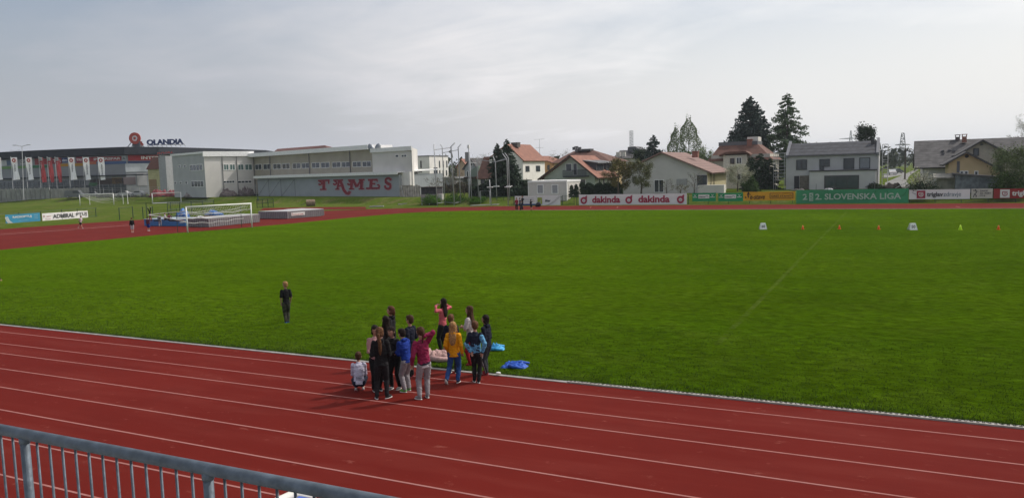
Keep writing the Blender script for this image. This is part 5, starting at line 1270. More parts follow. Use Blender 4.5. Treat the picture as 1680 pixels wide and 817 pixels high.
MBL = mat('mat_blue', (.045, .17, .40), var=.12, rough=.5); MBT = mat('mat_pale_top', (.30, .36, .42), var=.12)
ma = G(310, 372.5); mb_ = G(343, 373.2); mc = G(400, 367.5); mc = mb_+(mc-mb_).normalized()*7.5; md = ma+(mc-mb_)
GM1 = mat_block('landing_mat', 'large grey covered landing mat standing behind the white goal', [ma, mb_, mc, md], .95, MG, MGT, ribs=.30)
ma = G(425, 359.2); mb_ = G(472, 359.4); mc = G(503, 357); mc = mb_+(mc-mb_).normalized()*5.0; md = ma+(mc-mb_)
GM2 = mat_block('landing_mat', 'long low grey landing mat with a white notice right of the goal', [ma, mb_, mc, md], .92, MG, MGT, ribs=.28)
Fm = Face(mb_, (mc.x-mb_.x, mc.y-mb_.y)); q = MB(); panel(q, Fm, .5, 2.5, .35, .75, .08, .10); nb_ = q.build('notice', PW, GM2); q = MB(); letters(q, Fm, 'POZOR', .8, 2.3, .42, .55, .10, thick=.01); letters(q, Fm, '!', .6, .68, .4, .7, .10, thick=.01); q.build('lettering', mat('print_red', (.4, .05, .05)), nb_)
ma = G(500.5, 356.4); mb_ = G(531, 354.2); ddir = (mb_-ma).normalized(); perp = V(-ddir.y, ddir.x, 0); perp = perp if perp.y > 0 else -perp
mat_block('landing_mat', 'smaller grey ribbed landing mat adjoining the long low mat', [ma+ddir*.15, mb_, mb_+perp*5, ma+ddir*.15+perp*5], .90, MG, MGT, ribs=.25)
ma = G(237, 371); mb_ = G(306, 371.5); 
dd = (mb_-ma).normalized(); pp = V(-dd.y, dd.x, 0); pp = pp if pp.dot(ma) > 0 else -pp
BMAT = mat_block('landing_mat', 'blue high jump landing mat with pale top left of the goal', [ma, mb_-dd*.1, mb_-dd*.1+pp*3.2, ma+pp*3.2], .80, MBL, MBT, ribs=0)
# blue tarpaulin pieces beyond the grey mat
def heap(name, label, cat, c, rx, ry, h, m_, seed=1, n=18, amp=.35, rot=0, sub=None):
    q = MB(); rs = random.Random(seed); R_ = Matrix.Rotation(rot, 3, 'Z'); i0 = 0; rings = 7
    for a in range(rings+1):
        f_ = a/rings
        for k in range(n):
            th = 2*pi*k/n; rr = f_*(1+amp*noise.noise(Vector((cos(th)*1.3+seed, sin(th)*1.3, seed*.7))))
            z = h*max(0.0, (1-f_**4))*(0.35+.55*abs(noise.noise(Vector((cos(th)*f_*rx*1.3+seed, sin(th)*f_*ry*1.3, 4+seed)))*2.0))
            p = R_ @ V(rx*rr*cos(th), ry*rr*sin(th), 0); q.v.append((c[0]+p.x, c[1]+p.y, c[2]+z+.004))
    for a in range(rings):
        for k in range(n):
            b_ = (k+1) % n; q.f.append((a*n+k, (a+1)*n+k, (a+1)*n+b_, a*n+b_)); q.m.append(0)
    q.f.append(tuple(rings*n+k for k in range(n-1, -1, -1))); q.m.append(0)
    o = q.build(name, m_, loc=(c[0], c[1], c[2]), smooth=True); return tag(o, label, cat)
TARP = mat('blue_tarpaulin', (.03, .12, .34), var=.3, vs=3, rough=.4)
c_ = G(351, 353); heap('tarpaulin', 'crumpled blue tarpaulin lying beyond the grey landing mat', 'tarpaulin', c_, 1.5, 1.2, .9, TARP, 3)
c_ = G(300, 358); heap('tarpaulin', 'blue tarpaulin heap behind the left goal post', 'tarpaulin', c_, .9, .9, 1.7, TARP, 5)
JBL = mat('jacket_royal', (.02, .085, .42), var=.35, vs=12, rough=.55); JCY = mat('jacket_cyan', (.04, .30, .58), var=.35, vs=12, rough=.55)
def garment(name, label, foot, m_, rot, L=.75, sc=1.0, seed=1):
    """crumpled jacket lying on the grass: body lump with ridged folds and a sleeve"""
    c = G(*foot, .03); q = MB(); R_ = Matrix.Rotation(rot, 3, 'Z'); nx, ny = 22, 14
    for a in range(nx+1):
        for b_ in range(ny+1):
            u, v = a/nx*2-1, b_/ny*2-1
            x = u*L*.5; y = v*L*.28*(1-.25*u)*(1+.25*noise.noise(Vector((u*2+seed, 1, 0)))); e = max(0, 1-max(abs(u), abs(v))**4)
            z = e*(.05+.11*abs(noise.noise(Vector((u*3.2+seed, v*2.6, seed)))*2)+.05*abs(sin(u*9+v*4+seed)))*sc
            p = R_ @ V(x, y, 0); q.v.append((c.x+p.x, c.y+p.y, c.z+z))
    for a in range(nx):
        for b_ in range(ny): i = a*(ny+1)+b_; q.f.append((i, i+ny+1, i+ny+2, i+1)); q.m.append(0)
    for s_ in (-1, 1):
        pts = [c+R_@V(-.15*L, s_*.2*L, .05), c+R_@V(.1*L, s_*.42*L, .06), c+R_@V(.45*L, s_*.40*L, .045)]
        q.tube(pts, [.07*sc, .06*sc, .04*sc], 8)
    o = q.build(name, m_, loc=c, smooth=True); return tag(o, label, 'jacket', None)
garment('jacket', 'royal blue jacket dropped on the grass right of the children', (845, 601), JBL, radians(5), .66, .7, 2)
garment('jacket', 'cyan blue jacket lying on the grass behind the boy in the dark hoodie', (812, 573), JCY, radians(20), .55, .8, 6)
garment('jacket', 'pale pink patterned jacket spread on the grass between magenta and yellow tops', (716, 588), mat('jacket_blush', (.42, .27, .25), var=.35, vs=14), radians(30), .95, 1.4, 9)
c_ = G(817, 613, .055); tag(MB().ell(c_+V(0, .02, .02), (.07, .05, .025)).build('white_scrap', PW, loc=c_), 'small white scrap lying on the kerb by the red shoes', 'litter')
# bag at the far fence, roller, boards
c_ = G(883.5, 339.4); t = thing('bag', 'black sports bag slumped against the leaf logo banner', 'bag', c_); q = MB(); q.ell(c_+V(0, 0, .30), (.42, .25, .34)); q.ell(c_+V(-.22, 0, .2), (.3, .22, .22)); q.build('body', BLACK, t, smooth=True); q = MB(); q.tube([c_+V(-.15, -.1, .5), c_+V(.1, -.1, .78), c_+V(.3, -.1, .5)], .02, 5); q.build('handle', BLACK, t)
c_ = G(510, 338.3); t = thing('field_roller', 'rusty steel field roller lying on the grass before the graffiti wall', 'roller', c_)
RU = mat('rusty_steel', (.22, .16, .11), var=.35, vs=4); dv = V(cos(YAW), sin(YAW)+.3, 0).normalized(); q = MB(); q.tube([c_-dv*.75+V(0, 0, .58), c_+dv*.75+V(0, 0, .58)], .56, 20); q.build('drum', RU, t, smooth=False)
q = MB(); nn = V(-dv.y, dv.x, 0); q.tube([c_-dv*.85+V(0, 0, .58), c_-dv*.85-dv*.9+nn*.1+V(0, 0, .15)], .04, 5); q.tube([c_-dv*.9+V(0, 0, .58), c_+dv*.9+V(0, 0, .58)], .06, 6); q.build('axle_frame', WOODD, t)
for x, y, L, lab in ((618, 339.6, 2.2, 'pale board lying at the grass edge below the graffiti wall'), (673, 335.5, 4.0, 'long pale plank on the grass left of the small pinkish hut')):
    c_ = G(x, y); q = MB(); q.box(c_+V(0, 0, .09), (L, .7, .14), (cos(YAW), sin(YAW), 0), (-sin(YAW), cos(YAW), 0)); q.box(c_+V(0, -.1, .19), (L*.6, .2, .05), (cos(YAW), sin(YAW), 0), (-sin(YAW), cos(YAW), 0)); tag(q.build('board', CONC, loc=c_), lab, 'board')
# small hut
a = G(691, 336.5); Yh = a.y; b_ = AT(717, 330, Yh)
t = thing('hut', 'small pinkish hut with a dark netted top beside the throwing cage', 'hut', ((a.x+b_.x)/2, Yh, 0))
FH = FY(Yh); zt = FH.px(704, 319)[1]; q = MB(); q.bx(a.x, b_.x, Yh, Yh+2.0, .45, zt); q.build('body', mat('hut_board', (.32, .27, .27), var=.12), t)
q = MB(); q.bx(a.x+.05, b_.x-.05, Yh+.05, Yh+1.9, zt+.001, zt+1.1); q.build('netted_top', mat('dark_net', (.05, .045, .05), var=.5, vs=4), t)
q = MB(); q.bx(a.x-.1, b_.x+.1, Yh-.1, Yh+2.1, zt+1.1, zt+1.2); q.build('roof', WOODD, t)
for xx in (a.x+.1, (a.x+b_.x)/2, b_.x-.1): q = MB(); q.bx(xx-.05, xx+.05, Yh+.05, Yh+.15, -.02, .45); q.build('leg', STEEL, t)
q = MB(); q.bx(b_.x+.02, b_.x+.75, Yh+.3, Yh+.9, .65, 1.7); q.build('side_box', SHADEW, t)

# ------------------------------------------------------------------ throwing cages
def pole(parent, base, pts_px, D=None, r=.07, name='pole'):
    b_ = G(*base); D = depth(b_); pts = [b_] + [DP(x, y, D) for x, y in pts_px]; pts = [b_] + [V(p.x, p.y, p.z) for p in pts[1:]]
    q = MB(); q.tube(pts, r, 8); q.build(name, STEEL, parent, smooth=True); return pts
t = thing('throwing_cage', 'tall steel pole throwing cage with bent tips left of the lamp pole', 'cage', G(735, 337))
p1 = pole(t, (717.5, 338.6), [(711.8, 237)]); p2 = pole(t, (730.5, 336.5), [(725.5, 242), (722.8, 237.5)]); p3 = pole(t, (745.6, 337.5), [(739.8, 241), (746.4, 234.6)], r=.10); p4 = pole(t, (756, 336), [(751.6, 242), (756.7, 236.6)], r=.08)
q = MB(); z = -.4
def atz(P_, z): a, b_ = P_[0], P_[1]; f_ = (z-a.z)/(b_.z-a.z); return a.lerp(b_, f_)
q.tube([atz(p1, 8.6), atz(p3, 8.9)], .05, 5); q.build('tie_bar', STEEL, t); q = MB(); q.tube([atz(p2, 8.2), atz(p4, 8.6)], .05, 5); q.build('tie_bar', STEEL, t); q = MB(); q.tube([atz(p1, .45), atz(p2, .45), atz(p3, .42), atz(p4, .42)], .04, 5); q.build('tie_bar', STEEL, t)
t = thing('throwing_cage', 'lower steel throwing cage with curved arms in front of the spruces', 'cage', G(805, 337))
cp = [pole(t, b_, tp, r=.07) for b_, tp in (((774.2, 335.5), [(770, 250)]), ((785.5, 334.5), [(782.5, 262), (783.5, 256)]), ((806, 337.6), [(803, 295)]), ((815.5, 335), [(812.5, 266), (808.5, 256)]), ((834, 338), [(831.5, 262), (824.5, 252)]), ((836.5, 335), [(834, 259), (828, 251)]))]
q = MB(); q.tube([atz(cp[0], 6.6), atz(cp[1], 6.4)], .04, 5); q.tube([cp[1][1], cp[3][1]], .045, 5); q.tube([cp[3][1], cp[4][1]], .05, 5); q.tube([cp[3][1], cp[5][1]], .05, 5); q.build('tie_bar', STEEL, t); q = MB(); q.tube([atz(cp[0], .4), atz(cp[1], .4)], .04, 5); q.build('tie_bar', STEEL, t)
for pp_ in (cp[2], cp[3], cp[4], cp[5]):
    c_ = atz(pp_, 2.75); q = MB(); q.box(c_, (.9, .3, .12)); q.build('pulley_plate', GOALW, t)
q = MB(); a = G(771, 338.3); b_ = G(816, 336.5); q.prism([a, b_, b_+V(0, 1.2, 0), a+V(0, 1.2, 0)], V(0, 0, .12)); q.build('concrete_edge', CONC, t)
# lamp pole with box
b_ = G(770, 334.8); b_.z = 0; t = thing('floodlight_pole', 'slim pole with a small box lamp on top between the two cages', 'lamp pole', b_); D = depth(b_); tp = DP(768.8, 243, D)
q = MB(); q.tube([b_, tp], [.09, .06], 8); q.build('pole', STEEL, t); q = MB(); q.box(tp+V(0, 0, .2), (.35, .3, .55)); q.build('lamp_box', GOALW, t)
# metal frames and small gate in the cage area
a = G(789, 336); t = thing('metal_frame', 'low grey tubular frame standing in the grass inside the lower cage', 'frame', a); b_ = G(804, 336); q = MB()
q.tube([a, a+V(0, 0, 2.1), b_+V(0, 0, 2.1), b_], .045, 5); a2 = a+V(-1.0, 1.5, 0); q.tube([a+V(0, 0, 2.1), a2+V(0, 0, 2.0), a2], .045, 5); q.build('tube_frame', STEEL, t)

# container cabin
Yc = 107.0; F = FY(Yc); a = AT(867, 320, Yc); b_ = AT(930, 320, Yc); zt = F.px(898, 299.5)[1]
t = thing('container_cabin', 'white flat roofed container cabin with two shuttered windows behind the banners', 'cabin', ((a.x+b_.x)/2, Yc, 0))
Ybk = Yc+5.5
q = MB(); q.bx(a.x, b_.x, Yc, Ybk, .1, zt); q.build('wall', mat('cabin_panel', (.58, .55, .52), var=.05, wave=(3.5, 'X', .06)), t)
q = MB(); q.bx(a.x-.06, b_.x+.06, Yc-.06, Ybk+.06, zt, zt+.28); q.build('roof_edge', WHITEFR, t)
q = MB()
for xx in (a.x, b_.x): q.bx(xx-.04, xx+.04, Yc-.04, Yc+.1, .1, zt)
q.build('corner_post', WHITEFR, t)
SHT = mat('cabin_shutter', (.33, .33, .35), wave=(8, 'Z', .2)); wpx(t, F, 881, 303, 892, 318, WHITEFR, glass=SHT); wpx(t, F, 905, 303, 916, 318, WHITEFR, glass=SHT)
q = MB(); panel(q, FX(b_.x), Yc+.8, Yc+1.9, .15, zt-.3, 0, .05); q.build('door', SHADEW, t)

# ------------------------------------------------------------------ cones and distance markers
def cone(x, y, h, colr, label):
    c = G(x, y, .03); m_ = mat('cone_'+label.split()[1], colr, var=.06, rough=.5); t = thing('training_cone', label, 'cone', c, 'small training cones in a line across the pitch')
    q = MB(); q.tube([c+V(0, 0, .02), c+V(0, 0, h)], [h*.34, h*.09], 14); q.build('body', m_, t, smooth=True); q = MB(); q.tube([c, c+V(0, 0, .025)], h*.42, 14); q.build('base', m_, t); return t
ORG = (.85, .16, .03)
for x, y, lab in ((1317, 376.3, 'small orange cone just right of the white marker reading 60'), (1377, 376, 'small orange cone beside the far end of the faded halfway line'), (1441.5, 376.5, 'small orange cone just left of the white marker reading 50'), (1638, 376.8, 'small orange cone at the right end of the row')): cone(x, y, .30, ORG, lab)
cone(1575.5, 377, .34, (.62, .90, .03), 'small lime yellow-green cone between marker 50 and the last orange cone')
for x, y, s_ in ((1252.5, 376.5, '60'), (1499, 377.5, '50')):
    c = G(x, y, .03); t = thing('distance_marker', 'white trapezoid distance marker board reading %s on the pitch' % s_, 'marker', c, 'white numbered distance markers')
    F = Face(c, (cos(YAW*.6), sin(YAW*.6))); pts = [(-.27, 0), (.27, 0), (.17, .46), (-.17, .46)]
    q = MB()
    a = [F.p(u, c.z+z, 0-.28*z) for u, z in pts]; b_ = [F.p(u, c.z+z, -.58+.38*z) for u, z in pts]; q.prism(a, -F.n*.02); q.prism(b_, -F.n*.02); q.prism([a[2], a[3], a[3]-F.n*.14, a[2]-F.n*.14], V(0, 0, .02)); q.build('board', mat('marker_white', (.80, .80, .78), var=.03), t)
    q = MB(); vs, fs = text_mesh(s_, .03); q.v += [tuple(F.p(-.13+.26*v[0], c.z+.13+.22*v[1], .006-.28*(.13+.22*v[1]))) for v in vs]; q.f += [tuple(f_) for f_ in fs]; q.m += [0]*len(fs); q.build('number', DGREY, t)

# ------------------------------------------------------------------ concrete wall, flags, street lamps, cars at the left
DW = 222; a = DP(-150, 326, DW); b_ = DP(82, 326, DW); a.z = b_.z = 1; F = Face(a, (b_.x-a.x, b_.y-a.y)); L = (b_-a).xy.length; zt = F.px(50, 309.3)[1]
t = thing('concrete_wall', 'long grey ribbed concrete wall below the flags', 'wall', a)
q = MB(); q.prism([F.p(0, .3), F.p(L, .3), F.p(L, zt), F.p(0, zt)], -F.n*.4); q.build('panel', mat('wall_concrete', (.26, .27, .26), var=.3, vs=.5), t)
q = MB(); n_ = int(L/1.35)
for k in range(n_): q.prism([F.p(L*k/n_, .3, .05), F.p(L*k/n_+.25, .3, .05), F.p(L*k/n_+.25, zt+.12, .05), F.p(L*k/n_, zt+.12, .05)], F.n*.18)
q.build('rib', mat('wall_rib', (.22, .23, .225), var=.3, vs=.6), t)
q = MB(); c_ = DP(84, 325, DW); d_ = DP(147, 322, DW+5); F2_ = Face(V(c_.x, c_.y, 1), (d_.x-c_.x, d_.y-c_.y)); L2_ = (d_-c_).xy.length
t = thing('concrete_wall', 'shorter grey concrete wall continuing right of the dark van', 'wall', F2_.p(0, 1))
zt = F2_.px(110, 309.5)[1]; q.prism([F2_.p(0, .3), F2_.p(L2_, .3), F2_.p(L2_, zt), F2_.p(0, zt)], -F2_.n*.4); q.build('panel', mat('wall_concrete2', (.24, .25, .24), var=.3, vs=.5), t)
q = MB()
for k in range(12): q.prism([F2_.p(L2_*k/12, .3, .05), F2_.p(L2_*k/12+.3, .3, .05), F2_.p(L2_*k/12+.3, zt+.1, .05), F2_.p(L2_*k/12, zt+.1, .05)], F2_.n*.15)
q.build('rib', mat('wall_rib2', (.2, .21, .2), var=.3), t)
FW = mat('flag_white', (.88, .88, .88), var=.06, vs=1); FR = mat('flag_red', (.40, .055, .06), var=.12, vs=1); FG = mat('flag_mark', (.12, .12, .13)); 
def flag(x, ytop, ybot, kind, label, wpx_=9.5, flen=34):
    D = 228; b_ = DP(x+4.5, 320, D); b_.z = 1; tp = DP(x, ytop, D)
    t = thing('flag_pole', label, 'flag', b_, 'tall vertical flags before the shopping centre')
    q = MB(); q.tube([b_, tp], .09, 6); q.build('pole', STEEL, t)
    rx = CR.xy.to_3d().normalized(); s_ = D/FOC; wd = wpx_*s_; ht = flen*s_; q = MB(); n = 10; top = tp-V(0, 0, .3); dwn = (b_-tp).normalized(); dwn.z = -1
    dx = (b_-tp)/(tp.z-1)
    for k in range(n+1):
        f_ = k/n; p0 = top-V(0, 0, ht*f_)+V(dx.x, dx.y, 0)*(ht*f_)
        sk = (.0 if f_ < .8 else -(f_-.8)*.8)
        for j in range(3): g_ = j/2; q.v.append(tuple(p0+rx*(wd*g_*(1+.12*sin(f_*3+x))+.1+f_*1.2*(.45 if kind == 'r' else .18))+V(-rx.y, rx.x, 0)*(.25*sin(f_*5+g_*3+x))+V(0, 0, -sk*g_*ht*.12)))
    for k in range(n):
        for j in range(2): i = k*3+j; q.f.append((i, i+1, i+4, i+3)); q.m.append(0)
    m_ = len(q.v); q.v += [(v[0]+.03, v[1]+.04, v[2]) for v in q.v[:m_]]; q.f += [tuple(m_+i for i in f_[::-1]) for f_ in q.f[:]]; q.m += [0]*len(q.f[:2*n]); q.m = [0]*len(q.f)
    fl = q.build('cloth', FR if kind == 'r' else FW, t)
    # lettering running up the cloth
    vs, fs = text_mesh('QLANDIA' if kind == 'w' else 'EUROSPIN', .03); F_ = Face(top, (rx.x, rx.y)); q = MB()
    if kind == 'w':
        off = lambda f_: .1+f_*1.2*.18
        q.v += [tuple(F_.p(off(1-(.30+.5*(1-v[0])))*1.0+wd*(.42+.26*(1-v[1]))+.08*(.3+.5*(1-v[0])), top.z-ht*(.30+.5*(1-v[0])), .35)) for v in vs]; q.f += [tuple(f_) for f_ in fs]; q.m = [0]*len(fs); q.build('lettering', FG, fl)
        q = MB(); disc(q, F_, .1+wd*.55, top.z-ht*.13, wd*.14, wd*.33, .36, 14); q.build('ring_logo', mat('flag_logo_red', (.42, .07, .06)), fl)
    else:
        q.v += [tuple(F_.p(.1+(.20+.72*(1-v[0]))*.54+wd*(.28+.36*(1-v[1])), top.z-ht*(.20+.72*(1-v[0])), .38)) for v in vs]; q.f += [tuple(f_) for f_ in fs]; q.m = [0]*len(fs); q.build('lettering', mat('flag_pink_print', (.55, .35, .36)), fl)
        q = MB(); q.poly([F_.p(.1, top.z, .36), F_.p(.1+wd, top.z, .36), F_.p(.15+wd, top.z-ht*.13, .36), F_.p(.15, top.z-ht*.13, .36)]); hd = q.build('head_patch', mat('flag_patch', (.45, .45, .46)), fl); q = MB(); letters(q, F_, 'b', .1+wd*.25, .1+wd*.75, top.z-ht*.11, top.z-ht*.03, .37, thick=.02); q.build('letter', FG, hd)
for x, kk, lab in ((-9, 'w', 'white flag with dark lettering cut by the left edge of the picture'), (17.5, 'w', 'white flag with ring logo, just left of the double arm street lamp'), (41.5, 'w', 'white flag with ring logo between the street lamp and the red flags'),
    (63.5, 'r', 'narrow red flag, nearest of the three red ones to the street lamp'), (77, 'r', 'narrow red flag in the middle of the three red ones'), (90, 'r', 'narrow red flag next to a white flag on its right'),
    (111.5, 'w', 'white flag with ring logo next to the red flags on its left'), (135.5, 'w', 'white flag with ring logo partly over the dark red sign board'), (160, 'w', 'white flag with ring logo nearest the parked white cars')):
    flag(x, 257, 310, kk, lab, 6.0 if kk == 'r' else 9.5, 41 if kk == 'r' else 37)
def lamp(x, yt, D, label, yb=318, s_=1.0):
    b_ = DP(x+2, yb, D); b_.z = 1; tp = DP(x, yt, D); t = thing('street_lamp', label, 'street lamp', b_); q = MB(); q.tube([b_, tp], [.14, .08], 6); q.build('pole', STEEL, t)
    rx = CR.xy.to_3d().normalized(); 
    for sg in (-1, 1): q = MB(); q.tube([tp, tp+rx*sg*1.6*s_+V(0, 0, .35)], .07, 5); q.box(tp+rx*sg*1.9*s_+V(0, 0, .35), (1.1*s_, .4, .16), rx, V(-rx.y, rx.x, 0)); q.build('lamp_head', STEEL, t)
lamp(36, 240.5, 214, 'double arm street lamp rising above the shopping centre roof'); lamp(25, 248.5, 300, 'smaller double arm street lamp left of the tall one', s_=.8)
def vehicle(label, x, yb, D, L, colr, kind='car', ang=0.0, name='parked_car', z0=1.0, cat='car', group=None):
    """simple parked car with shaped body, glazing and wheels"""
    c = DP(x, yb, D); c.z = z0; rx = Vector((cos(YAW+ang), sin(YAW+ang), 0)); ry = V(-rx.y, rx.x, 0); t = thing(name, label, cat, c, group)
    if kind == 'car': P_ = [(-.5, .25), (-.5, .62), (-.42, .80), (-.28, .86), (-.16, 1.30), (.14, 1.34), (.27, .95), (.46, .80), (.5, .55), (.5, .25)]; gl = [(-.255, .90), (-.155, 1.24), (.13, 1.28), (.235, .95)]; h = 1.1
    else: P_ = [(-.5, .3), (-.5, 1.2), (-.46, 2.1), (.30, 2.15), (.42, 1.35), (.5, 1.15), (.5, .3)]; gl = [(.0, 1.3), (.0, 1.95), (.28, 1.95), (.38, 1.35)]; h = 1.0
    W_ = 1.75; q = MB(); q.prism([c+rx*(u*L)-ry*W_/2+V(0, 0, z*h) for u, z in P_], ry*W_); m_ = mat('paint_'+name+'_%d' % int(x), colr, rough=.25, spec=.6, var=.03); q.build('body', m_, t)
    q = MB(); q.prism([c+rx*(u*L)-ry*(W_/2+.02)+V(0, 0, z*h) for u, z in gl], ry*(W_+.04)); q.build('side_window', GLASS, t)
    for u in (-.31, .31):
        for s__ in (-1, 1): q = MB(); p = c+rx*u*L+ry*s__*(W_/2-.08)+V(0, 0, .32); q.tube([p-ry*.11, p+ry*.11], .32, 14); w_ = q.build('wheel', BLACK, t); q = MB(); q.tube([p-ry*.12, p+ry*.12], .17, 10); q.build('hub', STEEL, w_)
    for u in (-.5, .49): q = MB(); q.box(c+rx*u*L+V(0, 0, .68*h), (.06, W_*.9, .14), rx, ry); q.build('lamp_strip', mat('lamp_glass', (.35, .2, .18), rough=.3), t)
    return t
vehicle('white hatchback parked beyond the second pitch, left of the silver estate', 204, 321, 224, 4.3, (.48, .48, .50), ang=.1)
vehicle('silver white estate car parked right of the white hatchback', 228, 321, 222, 4.4, (.40, .41, .42), ang=-.05)
vehicle('dark grey van parked in the gap of the concrete wall', 122, 321, 219, 4.6, (.12, .13, .14), 'van', name='parked_van', cat='van', ang=.1)
vehicle('light grey car parked close to the end of the concrete wall', 153, 321, 226, 4.2, (.28, .29, .30), ang=.2)
vehicle('tiny white car parked on the plot beyond the scaffold', 1463, 287, 216, 4.1, (.58, .58, .58), ang=1.3); vehicle('dark car parked behind the tiny white car beside the new house', 1470, 284, 235, 4.4, (.06, .065, .07), ang=.4)
# low boundary line of the second pitch: dark kerb wall + red wrapped heaps and rubble
a = DP(158, 323, 214); b_ = DP(422, 323.5, 180); a.z = b_.z = 1
q = MB(); dv = (b_-a); F = Face(a, (dv.x, dv.y)); q.prism([F.p(0, .5), F.p(dv.xy.length, .5), F.p(dv.xy.length, 1.35), F.p(0, 1.35)], -F.n*.3); tag(q.build('kerb_wall', mat('dark_wall', (.07, .065, .06), var=.4, vs=.8), loc=a), 'low dark kerb wall behind the second pitch', 'wall')
t = thing('wire_fence', 'tall thin wire fence with slim posts before the corner office block', 'fence', F.p(0, 1))
n_ = 16
for k in range(n_+1): u = dv.xy.length*k/n_; q = MB(); q.tube([F.p(u, 1, .2), F.p(u, 3.6, .2)], .05, 5); q.build('post', STEEL, t)
q = MB()
for z in (1.4, 2.0, 2.6, 3.1, 3.55): q.tube([F.p(0, z, .2), F.p(dv.xy.length, z, .2)], .018, 3)
q.build('wire', STEEL, t)
REDF = mat('red_wrapped', (.24, .06, .065), var=.4, vs=2); GRB = mat('rubble_grey', (.20, .18, .17), var=.5, vs=2.0)
def blob(name, label, cat, x, yb, D, wpx__, hpx, m_, seed, ry_=2.0):
    c = DP(x, yb, D); c.z = 1; s_ = D/FOC; return heap(name, label, cat, c, wpx__*s_/2, ry_, hpx*s_*1.1, m_, seed, rot=YAW, n=22)
blob('plant_heap', 'dark red heap of wrapped pallets behind the grey framed goal', 'pallets', 262, 322, 200, 34, 12, REDF, 11); blob('plant_heap', 'larger red wrapped heap at the foot of the corner office block', 'pallets', 285, 322, 198, 30, 14, REDF, 12)
blob('rubble_heap', 'grey rubble heap under the office corner windows', 'rubble', 322, 322, 186, 44, 9, GRB, 13)
blob('rubble_heap', 'brown grey scrap heap beside the warehouse left end', 'rubble', 372, 322, 182, 40, 15, mat('scrap', (.15, .125, .12), var=.6, vs=2.5), 14); blob('rubble_heap', 'dark scrap pile touching the warehouse corner', 'rubble', 404, 322, 181, 34, 16, mat('scrap2', (.12, .10, .10), var=.6, vs=3), 15)
c_ = DP(390, 302, 186); q = MB(); q.box(c_, (5.2, 1.5, .35), (cos(YAW), sin(YAW), 0), (-sin(YAW), cos(YAW), 0)); q.box(c_+V(-.8, 0, .35), (3.4, 1.2, .35), (cos(YAW), sin(YAW), 0), (-sin(YAW), cos(YAW), 0)); q.tube([c_-V(0, 0, .2), V(c_.x, c_.y, 1)], .15, 5); tag(q.build('green_stack', mat('bright_green_sheet', (.18, .36, .10), var=.2), loc=V(c_.x, c_.y, 1)), 'bright green sheeting stacked high beside the office block', 'stack')
# fence boards right of the warehouse
a = DP(656, 323.5, 140); b_ = DP(690, 323.5, 137); a.z = b_.z = 1; F = Face(a, ((b_-a).x, (b_-a).y)); L = (b_-a).xy.length
q = MB(); n_ = 9
t = thing('board_fence', 'weathered pale board fence right of the grey warehouse', 'fence', F.p(L/2, 1))
for k in range(n_): q.prism([F.p(L*k/n_+.03, .8), F.p(L*(k+1)/n_-.03, .8), F.p(L*(k+1)/n_-.03, 3.0+.1*sin(k*2)), F.p(L*k/n_+.03, 3.0+.1*sin(k*2))], -F.n*.06)
q.build('boards', mat('pale_boards', (.34, .31, .28), var=.35, vs=1.5), t); q = MB(); q.tube([F.p(.5, 3, .1), F.p(1.3, .9, .3)], .05, 5); q.build('brace', STEEL, t)
# ------------------------------------------------------------------ trees, hedges and shrubs
BARK = mat('bark', (.10, .085, .07), var=.3, vs=3, bump=.4)
BARKG = mat('grey_bark', (.15, .135, .115), var=.3, vs=3)
def leafmat(name, c, var=.35, vs=.9): return mat(name, c, var=var, vs=vs, rough=.85, spec=.1)
L_SPR = leafmat('spruce_needles', (.042, .066, .042)); L_BLUE = leafmat('fir_needles', (.056, .078, .068)); L_LARCH = leafmat('larch_needles', (.095, .135, .074)); 
L_FRESH = leafmat('fresh_leaves', (.17, .22, .10)); L_BUD = leafmat('bud_brown', (.13, .12, .045)); L_BUD2 = leafmat('bud_grey_green', (.125, .135, .065)); L_BLOS = leafmat('blossom_white', (.40, .40, .30), var=.3); L_HEDGE = leafmat('hedge_leaves', (.036, .062, .034)); L_BUSH = leafmat('bush_leaves', (.055, .095, .025)); L_GR = leafmat('ground_cover_leaves', (.075, .16, .02)); L_PALE = leafmat('pale_leaves', (.13, .17, .075)); L_DARKB = leafmat('dark_bush_leaves', (.03, .05, .025))
def tris(centers, size, rs, flat=0.0):
    n = len(centers); a = rs.normal(0, 1, (n, 3)); a[:, 2] *= (1-flat); a /= np.linalg.norm(a, axis=1)[:, None]
    b = rs.normal(0, 1, (n, 3)); b -= (b*a).sum(1)[:, None]*a; b /= np.linalg.norm(b, axis=1)[:, None]
    s = (np.asarray(size)*rs.uniform(.6, 1.3, n))[:, None]
    P = np.stack([centers-a*s*.5-b*s*.28, centers+a*s*.6, centers-a*s*.3+b*s*.42], 1)
    return P.reshape(-1, 3)
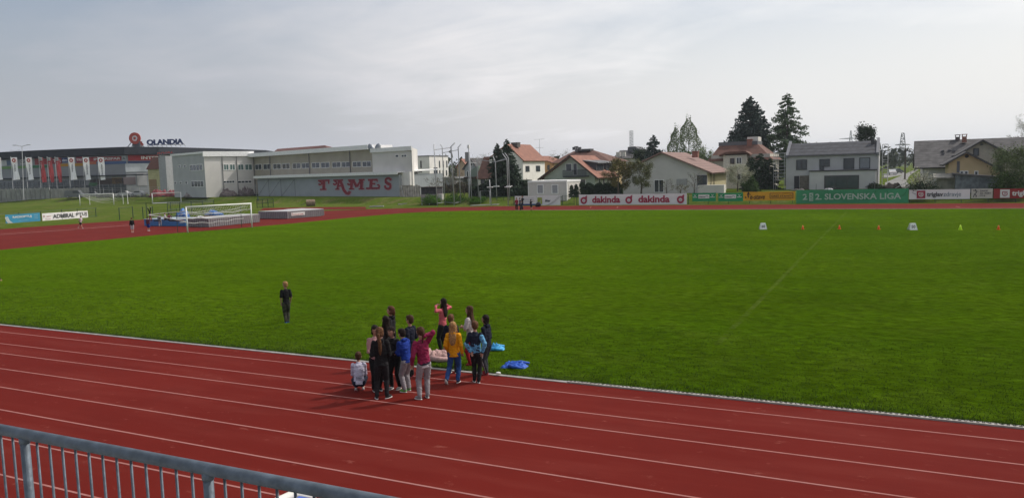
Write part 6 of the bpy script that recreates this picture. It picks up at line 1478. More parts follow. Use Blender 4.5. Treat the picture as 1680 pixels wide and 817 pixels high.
def conifer(label, x, ytop, ybase, D, wpx_, lm, seed, cat='spruce', name='spruce_tree', n=150, m_=70, z0=1.0, power=.85, ls=.34, open_=0.0, rag=.25, group=None, droop=.28, low=.06):
    b = DP(x, ybase, D); tz = DP(x, ytop, D).z; b.z = z0; H = tz-z0; R = wpx_/2*D/FOC; rs = np.random.default_rng(seed)
    t = thing(name, label, cat, b, group); q = MB(); q.tube([b, b+V(0, 0, H*.5), b+V(0, 0, H*.985)], [H*.022, H*.012, .02], 7); q.build('trunk', BARK, t)
    C = []; S_ = []
    bq = MB()
    for i in range(n):
        s = low+(1-low)*(i+rs.uniform(0, 1))/n; az = rs.uniform(0, 2*pi); r = R*(1-s)**power*rs.uniform(1-rag, 1+rag*.6)+.12
        if open_ and rs.uniform() < open_ and s < .9: continue
        k = max(6, int(m_*(r/R)**1.0)); f = rs.uniform(.08, 1, k)**.8; side = rs.normal(0, .16, k)*r*f*.9; vert = rs.normal(0, .05, k)*r
        px = np.cos(az)*f*r-np.sin(az)*side; py = np.sin(az)*f*r+np.cos(az)*side; pz = H*s-droop*r*f**1.2+.12*r*f**4+vert-np.abs(side)*.25
        C.append(np.stack([b.x+px, b.y+py, z0+pz], 1)); S_.append(np.full(k, ls*(.6+.5*(r/R))))
        if i % 3 == 0 and r > .5: bq.tube([b+V(0, 0, H*s), b+V(cos(az)*r*.85, sin(az)*r*.85, H*s-droop*r*.7)], [.05, .015], 3)
    C = np.concatenate(C); S_ = np.concatenate(S_); C[:, 2] = np.maximum(C[:, 2], z0+.1)
    bq.build('branches', BARK, t)
    tri_mesh('crown', tris(C, S_, rs), lm, t, off=tuple(b)); return t
def broad(label, x, ytop, ybase, D, wpx_, lm, seed, cat='tree', name='leafy_tree', leaf=1500, ls=.16, z0=1.0, shape='round', bark=None, depth_=4, clear=.22, lean=0, group=None, spread=.12, twig=.02, xc=None, tr_=.035):
    b = DP(x, ybase, D); tz = DP(x, ytop, D).z; b.z = z0; H = tz-z0; R = wpx_/2*D/FOC; rs = np.random.default_rng(seed); rd = random.Random(seed)
    t = thing(name, label, cat, b, group); q = MB(); tips = []; H *= 1.0
    top = b+V(lean*R, 0, H*.9)
    trunk = [b, b+V(rd.uniform(-.1, .1), 0, H*.3), b.lerp(top, .65)+V(rd.uniform(-.2, .2), rd.uniform(-.2, .2), 0), top]
    q.tube(trunk, [max(.09, H*tr_), max(.07, H*tr_*.75), H*tr_*.35, .015], 7)
    br = MB()
    def grow(p, d, L, r, k):
        mid = p+d*L*.5+Vector((rd.uniform(-1, 1), rd.uniform(-1, 1), rd.uniform(-.5, 1)))*L*.08; e = p+d*L
        br.tube([p, mid, e], [r, r*.75, r*.45], 4 if k < 2 else 3, cap=False)
        if k >= depth_: tips.append((mid, e)); return
        for j in range(3 if k < depth_-1 else 4):
            nd = (d+Vector((rd.gauss(0, .5), rd.gauss(0, .5), rd.gauss(.12, .4)))).normalized(); f = rd.uniform(.25, 1); grow(p.lerp(e, f if j else 1), nd, L*rd.uniform(.5, .72), max(r*.55, .010), k+1)
        tips.append((mid, e))
    nb = 11
    for i in range(nb):
        s = clear+(1-clear)*(i/nb)**.9*.92
        # trunk point
        f = s*H/((top-b).z); f = min(f, .98); p = b.lerp(top, f); az = i*2.4+rd.uniform(-.4, .4)
        if shape == 'round': rr = R*sqrt(max(.12, 1-((s-.55)/.55)**2))
        elif shape == 'column': rr = R*(1-s)**.6*.9+R*.12
        else: rr = R*(1.05-s*.6)
        up = .55+.5*s; d = V(cos(az), sin(az), up).normalized(); grow(p, d, rr*.62/max(.3, cos(math.atan(up))), max(.02, H*tr_*.28*(1.1-s)), 1)
    mzz = max(e.z for _, e in tips)-b.z; kz = H/mzz; kr = 1.0
    mr = sorted((e.xy-b.xy).length for _, e in tips)[int(len(tips)*.93)]; kr = min(1.3, R/mr)
    br.v = [(b.x+(v[0]-b.x)*kr, b.y+(v[1]-b.y)*kr, b.z+(v[2]-b.z)*kz) for v in br.v]
    tips = [tuple(V(b.x+(p.x-b.x)*kr, b.y+(p.y-b.y)*kr, b.z+(p.z-b.z)*kz) for p in pr) for pr in tips]
    q.v = [(b.x+(v[0]-b.x)*1, b.y+(v[1]-b.y)*1, min(v[2], b.z+H*.97)) for v in q.v]; q.build('trunk', bark or BARK, t)
    br.build('branches', bark or BARK, t)
    if leaf:
        C = np.array([tuple(m_.lerp(e, f)) for (m_, e) in tips for f in (.2, .6, 1.0)]); idx = rs.integers(0, len(C), leaf); C = C[idx]+rs.normal(0, spread*R/2+.05, (leaf, 3)); 
        if shape == 'column':
            s_ = np.clip((C[:, 2]-z0)/H, 0, 1); rr_ = np.hypot(C[:, 0]-b.x, C[:, 1]-b.y); mx_ = R*1.1*(1.03-s_)**.62*(1+.10*np.sin(s_*31+seed)); kk = np.minimum(1, mx_/np.maximum(rr_, 1e-3)); C[:, 0] = b.x+(C[:, 0]-b.x)*kk; C[:, 1] = b.y+(C[:, 1]-b.y)*kk
        C[:, 2] = np.maximum(C[:, 2], z0+.05)
        tri_mesh('crown', tris(C, np.full(leaf, ls), rs), lm, t, off=tuple(b))
    return t
def bush(label, x0, x1, ytop, ybase, D, lm, seed, n=5000, ls=.14, name='bush', cat='bush', z0=1.0, rag=.5, dy=1.6, group=None, wood=True):
    a = DP(x0, ybase, D); b_ = DP(x1, ybase, D); tz = DP((x0+x1)/2, ytop, D).z; c = (a+b_)/2; c.z = z0; R = (b_-a).xy.length/2; H = tz-z0; rs = np.random.default_rng(seed)
    t = thing(name, label, cat, c, group); q = MB()
    for k in range(7): az = k*.9; q.tube([c, c+V(cos(az)*R*.3, sin(az)*dy*.3, H*.5), c+V(cos(az)*R*.6, sin(az)*dy*.5, H*.85)], [.05, .035, .012], 4)
    q.build('stems', BARK, t)
    u = rs.normal(0, 1, (n, 3)); u /= np.linalg.norm(u, axis=1)[:, None]; u[:, 2] = np.abs(u[:, 2]); rr = rs.uniform(.15, 1, n)**.45
    lump = np.array([1+rag*noise.noise(Vector((v[0]*2.1+seed, v[1]*2.1, v[2]*2.4))) + rag*.5*noise.noise(Vector((v[0]*5+seed, v[1]*5, v[2]*5))) for v in u])
    dirx = (b_-a).xy.normalized(); P = u*rr[:, None]*lump[:, None]
    C = np.stack([c.x+P[:, 0]*R*dirx.x-P[:, 1]*dy*dirx.y, c.y+P[:, 0]*R*dirx.y+P[:, 1]*dy*dirx.x, z0+P[:, 2]*H*.95], 1)
    tri_mesh('foliage', tris(C, np.full(n, ls), rs), lm, t, off=tuple(c)); return t
def hedge(label, x0, x1, Y, ytop, z0, depth_, lm, seed, n=14000, ls=.13, lumps=0, name='hedge', amp=.12):
    a = AT(x0, ytop, Y); b_ = AT(x1, ytop, Y); rs = np.random.default_rng(seed); H = (a.z+b_.z)/2-z0; c = V((a.x+b_.x)/2, Y, z0)
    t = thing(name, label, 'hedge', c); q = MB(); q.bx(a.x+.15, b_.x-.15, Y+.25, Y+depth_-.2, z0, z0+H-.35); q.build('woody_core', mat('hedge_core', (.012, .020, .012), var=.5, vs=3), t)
    X = rs.uniform(a.x, b_.x, n); f = rs.uniform(0, 1, n); front = f < .6; Yv = np.where(front, Y+rs.normal(.1, .10, n), Y+rs.uniform(0, depth_, n)); Z = np.where(front, z0+rs.uniform(0, H, n), z0+H+rs.normal(-.08, .10, n))
    am = np.array([amp*(noise.noise(Vector((x*.7+seed, 0, 0)))*2+noise.noise(Vector((x*2.3, 5, 0)))) for x in X]); Z = Z+am*np.clip((Z-z0)/H, 0, 1)
    if lumps: Z = Z-(np.abs(np.sin(X*lumps))**6)*.45*np.clip((Z-z0)/H, 0, 1)
    Z = np.maximum(Z, z0+.02)
    tri_mesh('foliage', tris(np.stack([X, Yv, Z], 1), np.full(n, ls), rs), lm, t, off=tuple(c)); return t

conifer('dark spruce with a needle top, left one of the pair before the white house', 818, 236, 322, 128, 56, L_SPR, 1, n=200, m_=90, ls=.34, power=.75)
conifer('taller dark spruce, right one of the pair before the white house', 834, 229, 322, 126, 62, L_SPR, 2, n=220, m_=90, ls=.34, power=.75)
conifer('broad very dark conifer towering over the old villa', 1231, 160, 306, 158, 116, L_BLUE, 3, cat='conifer', name='fir_tree', n=300, m_=190, ls=.55, power=.62, rag=.30, low=.12)
conifer('open branched greener conifer right of the broad dark one', 1291, 155, 306, 146, 84, L_LARCH, 4, cat='conifer', name='larch_tree', n=190, m_=130, ls=.42, power=.50, rag=.5, open_=.10, droop=.34, low=.15)
conifer('small dark spruce standing behind the brown-roofed bungalow', 1073, 222, 300, 165, 52, L_BLUE, 5, n=150, m_=110, ls=.42, power=.6, rag=.4)
for x, yt, w_, sd, lab in ((1233, 258, 34, 6, 'dark columnar conifer beside the old villa, nearest its bay front'), (1247, 252, 38, 7, 'dark columnar conifer in the middle between villa and scaffold'), (1262, 260, 32, 8, 'dark columnar conifer nearest the scaffold tower')):
    conifer(lab, x, yt, 312, 126, w_, L_HEDGE, sd, cat='conifer', name='columnar_conifer', n=120, m_=45, ls=.30, power=.4, group='dark conifers between villa and scaffold')
broad('airy pale green tree, shorter left one of the pair behind the bungalow', 1110, 214, 300, 172, 48, L_FRESH, 11, leaf=3600, ls=.26, shape='column', spread=.35, clear=.15, tr_=.02)
broad('airy pointed pale green tree, taller one of the pair behind the bungalow', 1130, 199, 300, 170, 64, L_FRESH, 12, leaf=5600, ls=.26, shape='column', spread=.35, clear=.12, tr_=.02)
broad('low pale green tree right of the pointed pair behind the bungalow', 1156, 240, 300, 172, 30, L_FRESH, 13, leaf=1800, ls=.28, spread=.3)
broad('brownish budding tree between the green house and the bungalow', 1015, 262, 320, 112, 44, L_BUD, 14, leaf=6500, ls=.16, spread=.16, tr_=.03)
broad('greyish green budding tree close to the bungalow left corner', 1052, 263, 320, 112, 42, L_BUD2, 15, leaf=6000, ls=.15, spread=.16, tr_=.03)
broad('gnarled bare fruit tree with thin dark twigs before the bungalow window', 1094, 292, 319, 112, 26, L_BUD, 16, leaf=160, ls=.1, tr_=.035, name='bare_tree', depth_=3)
broad('slim bare tree with upright twigs before the bungalow front wall', 1139, 281, 319, 112, 30, L_BUD, 17, leaf=150, ls=.1, tr_=.025, name='bare_tree', depth_=3)
broad('low bare spreading shrub tree in the middle of the bungalow garden', 1117, 302, 319, 111, 30, L_BUD, 18, leaf=350, ls=.12, tr_=.03, name='bare_tree', depth_=3)
broad('whitish blossoming fruit tree beside the old villa', 1210, 270, 318, 118, 42, L_BLOS, 19, leaf=5000, ls=.14, spread=.18, tr_=.025)
bush('green leafy bush at the foot of the whitish blossoming tree', 1218, 1247, 291, 318, 116, L_BUSH, 20, n=4200, ls=.18)
bush('white blossoming bush beside the road gap at the long farmhouse', 1488, 1530, 279, 309, 94, L_BLOS, 21, n=2600, ls=.15, rag=.7); bush('dark green undergrowth below the white blossoming bush', 1486, 1540, 296, 310, 93, L_DARKB, 22, n=2600, ls=.16)
broad('fresh pale green tree at the plank shed right end', 1662, 240, 308, 90.5, 56, L_PALE, 23, leaf=9000, ls=.17, spread=.3, clear=.1, tr_=.025)
bush('dense green bush below the fresh pale tree', 1628, 1690, 279, 308, 89.5, L_BUSH, 24, n=5200, ls=.17)
broad('tall bare topped tree rising behind the farmhouse at the right edge', 1682, 188, 300, 150, 50, L_BUD2, 25, leaf=2200, ls=.16, tr_=.02, name='bare_tree', depth_=4, spread=.1)
broad('ivy dark round tree top peeping above the slatted roof', 1420, 208, 300, 160, 24, L_DARKB, 26, leaf=5200, ls=.30, spread=.45, clear=.45); broad('thin bare tree left of the ivy dark tree top above the slatted roof', 1408, 213, 300, 164, 22, L_BUD2, 27, leaf=500, ls=.2, name='bare_tree')
broad('wide bare tree between the orange house and the green house roofs', 928, 245, 300, 185, 62, L_BUD, 28, leaf=900, ls=.18, name='bare_tree', tr_=.02)
broad('bare tree faintly seen left of the white house gable', 797, 250, 300, 190, 46, L_BUD, 29, leaf=400, ls=.18, name='bare_tree', tr_=.02)
broad('dark rounded tree between the distant slate house and the small spruce', 1052, 247, 300, 180, 26, L_DARKB, 30, leaf=4000, ls=.34, spread=.4)
hedge('tall dark clipped hedge behind the cages and the white cabin', 806, 868, 113.5, 297.5, .9, 1.6, L_HEDGE, 31, n=15000)
hedge('lower dark hedge section continuing left below the red-roofed low house', 768, 806, 114.5, 306, .9, 1.4, L_DARKB, 32, n=8000, amp=.3)
hedge('dark green hedge of joined thujas left of the budding trees', 950, 1021, 110.0, 301.5, .9, 1.1, L_HEDGE, 33, n=13000, lumps=2.2)
conifer('small cone shaped thuja left of the joined thuja hedge', 945.5, 302, 319, 113, 9, L_HEDGE, 34, cat='thuja', name='thuja', n=70, m_=26, ls=.18, power=.5); conifer('tiny cone shaped thuja beside the white cabin corner', 938, 304, 319, 113, 8, L_HEDGE, 35, cat='thuja', name='thuja', n=60, m_=24, ls=.18, power=.5)
for i, (x, yt, w_, lab) in enumerate(((716, 290, 40, 'tangled bare shrub above the small hut roof'), (741, 286, 42, 'tangled bare shrub behind the taller throwing cage'), (762, 294, 34, 'tangled bare shrub left of the lower hedge'), (748, 276, 26, 'thin bare tree reaching up between the two cages'))):
    broad(lab, x, yt, 328, 131+i*3, w_, L_BUD, 40+i, leaf=260, ls=.14, name='bare_shrub', cat='shrub', clear=.05, tr_=.018, depth_=4, bark=mat('twig_dark', (.075, .06, .052), var=.3))
hedge('dark leafless thicket wall behind the throwing cages', 700, 770, 134, 305, .9, 2, leafmat('thicket', (.05, .045, .038)), 46, n=9000, amp=.5, ls=.25, name='thicket')
for i, (x0_, x1_, yt, yb, D, lab) in enumerate(((690, 724, 319, 333, 124, 'bright green ground cover mound behind the small hut'), (724, 770, 316, 333, 124, 'bright green ground cover mound between the cage poles'), (856, 872, 300, 322, 122, 'dark shrub filling the gap between hedge and cabin'), (1424, 1446, 301, 309, 113, 'dark bush at the right foot of the new grey house'), (768, 800, 322, 334, 122, 'small green weeds patch inside the lower cage'))):
    bush(lab, x0_, x1_, yt, yb, D, L_GR if i in (0, 1, 4) else L_DARKB, 50+i, n=2600, ls=.16, z0=.35 if i in (0, 1, 4) else 1.0, rag=.6)
# building-site clutter around the new house and in the gap
for i, (x, yb, D, w_, h_, c_, lab) in enumerate(((1310, 310, 114, 24, 4, (.06, .055, .05), 'dark earth heap left of the house door on the building plot'), (1462, 310, 112, 34, 11, (.075, .062, .05), 'brown rubble heap in the gap beside the new grey house'), (1450, 308, 118, 16, 5, (.40, .39, .36), 'pale gravel heap at the start of the road gap'), (1360, 309.5, 113, 12, 3.5, (.30, .31, .32), 'small pile of grey blocks under the wide window'))):
    blob('site_heap', lab, 'heap', x, yb, D, w_, h_, mat('heap_%d' % i, c_, var=.5, vs=2.5), 60+i, 1.2)
q = MB(); a = DP(1478, 309, 110); a.z = 1; q.box(a+V(0, 0, .5), (1.6, .15, .08), V(.9, 0, .5).normalized(), (0, 1, 0), V(-.5, 0, .9).normalized()); tag(q.build('plank', PW, loc=a), 'pale plank leaning on the rubble in the gap', 'plank')
for i, (x, lab) in enumerate(((1339, 'thin dark stake before the left part of the grey extension'), (1435, 'thin dark stake at the right corner of the grey extension'))):
    p = AT(x, 309, 109.5); p.z = .9; q = MB(); q.tube([p, p+V(0, 0, 1.35)], .035, 5); tag(q.build('stake', GUTTER, loc=p), lab, 'stake')
# distant town greenery seen through the gap and between houses: reads as one mass
rs = np.random.default_rng(77); C = []
for k in range(420):
    x = rs.uniform(-200, 1900); D = rs.uniform(240, 900)
    if x < 700: D = rs.uniform(380, 900)
    c = DP(x, 300, D); R_ = rs.uniform(2.5, 6); n = 60; u = rs.normal(0, .5, (n, 3))*R_; C.append(np.stack([c.x+u[:, 0], c.y+u[:, 1], 1+R_*.9+u[:, 2]*.8], 1))
C = np.concatenate(C); C[:, 2] = np.maximum(C[:, 2], 1.1)
o = tri_mesh('far_trees', tris(C, np.full(len(C), 2.6), rs), leafmat('far_wood', (.05, .062, .035), vs=.05)); tag(o, 'far off belt of trees and gardens beyond the houses', 'trees', kind='stuff')

# ------------------------------------------------------------------ the air
hz_ = MB(); hz_.bx(-9000, 9000, -400, 9000, -1.5, 90); hm_ = bpy.data.materials.new('haze_air'); hm_.use_nodes = True; t_ = hm_.node_tree; t_.nodes.clear()
o_ = t_.nodes.new('ShaderNodeOutputMaterial'); pv = t_.nodes.new('ShaderNodeVolumePrincipled'); pv.inputs['Color'].default_value = (.80, .86, .95, 1); pv.inputs['Density'].default_value = .00019; pv.inputs['Anisotropy'].default_value = .2
t_.links.new(pv.outputs[0], o_.inputs['Volume']); tag(hz_.build('haze', hm_), kind='stuff')
# ------------------------------------------------------------------ people
SKIN = mat('skin', (.42, .235, .165), var=.08, vs=14, rough=.55); LIP = mat('lips', (.32, .11, .09)); EYE_W = mat('eye_white', (.6, .6, .58)); EYE_D = mat('eye_dark', (.03, .02, .015))
def remesh(q, vox, smooth=2):
    me = bpy.data.meshes.new('tmp'); me.from_pydata(q.v, [], q.f); o = bpy.data.objects.new('tmp', me); COL.objects.link(o)
    m = o.modifiers.new('r', 'REMESH'); m.mode = 'VOXEL'; m.voxel_size = vox; m.adaptivity = 0
    if smooth: s_ = o.modifiers.new('s', 'SMOOTH'); s_.factor = .5; s_.iterations = smooth
    bpy.context.view_layer.update(); dg = bpy.context.evaluated_depsgraph_get(); r = bpy.data.meshes.new_from_object(o.evaluated_get(dg))
    bpy.data.objects.remove(o); bpy.data.meshes.remove(me); return r
def lobj(name, me, mats, parent, wr=0, seed=0, ws=9):
    me.materials.clear()
    for m_ in (mats if isinstance(mats, (list, tuple)) else [mats]): me.materials.append(m_)
    n = len(me.vertices)
    if wr and n:
        co_ = np.empty(n*3, np.float32); me.vertices.foreach_get('co', co_); no = np.empty(n*3, np.float32); me.vertices.foreach_get('normal', no)
        co_ = co_.reshape(-1, 3); no = no.reshape(-1, 3); d = np.array([abs(noise.noise(Vector((v[0]*ws+seed, v[1]*ws, v[2]*ws*1.6))))*1.7-.35+.6*noise.noise(Vector((v[0]*ws*2.6, v[1]*ws*2.6+seed, v[2]*ws*3.6))) for v in co_])
        co_ += no*(d*wr)[:, None]; me.vertices.foreach_set('co', co_.ravel())
    me.polygons.foreach_set('use_smooth', [True]*len(me.polygons)); me.update()
    me.name = name; o = bpy.data.objects.new(name, me); COL.objects.link(o); o.parent = parent; return o
def ik(a, t, l1, l2, pole):
    d = t-a; L = min(d.length, (l1+l2)*.999); dn = d.normalized(); t = a+dn*L
    x = (l1*l1-l2*l2+L*L)/(2*L); y = sqrt(max(0, l1*l1-x*x)); p = Vector(pole)-dn*Vector(pole).dot(dn)
    p = p.normalized() if p.length > 1e-6 else dn.orthogonal().normalized()
    return a+dn*x+p*y, t
def limb(q, pts, rs_, seg=10):
    q.tube(pts, list(rs_), seg)
    for p, r in zip(pts, rs_): q.ell(p, (r, r, r), 10, 6)
def etube(q, secs, seg=16):
    """secs: (center, rx, ry, right vector)"""
    i0 = len(q.v); n = len(secs)
    for (c, rx, ry, R_, F_) in secs:
        for k in range(seg): t = 2*pi*k/seg; q.v.append(tuple(c+R_*rx*cos(t)+F_*ry*sin(t)))
    for a in range(n-1):
        for k in range(seg): x = i0+a*seg+k; y = i0+a*seg+(k+1) % seg; q.f.append((x, y, y+seg, x+seg)); q.m.append(0)
    q.f.append(tuple(range(i0+seg-1, i0-1, -1))); q.m.append(0); e = i0+(n-1)*seg; q.f.append(tuple(range(e, e+seg))); q.m.append(0)

def person(label, foot, h, rel, top, bottom, shoes, hair, pose=None, group=None, lod=0, z0=0.0, topw=1.0, name='person'):
    """foot: pixel of the standing point. rel: facing, 0 = away from camera, 90 = left, 180 = towards camera.
    top/bottom: dict(c=material, sleeve=, hood=, hem=, fit=); hair: (style, material)"""
    P = dict(pel=(0, 0, .50), lean=(0, 0), feet=((-.055, 0), (.055, .02)), fz=(0, 0), hands=((-.05, .03, -.31), (.05, .03, -.31)), poles=((-.4, -1, 0), (.4, -1, 0)), knee=((-.1, 1, 0), (.1, 1, 0)), head=(0, 0), toe=(0, 0), shr=0)
    P.update(pose or {})
    base = G(foot[0], foot[1], z0) if not isinstance(foot, Vector) else foot
    t = thing(name, label, 'child' if h < 1.72 else 'person', base, group); t.rotation_euler = (0, 0, YAW+radians(rel)); t.scale = (.92, .92, 1)
    H = h; v = lambda a: Vector(a)*H
    pel = v(P['pel']); ln = Vector((P['lean'][0], P['lean'][1], 0))*H; up = (Vector((0, 0, .30*H))+ln).normalized()
    chest = pel+up*.225*H; neckb = pel+up*.325*H; X = Vector((1, 0, 0)); X = (X-up*X.dot(up)).normalized(); Fw = up.cross(X)
    if P['shr']: r_ = Matrix.Rotation(radians(P['shr']), 3, up); X2 = r_@X; F2_ = r_@Fw
    else: X2, F2_ = X, Fw
    neckt = neckb+up*.045*H; hd = neckt+(up*.6+Vector((P['head'][0], P['head'][1], 1))).normalized()*.068*H
    sh = [neckb-up*.035*H-X2*.098*H, neckb-up*.035*H+X2*.098*H]; hp = [pel-X*.052*H, pel+X*.052*H]
    hyaw = radians(P.get('hyaw', 0)); HR = Matrix.Rotation(hyaw, 3, 'Z'); hx = HR@X; hf = HR@(Fw if abs(Fw.z) < .5 else Vector((0, 1, 0))); hf.z = P['head'][1]*-.5; hf.normalize(); hu = hx.cross(hf)
    HM = Matrix((hx, hf, hu)).transposed()
    legs = []; arms = []
    for s in (0, 1):
        fx, fy = P['feet'][s]; an = Vector((fx*H, fy*H, (.042+P['fz'][s])*H)); kn, an = ik(hp[s]-Vector((0, 0, .005*H)), an, .245*H, .225*H, P['knee'][s]); legs.append((hp[s], kn, an))
        tg = sh[s]+X2*P['hands'][s][0]*H+F2_*P['hands'][s][1]*H+Vector((0, 0, P['hands'][s][2]*H)); el, wr_ = ik(sh[s], tg, .168*H, .148*H, (X2*P['poles'][s][0]+F2_*P['poles'][s][1]+Vector((0, 0, P['poles'][s][2])))); arms.append((sh[s], el, wr_))
    vox = (.0095, .016, .03)[lod]
    # ---- body, one continuous surface
    q = MB(); U = [(pel-up*.03*H, .078, .055), (pel+up*.05*H, .072, .050), (pel+up*.12*H, .066, .046), (pel+up*.21*H, .080, .055), (pel+up*.27*H, .086, .053), (neckb-up*.01*H, .052, .040), (neckb+up*.012*H, .032, .030)]
    etube(q, [(c, a*H, b*H, (X if i < 3 else X2), (Fw if i < 3 else F2_)) for i, (c, a, b) in enumerate(U)])
    limb(q, [neckb-up*.02*H, neckt+up*.01*H], (.031*H, .029*H)); q.ell(hd+hu*.008*H, (.054*H, .066*H, .062*H), 16, 12, HM); q.ell(hd+hf*.018*H-hu*.030*H, (.040*H, .045*H, .040*H), 14, 10, HM)
    q.ell(hd+hf*.066*H-hu*.012*H, (.008*H, .013*H, .012*H), 8, 6, HM)
    for s in (-1, 1): q.ell(hd+hx*s*.055*H-hu*.008*H-hf*.004*H, (.007*H, .013*H, .018*H), 8, 6, HM)
    for s in (0, 1):
        a, b, c = arms[s]; limb(q, [a, b, c], (.031*H, .025*H, .018*H)); hdn = P.get('hdir', (None, None))[s]
        d = (c-b).normalized() if hdn is None else (X2*hdn[0]+F2_*hdn[1]+Vector((0, 0, hdn[2]))).normalized()
        side = d.cross(F2_ if abs(d.dot(F2_)) < .8 else X2).normalized()*(1 if s else -1); nn = side.cross(d)
        pm = c+d*.028*H; q.ell(pm, (.024*H, .010*H, .032*H), 10, 8, Matrix((side, nn, d)).transposed())
        if lod == 0:
            for k, (o_, L) in enumerate(((-.017, .036), (-.006, .042), (.005, .040), (.016, .031))):
                p0 = c+d*.048*H+side*o_*H; p1 = p0+(d*.9+nn*.35).normalized()*L*.55*H; p2 = p1+(d*.5+nn*.8).normalized()*L*.5*H; q.tube([p0-d*.01*H, p1, p2], [.0062*H, .0056*H, .0048*H], 6)
            p0 = c+d*.018*H-side*.020*H; q.tube([p0, p0-side*.014*H+d*.014*H+nn*.006*H, p0-side*.014*H+d*.032*H+nn*.012*H], [.0075*H, .0065*H, .0052*H], 6)
        a, b, c = legs[s]; limb(q, [a-Vector((0, 0, .01*H)), b, c], (.050*H, .034*H, .021*H))
        fd = Matrix.Rotation(radians(P['toe'][s] if isinstance(P['toe'], tuple) else 0), 3, 'Z')@Vector((0, 1, 0)); pitch = P.get('fpitch', (0, 0))[s]
        fd = (fd*cos(radians(pitch))-Vector((0, 0, 1))*sin(radians(pitch))).normalized(); fs = Vector((0, 0, 1)).cross(fd).normalized()*-1; fu = fs.cross(fd).normalized(); fu = fu if fu.z > -.2 else -fu
        FM = Matrix((fs, fd, fu)).transposed(); q.ell(c+fd*.030*H-fu*.020*H, (.022*H, .062*H, .018*H), 10, 8, FM)
        legs[s] = (a, b, c, fd, fu, FM)
    body = remesh(q, vox, 1 if lod == 0 else 0)
    bo = lobj('body', body, SKIN, t)
    if lod < 2:
        for s in (-1, 1): q = MB(); e = hd+hx*s*.021*H+hf*.058*H+hu*.006*H; q.v = []; q.ell(e, (.0085*H, .005*H, .0055*H), 8, 6, HM); m_ = bpy.data.meshes.new('eye'); m_.from_pydata(q.v, [], q.f); lobj('eye', m_, EYE_D, t)
        q = MB(); q.ell(hd+hf*.062*H-hu*.036*H, (.014*H, .004*H, .004*H), 8, 6, HM); m_ = bpy.data.meshes.new('m'); m_.from_pydata(q.v, [], q.f); lobj('mouth', m_, LIP, t)
    # ---- top
    fit = top.get('fit', 1.0); sl = top.get('sleeve', 1.0); hem = top.get('hem', -.035); q = MB(); e = .010*fit
    U = [(pel+up*hem*H, .084+e, .060+e), (pel+up*(hem+.03)*H, .085+e, .061+e), (pel+up*.10*H, .076+e*1.1, .053+e*1.2), (pel+up*.20*H, .088+e, .058+e*1.2), (pel+up*.275*H, .094+e*.6, .054+e), (neckb-up*.012*H, .060, .044), (neckb+up*.014*H, .037, .037)]
    etube(q, [(c, a*H, b*H, (X if i < 3 else X2), (Fw if i < 3 else F2_)) for i, (c, a, b) in enumerate(U)])
    for s in (0, 1):
        a, b, c = arms[s]
        if sl >= 1: limb(q, [a, b, b.lerp(c, .94)], ((.037+e*.5)*H, (.032+e*.5)*H, (.024+e*.4)*H))
        elif sl > .5: limb(q, [a, b, b.lerp(c, (sl-.5)*2)], ((.037+e*.5)*H, (.031+e*.4)*H, (.026+e*.4)*H))
        elif sl > 0: limb(q, [a, a.lerp(b, sl*2)], ((.038+e*.5)*H, (.036+e*.6)*H))
        else: q.ell(a, (.036*H, .036*H, .036*H))
    if top.get('hood'): q.ell(neckb-F2_*.045*H+up*.005*H, (.062*H, .036*H, .034*H)); q.ell(neckb+up*.018*H, (.048*H, .046*H, .018*H))
    to = lobj('jacket' if top.get('jacket') else ('hoodie' if top.get('hood') else 'top'), remesh(q, max(vox, .012), 2), top['c'], t, wr=.013*H/1.5 if lod < 2 else 0, seed=foot[0] if not isinstance(foot, Vector) else 3)
    if top.get('band'):
        q = MB(); etube(q, [(pel+up*(hem-.012)*H, (.087+e)*H, (.063+e)*H, X, Fw), (pel+up*(hem+.016)*H, (.088+e)*H, (.064+e)*H, X, Fw)]); lobj('hem_band', remesh(q, .012), top['band'], to)
    if top.get('shirt'):
        q = MB(); etube(q, [(pel+up*(hem-.055)*H, .088*H, .066*H, X, Fw), (pel+up*(hem+.0)*H, .088*H, .064*H, X, Fw)]); lobj('shirt_tail', remesh(q, .012), top['shirt'], t, wr=.008)
    if top.get('panel'):   # contrast back yoke and sleeve colour
        q = MB(); U2 = [(pel+up*hem*H, .087+e, .064+e), (pel+up*.10*H, .080+e, .058+e), (pel+up*.16*H, .084+e, .060+e)]
        etube(q, [(c, a*H, b*H, X, Fw) for c, a, b in U2]); a, b, c = arms[1]; limb(q, [a.lerp(b, .25), b, b.lerp(c, .9)], ((.042+e*.5)*H, (.037+e*.5)*H, (.028+e*.4)*H)); a, b, c = arms[0]; limb(q, [b, b.lerp(c, .9)], ((.036+e*.5)*H, (.028+e*.4)*H))
        lobj('colour_panel', remesh(q, .012, 2), top['panel'], to, wr=.010, seed=4)
    if top.get('print'):
        q = MB(); 
        for dz, w_, hh, txt in ((.055, .105, .020, 'NYC'), ): pass
        vs, fs = text_mesh('ALWAYS', .03); 
        for (zz_, hh, ww) in ((.075, .016, .05), (.050, .018, .055), (.028, .016, .045)):
            i = len(q.v); q.v += [tuple(pel+up*(zz_+hh*a[1])*H+X*(ww*(a[0]*2-1))*H*(1)-Fw*((.072+e)*sqrt(max(.1, 1-((a[0]*2-1)*ww/.095)**2))+.008)*H) for a in vs]; q.f += [tuple(i+k for k in f_) for f_ in fs]
        m_ = bpy.data.meshes.new('p'); m_.from_pydata(q.v, [], q.f); lobj('print', m_, top['print'], to)
    # ---- bottom
    bf = bottom.get('fit', 1.0); q = MB(); e = .007*bf; q.ell(pel-Vector((0, 0, .012*H)), ((.084+e)*H, (.062+e)*H, .055*H), 16, 10)
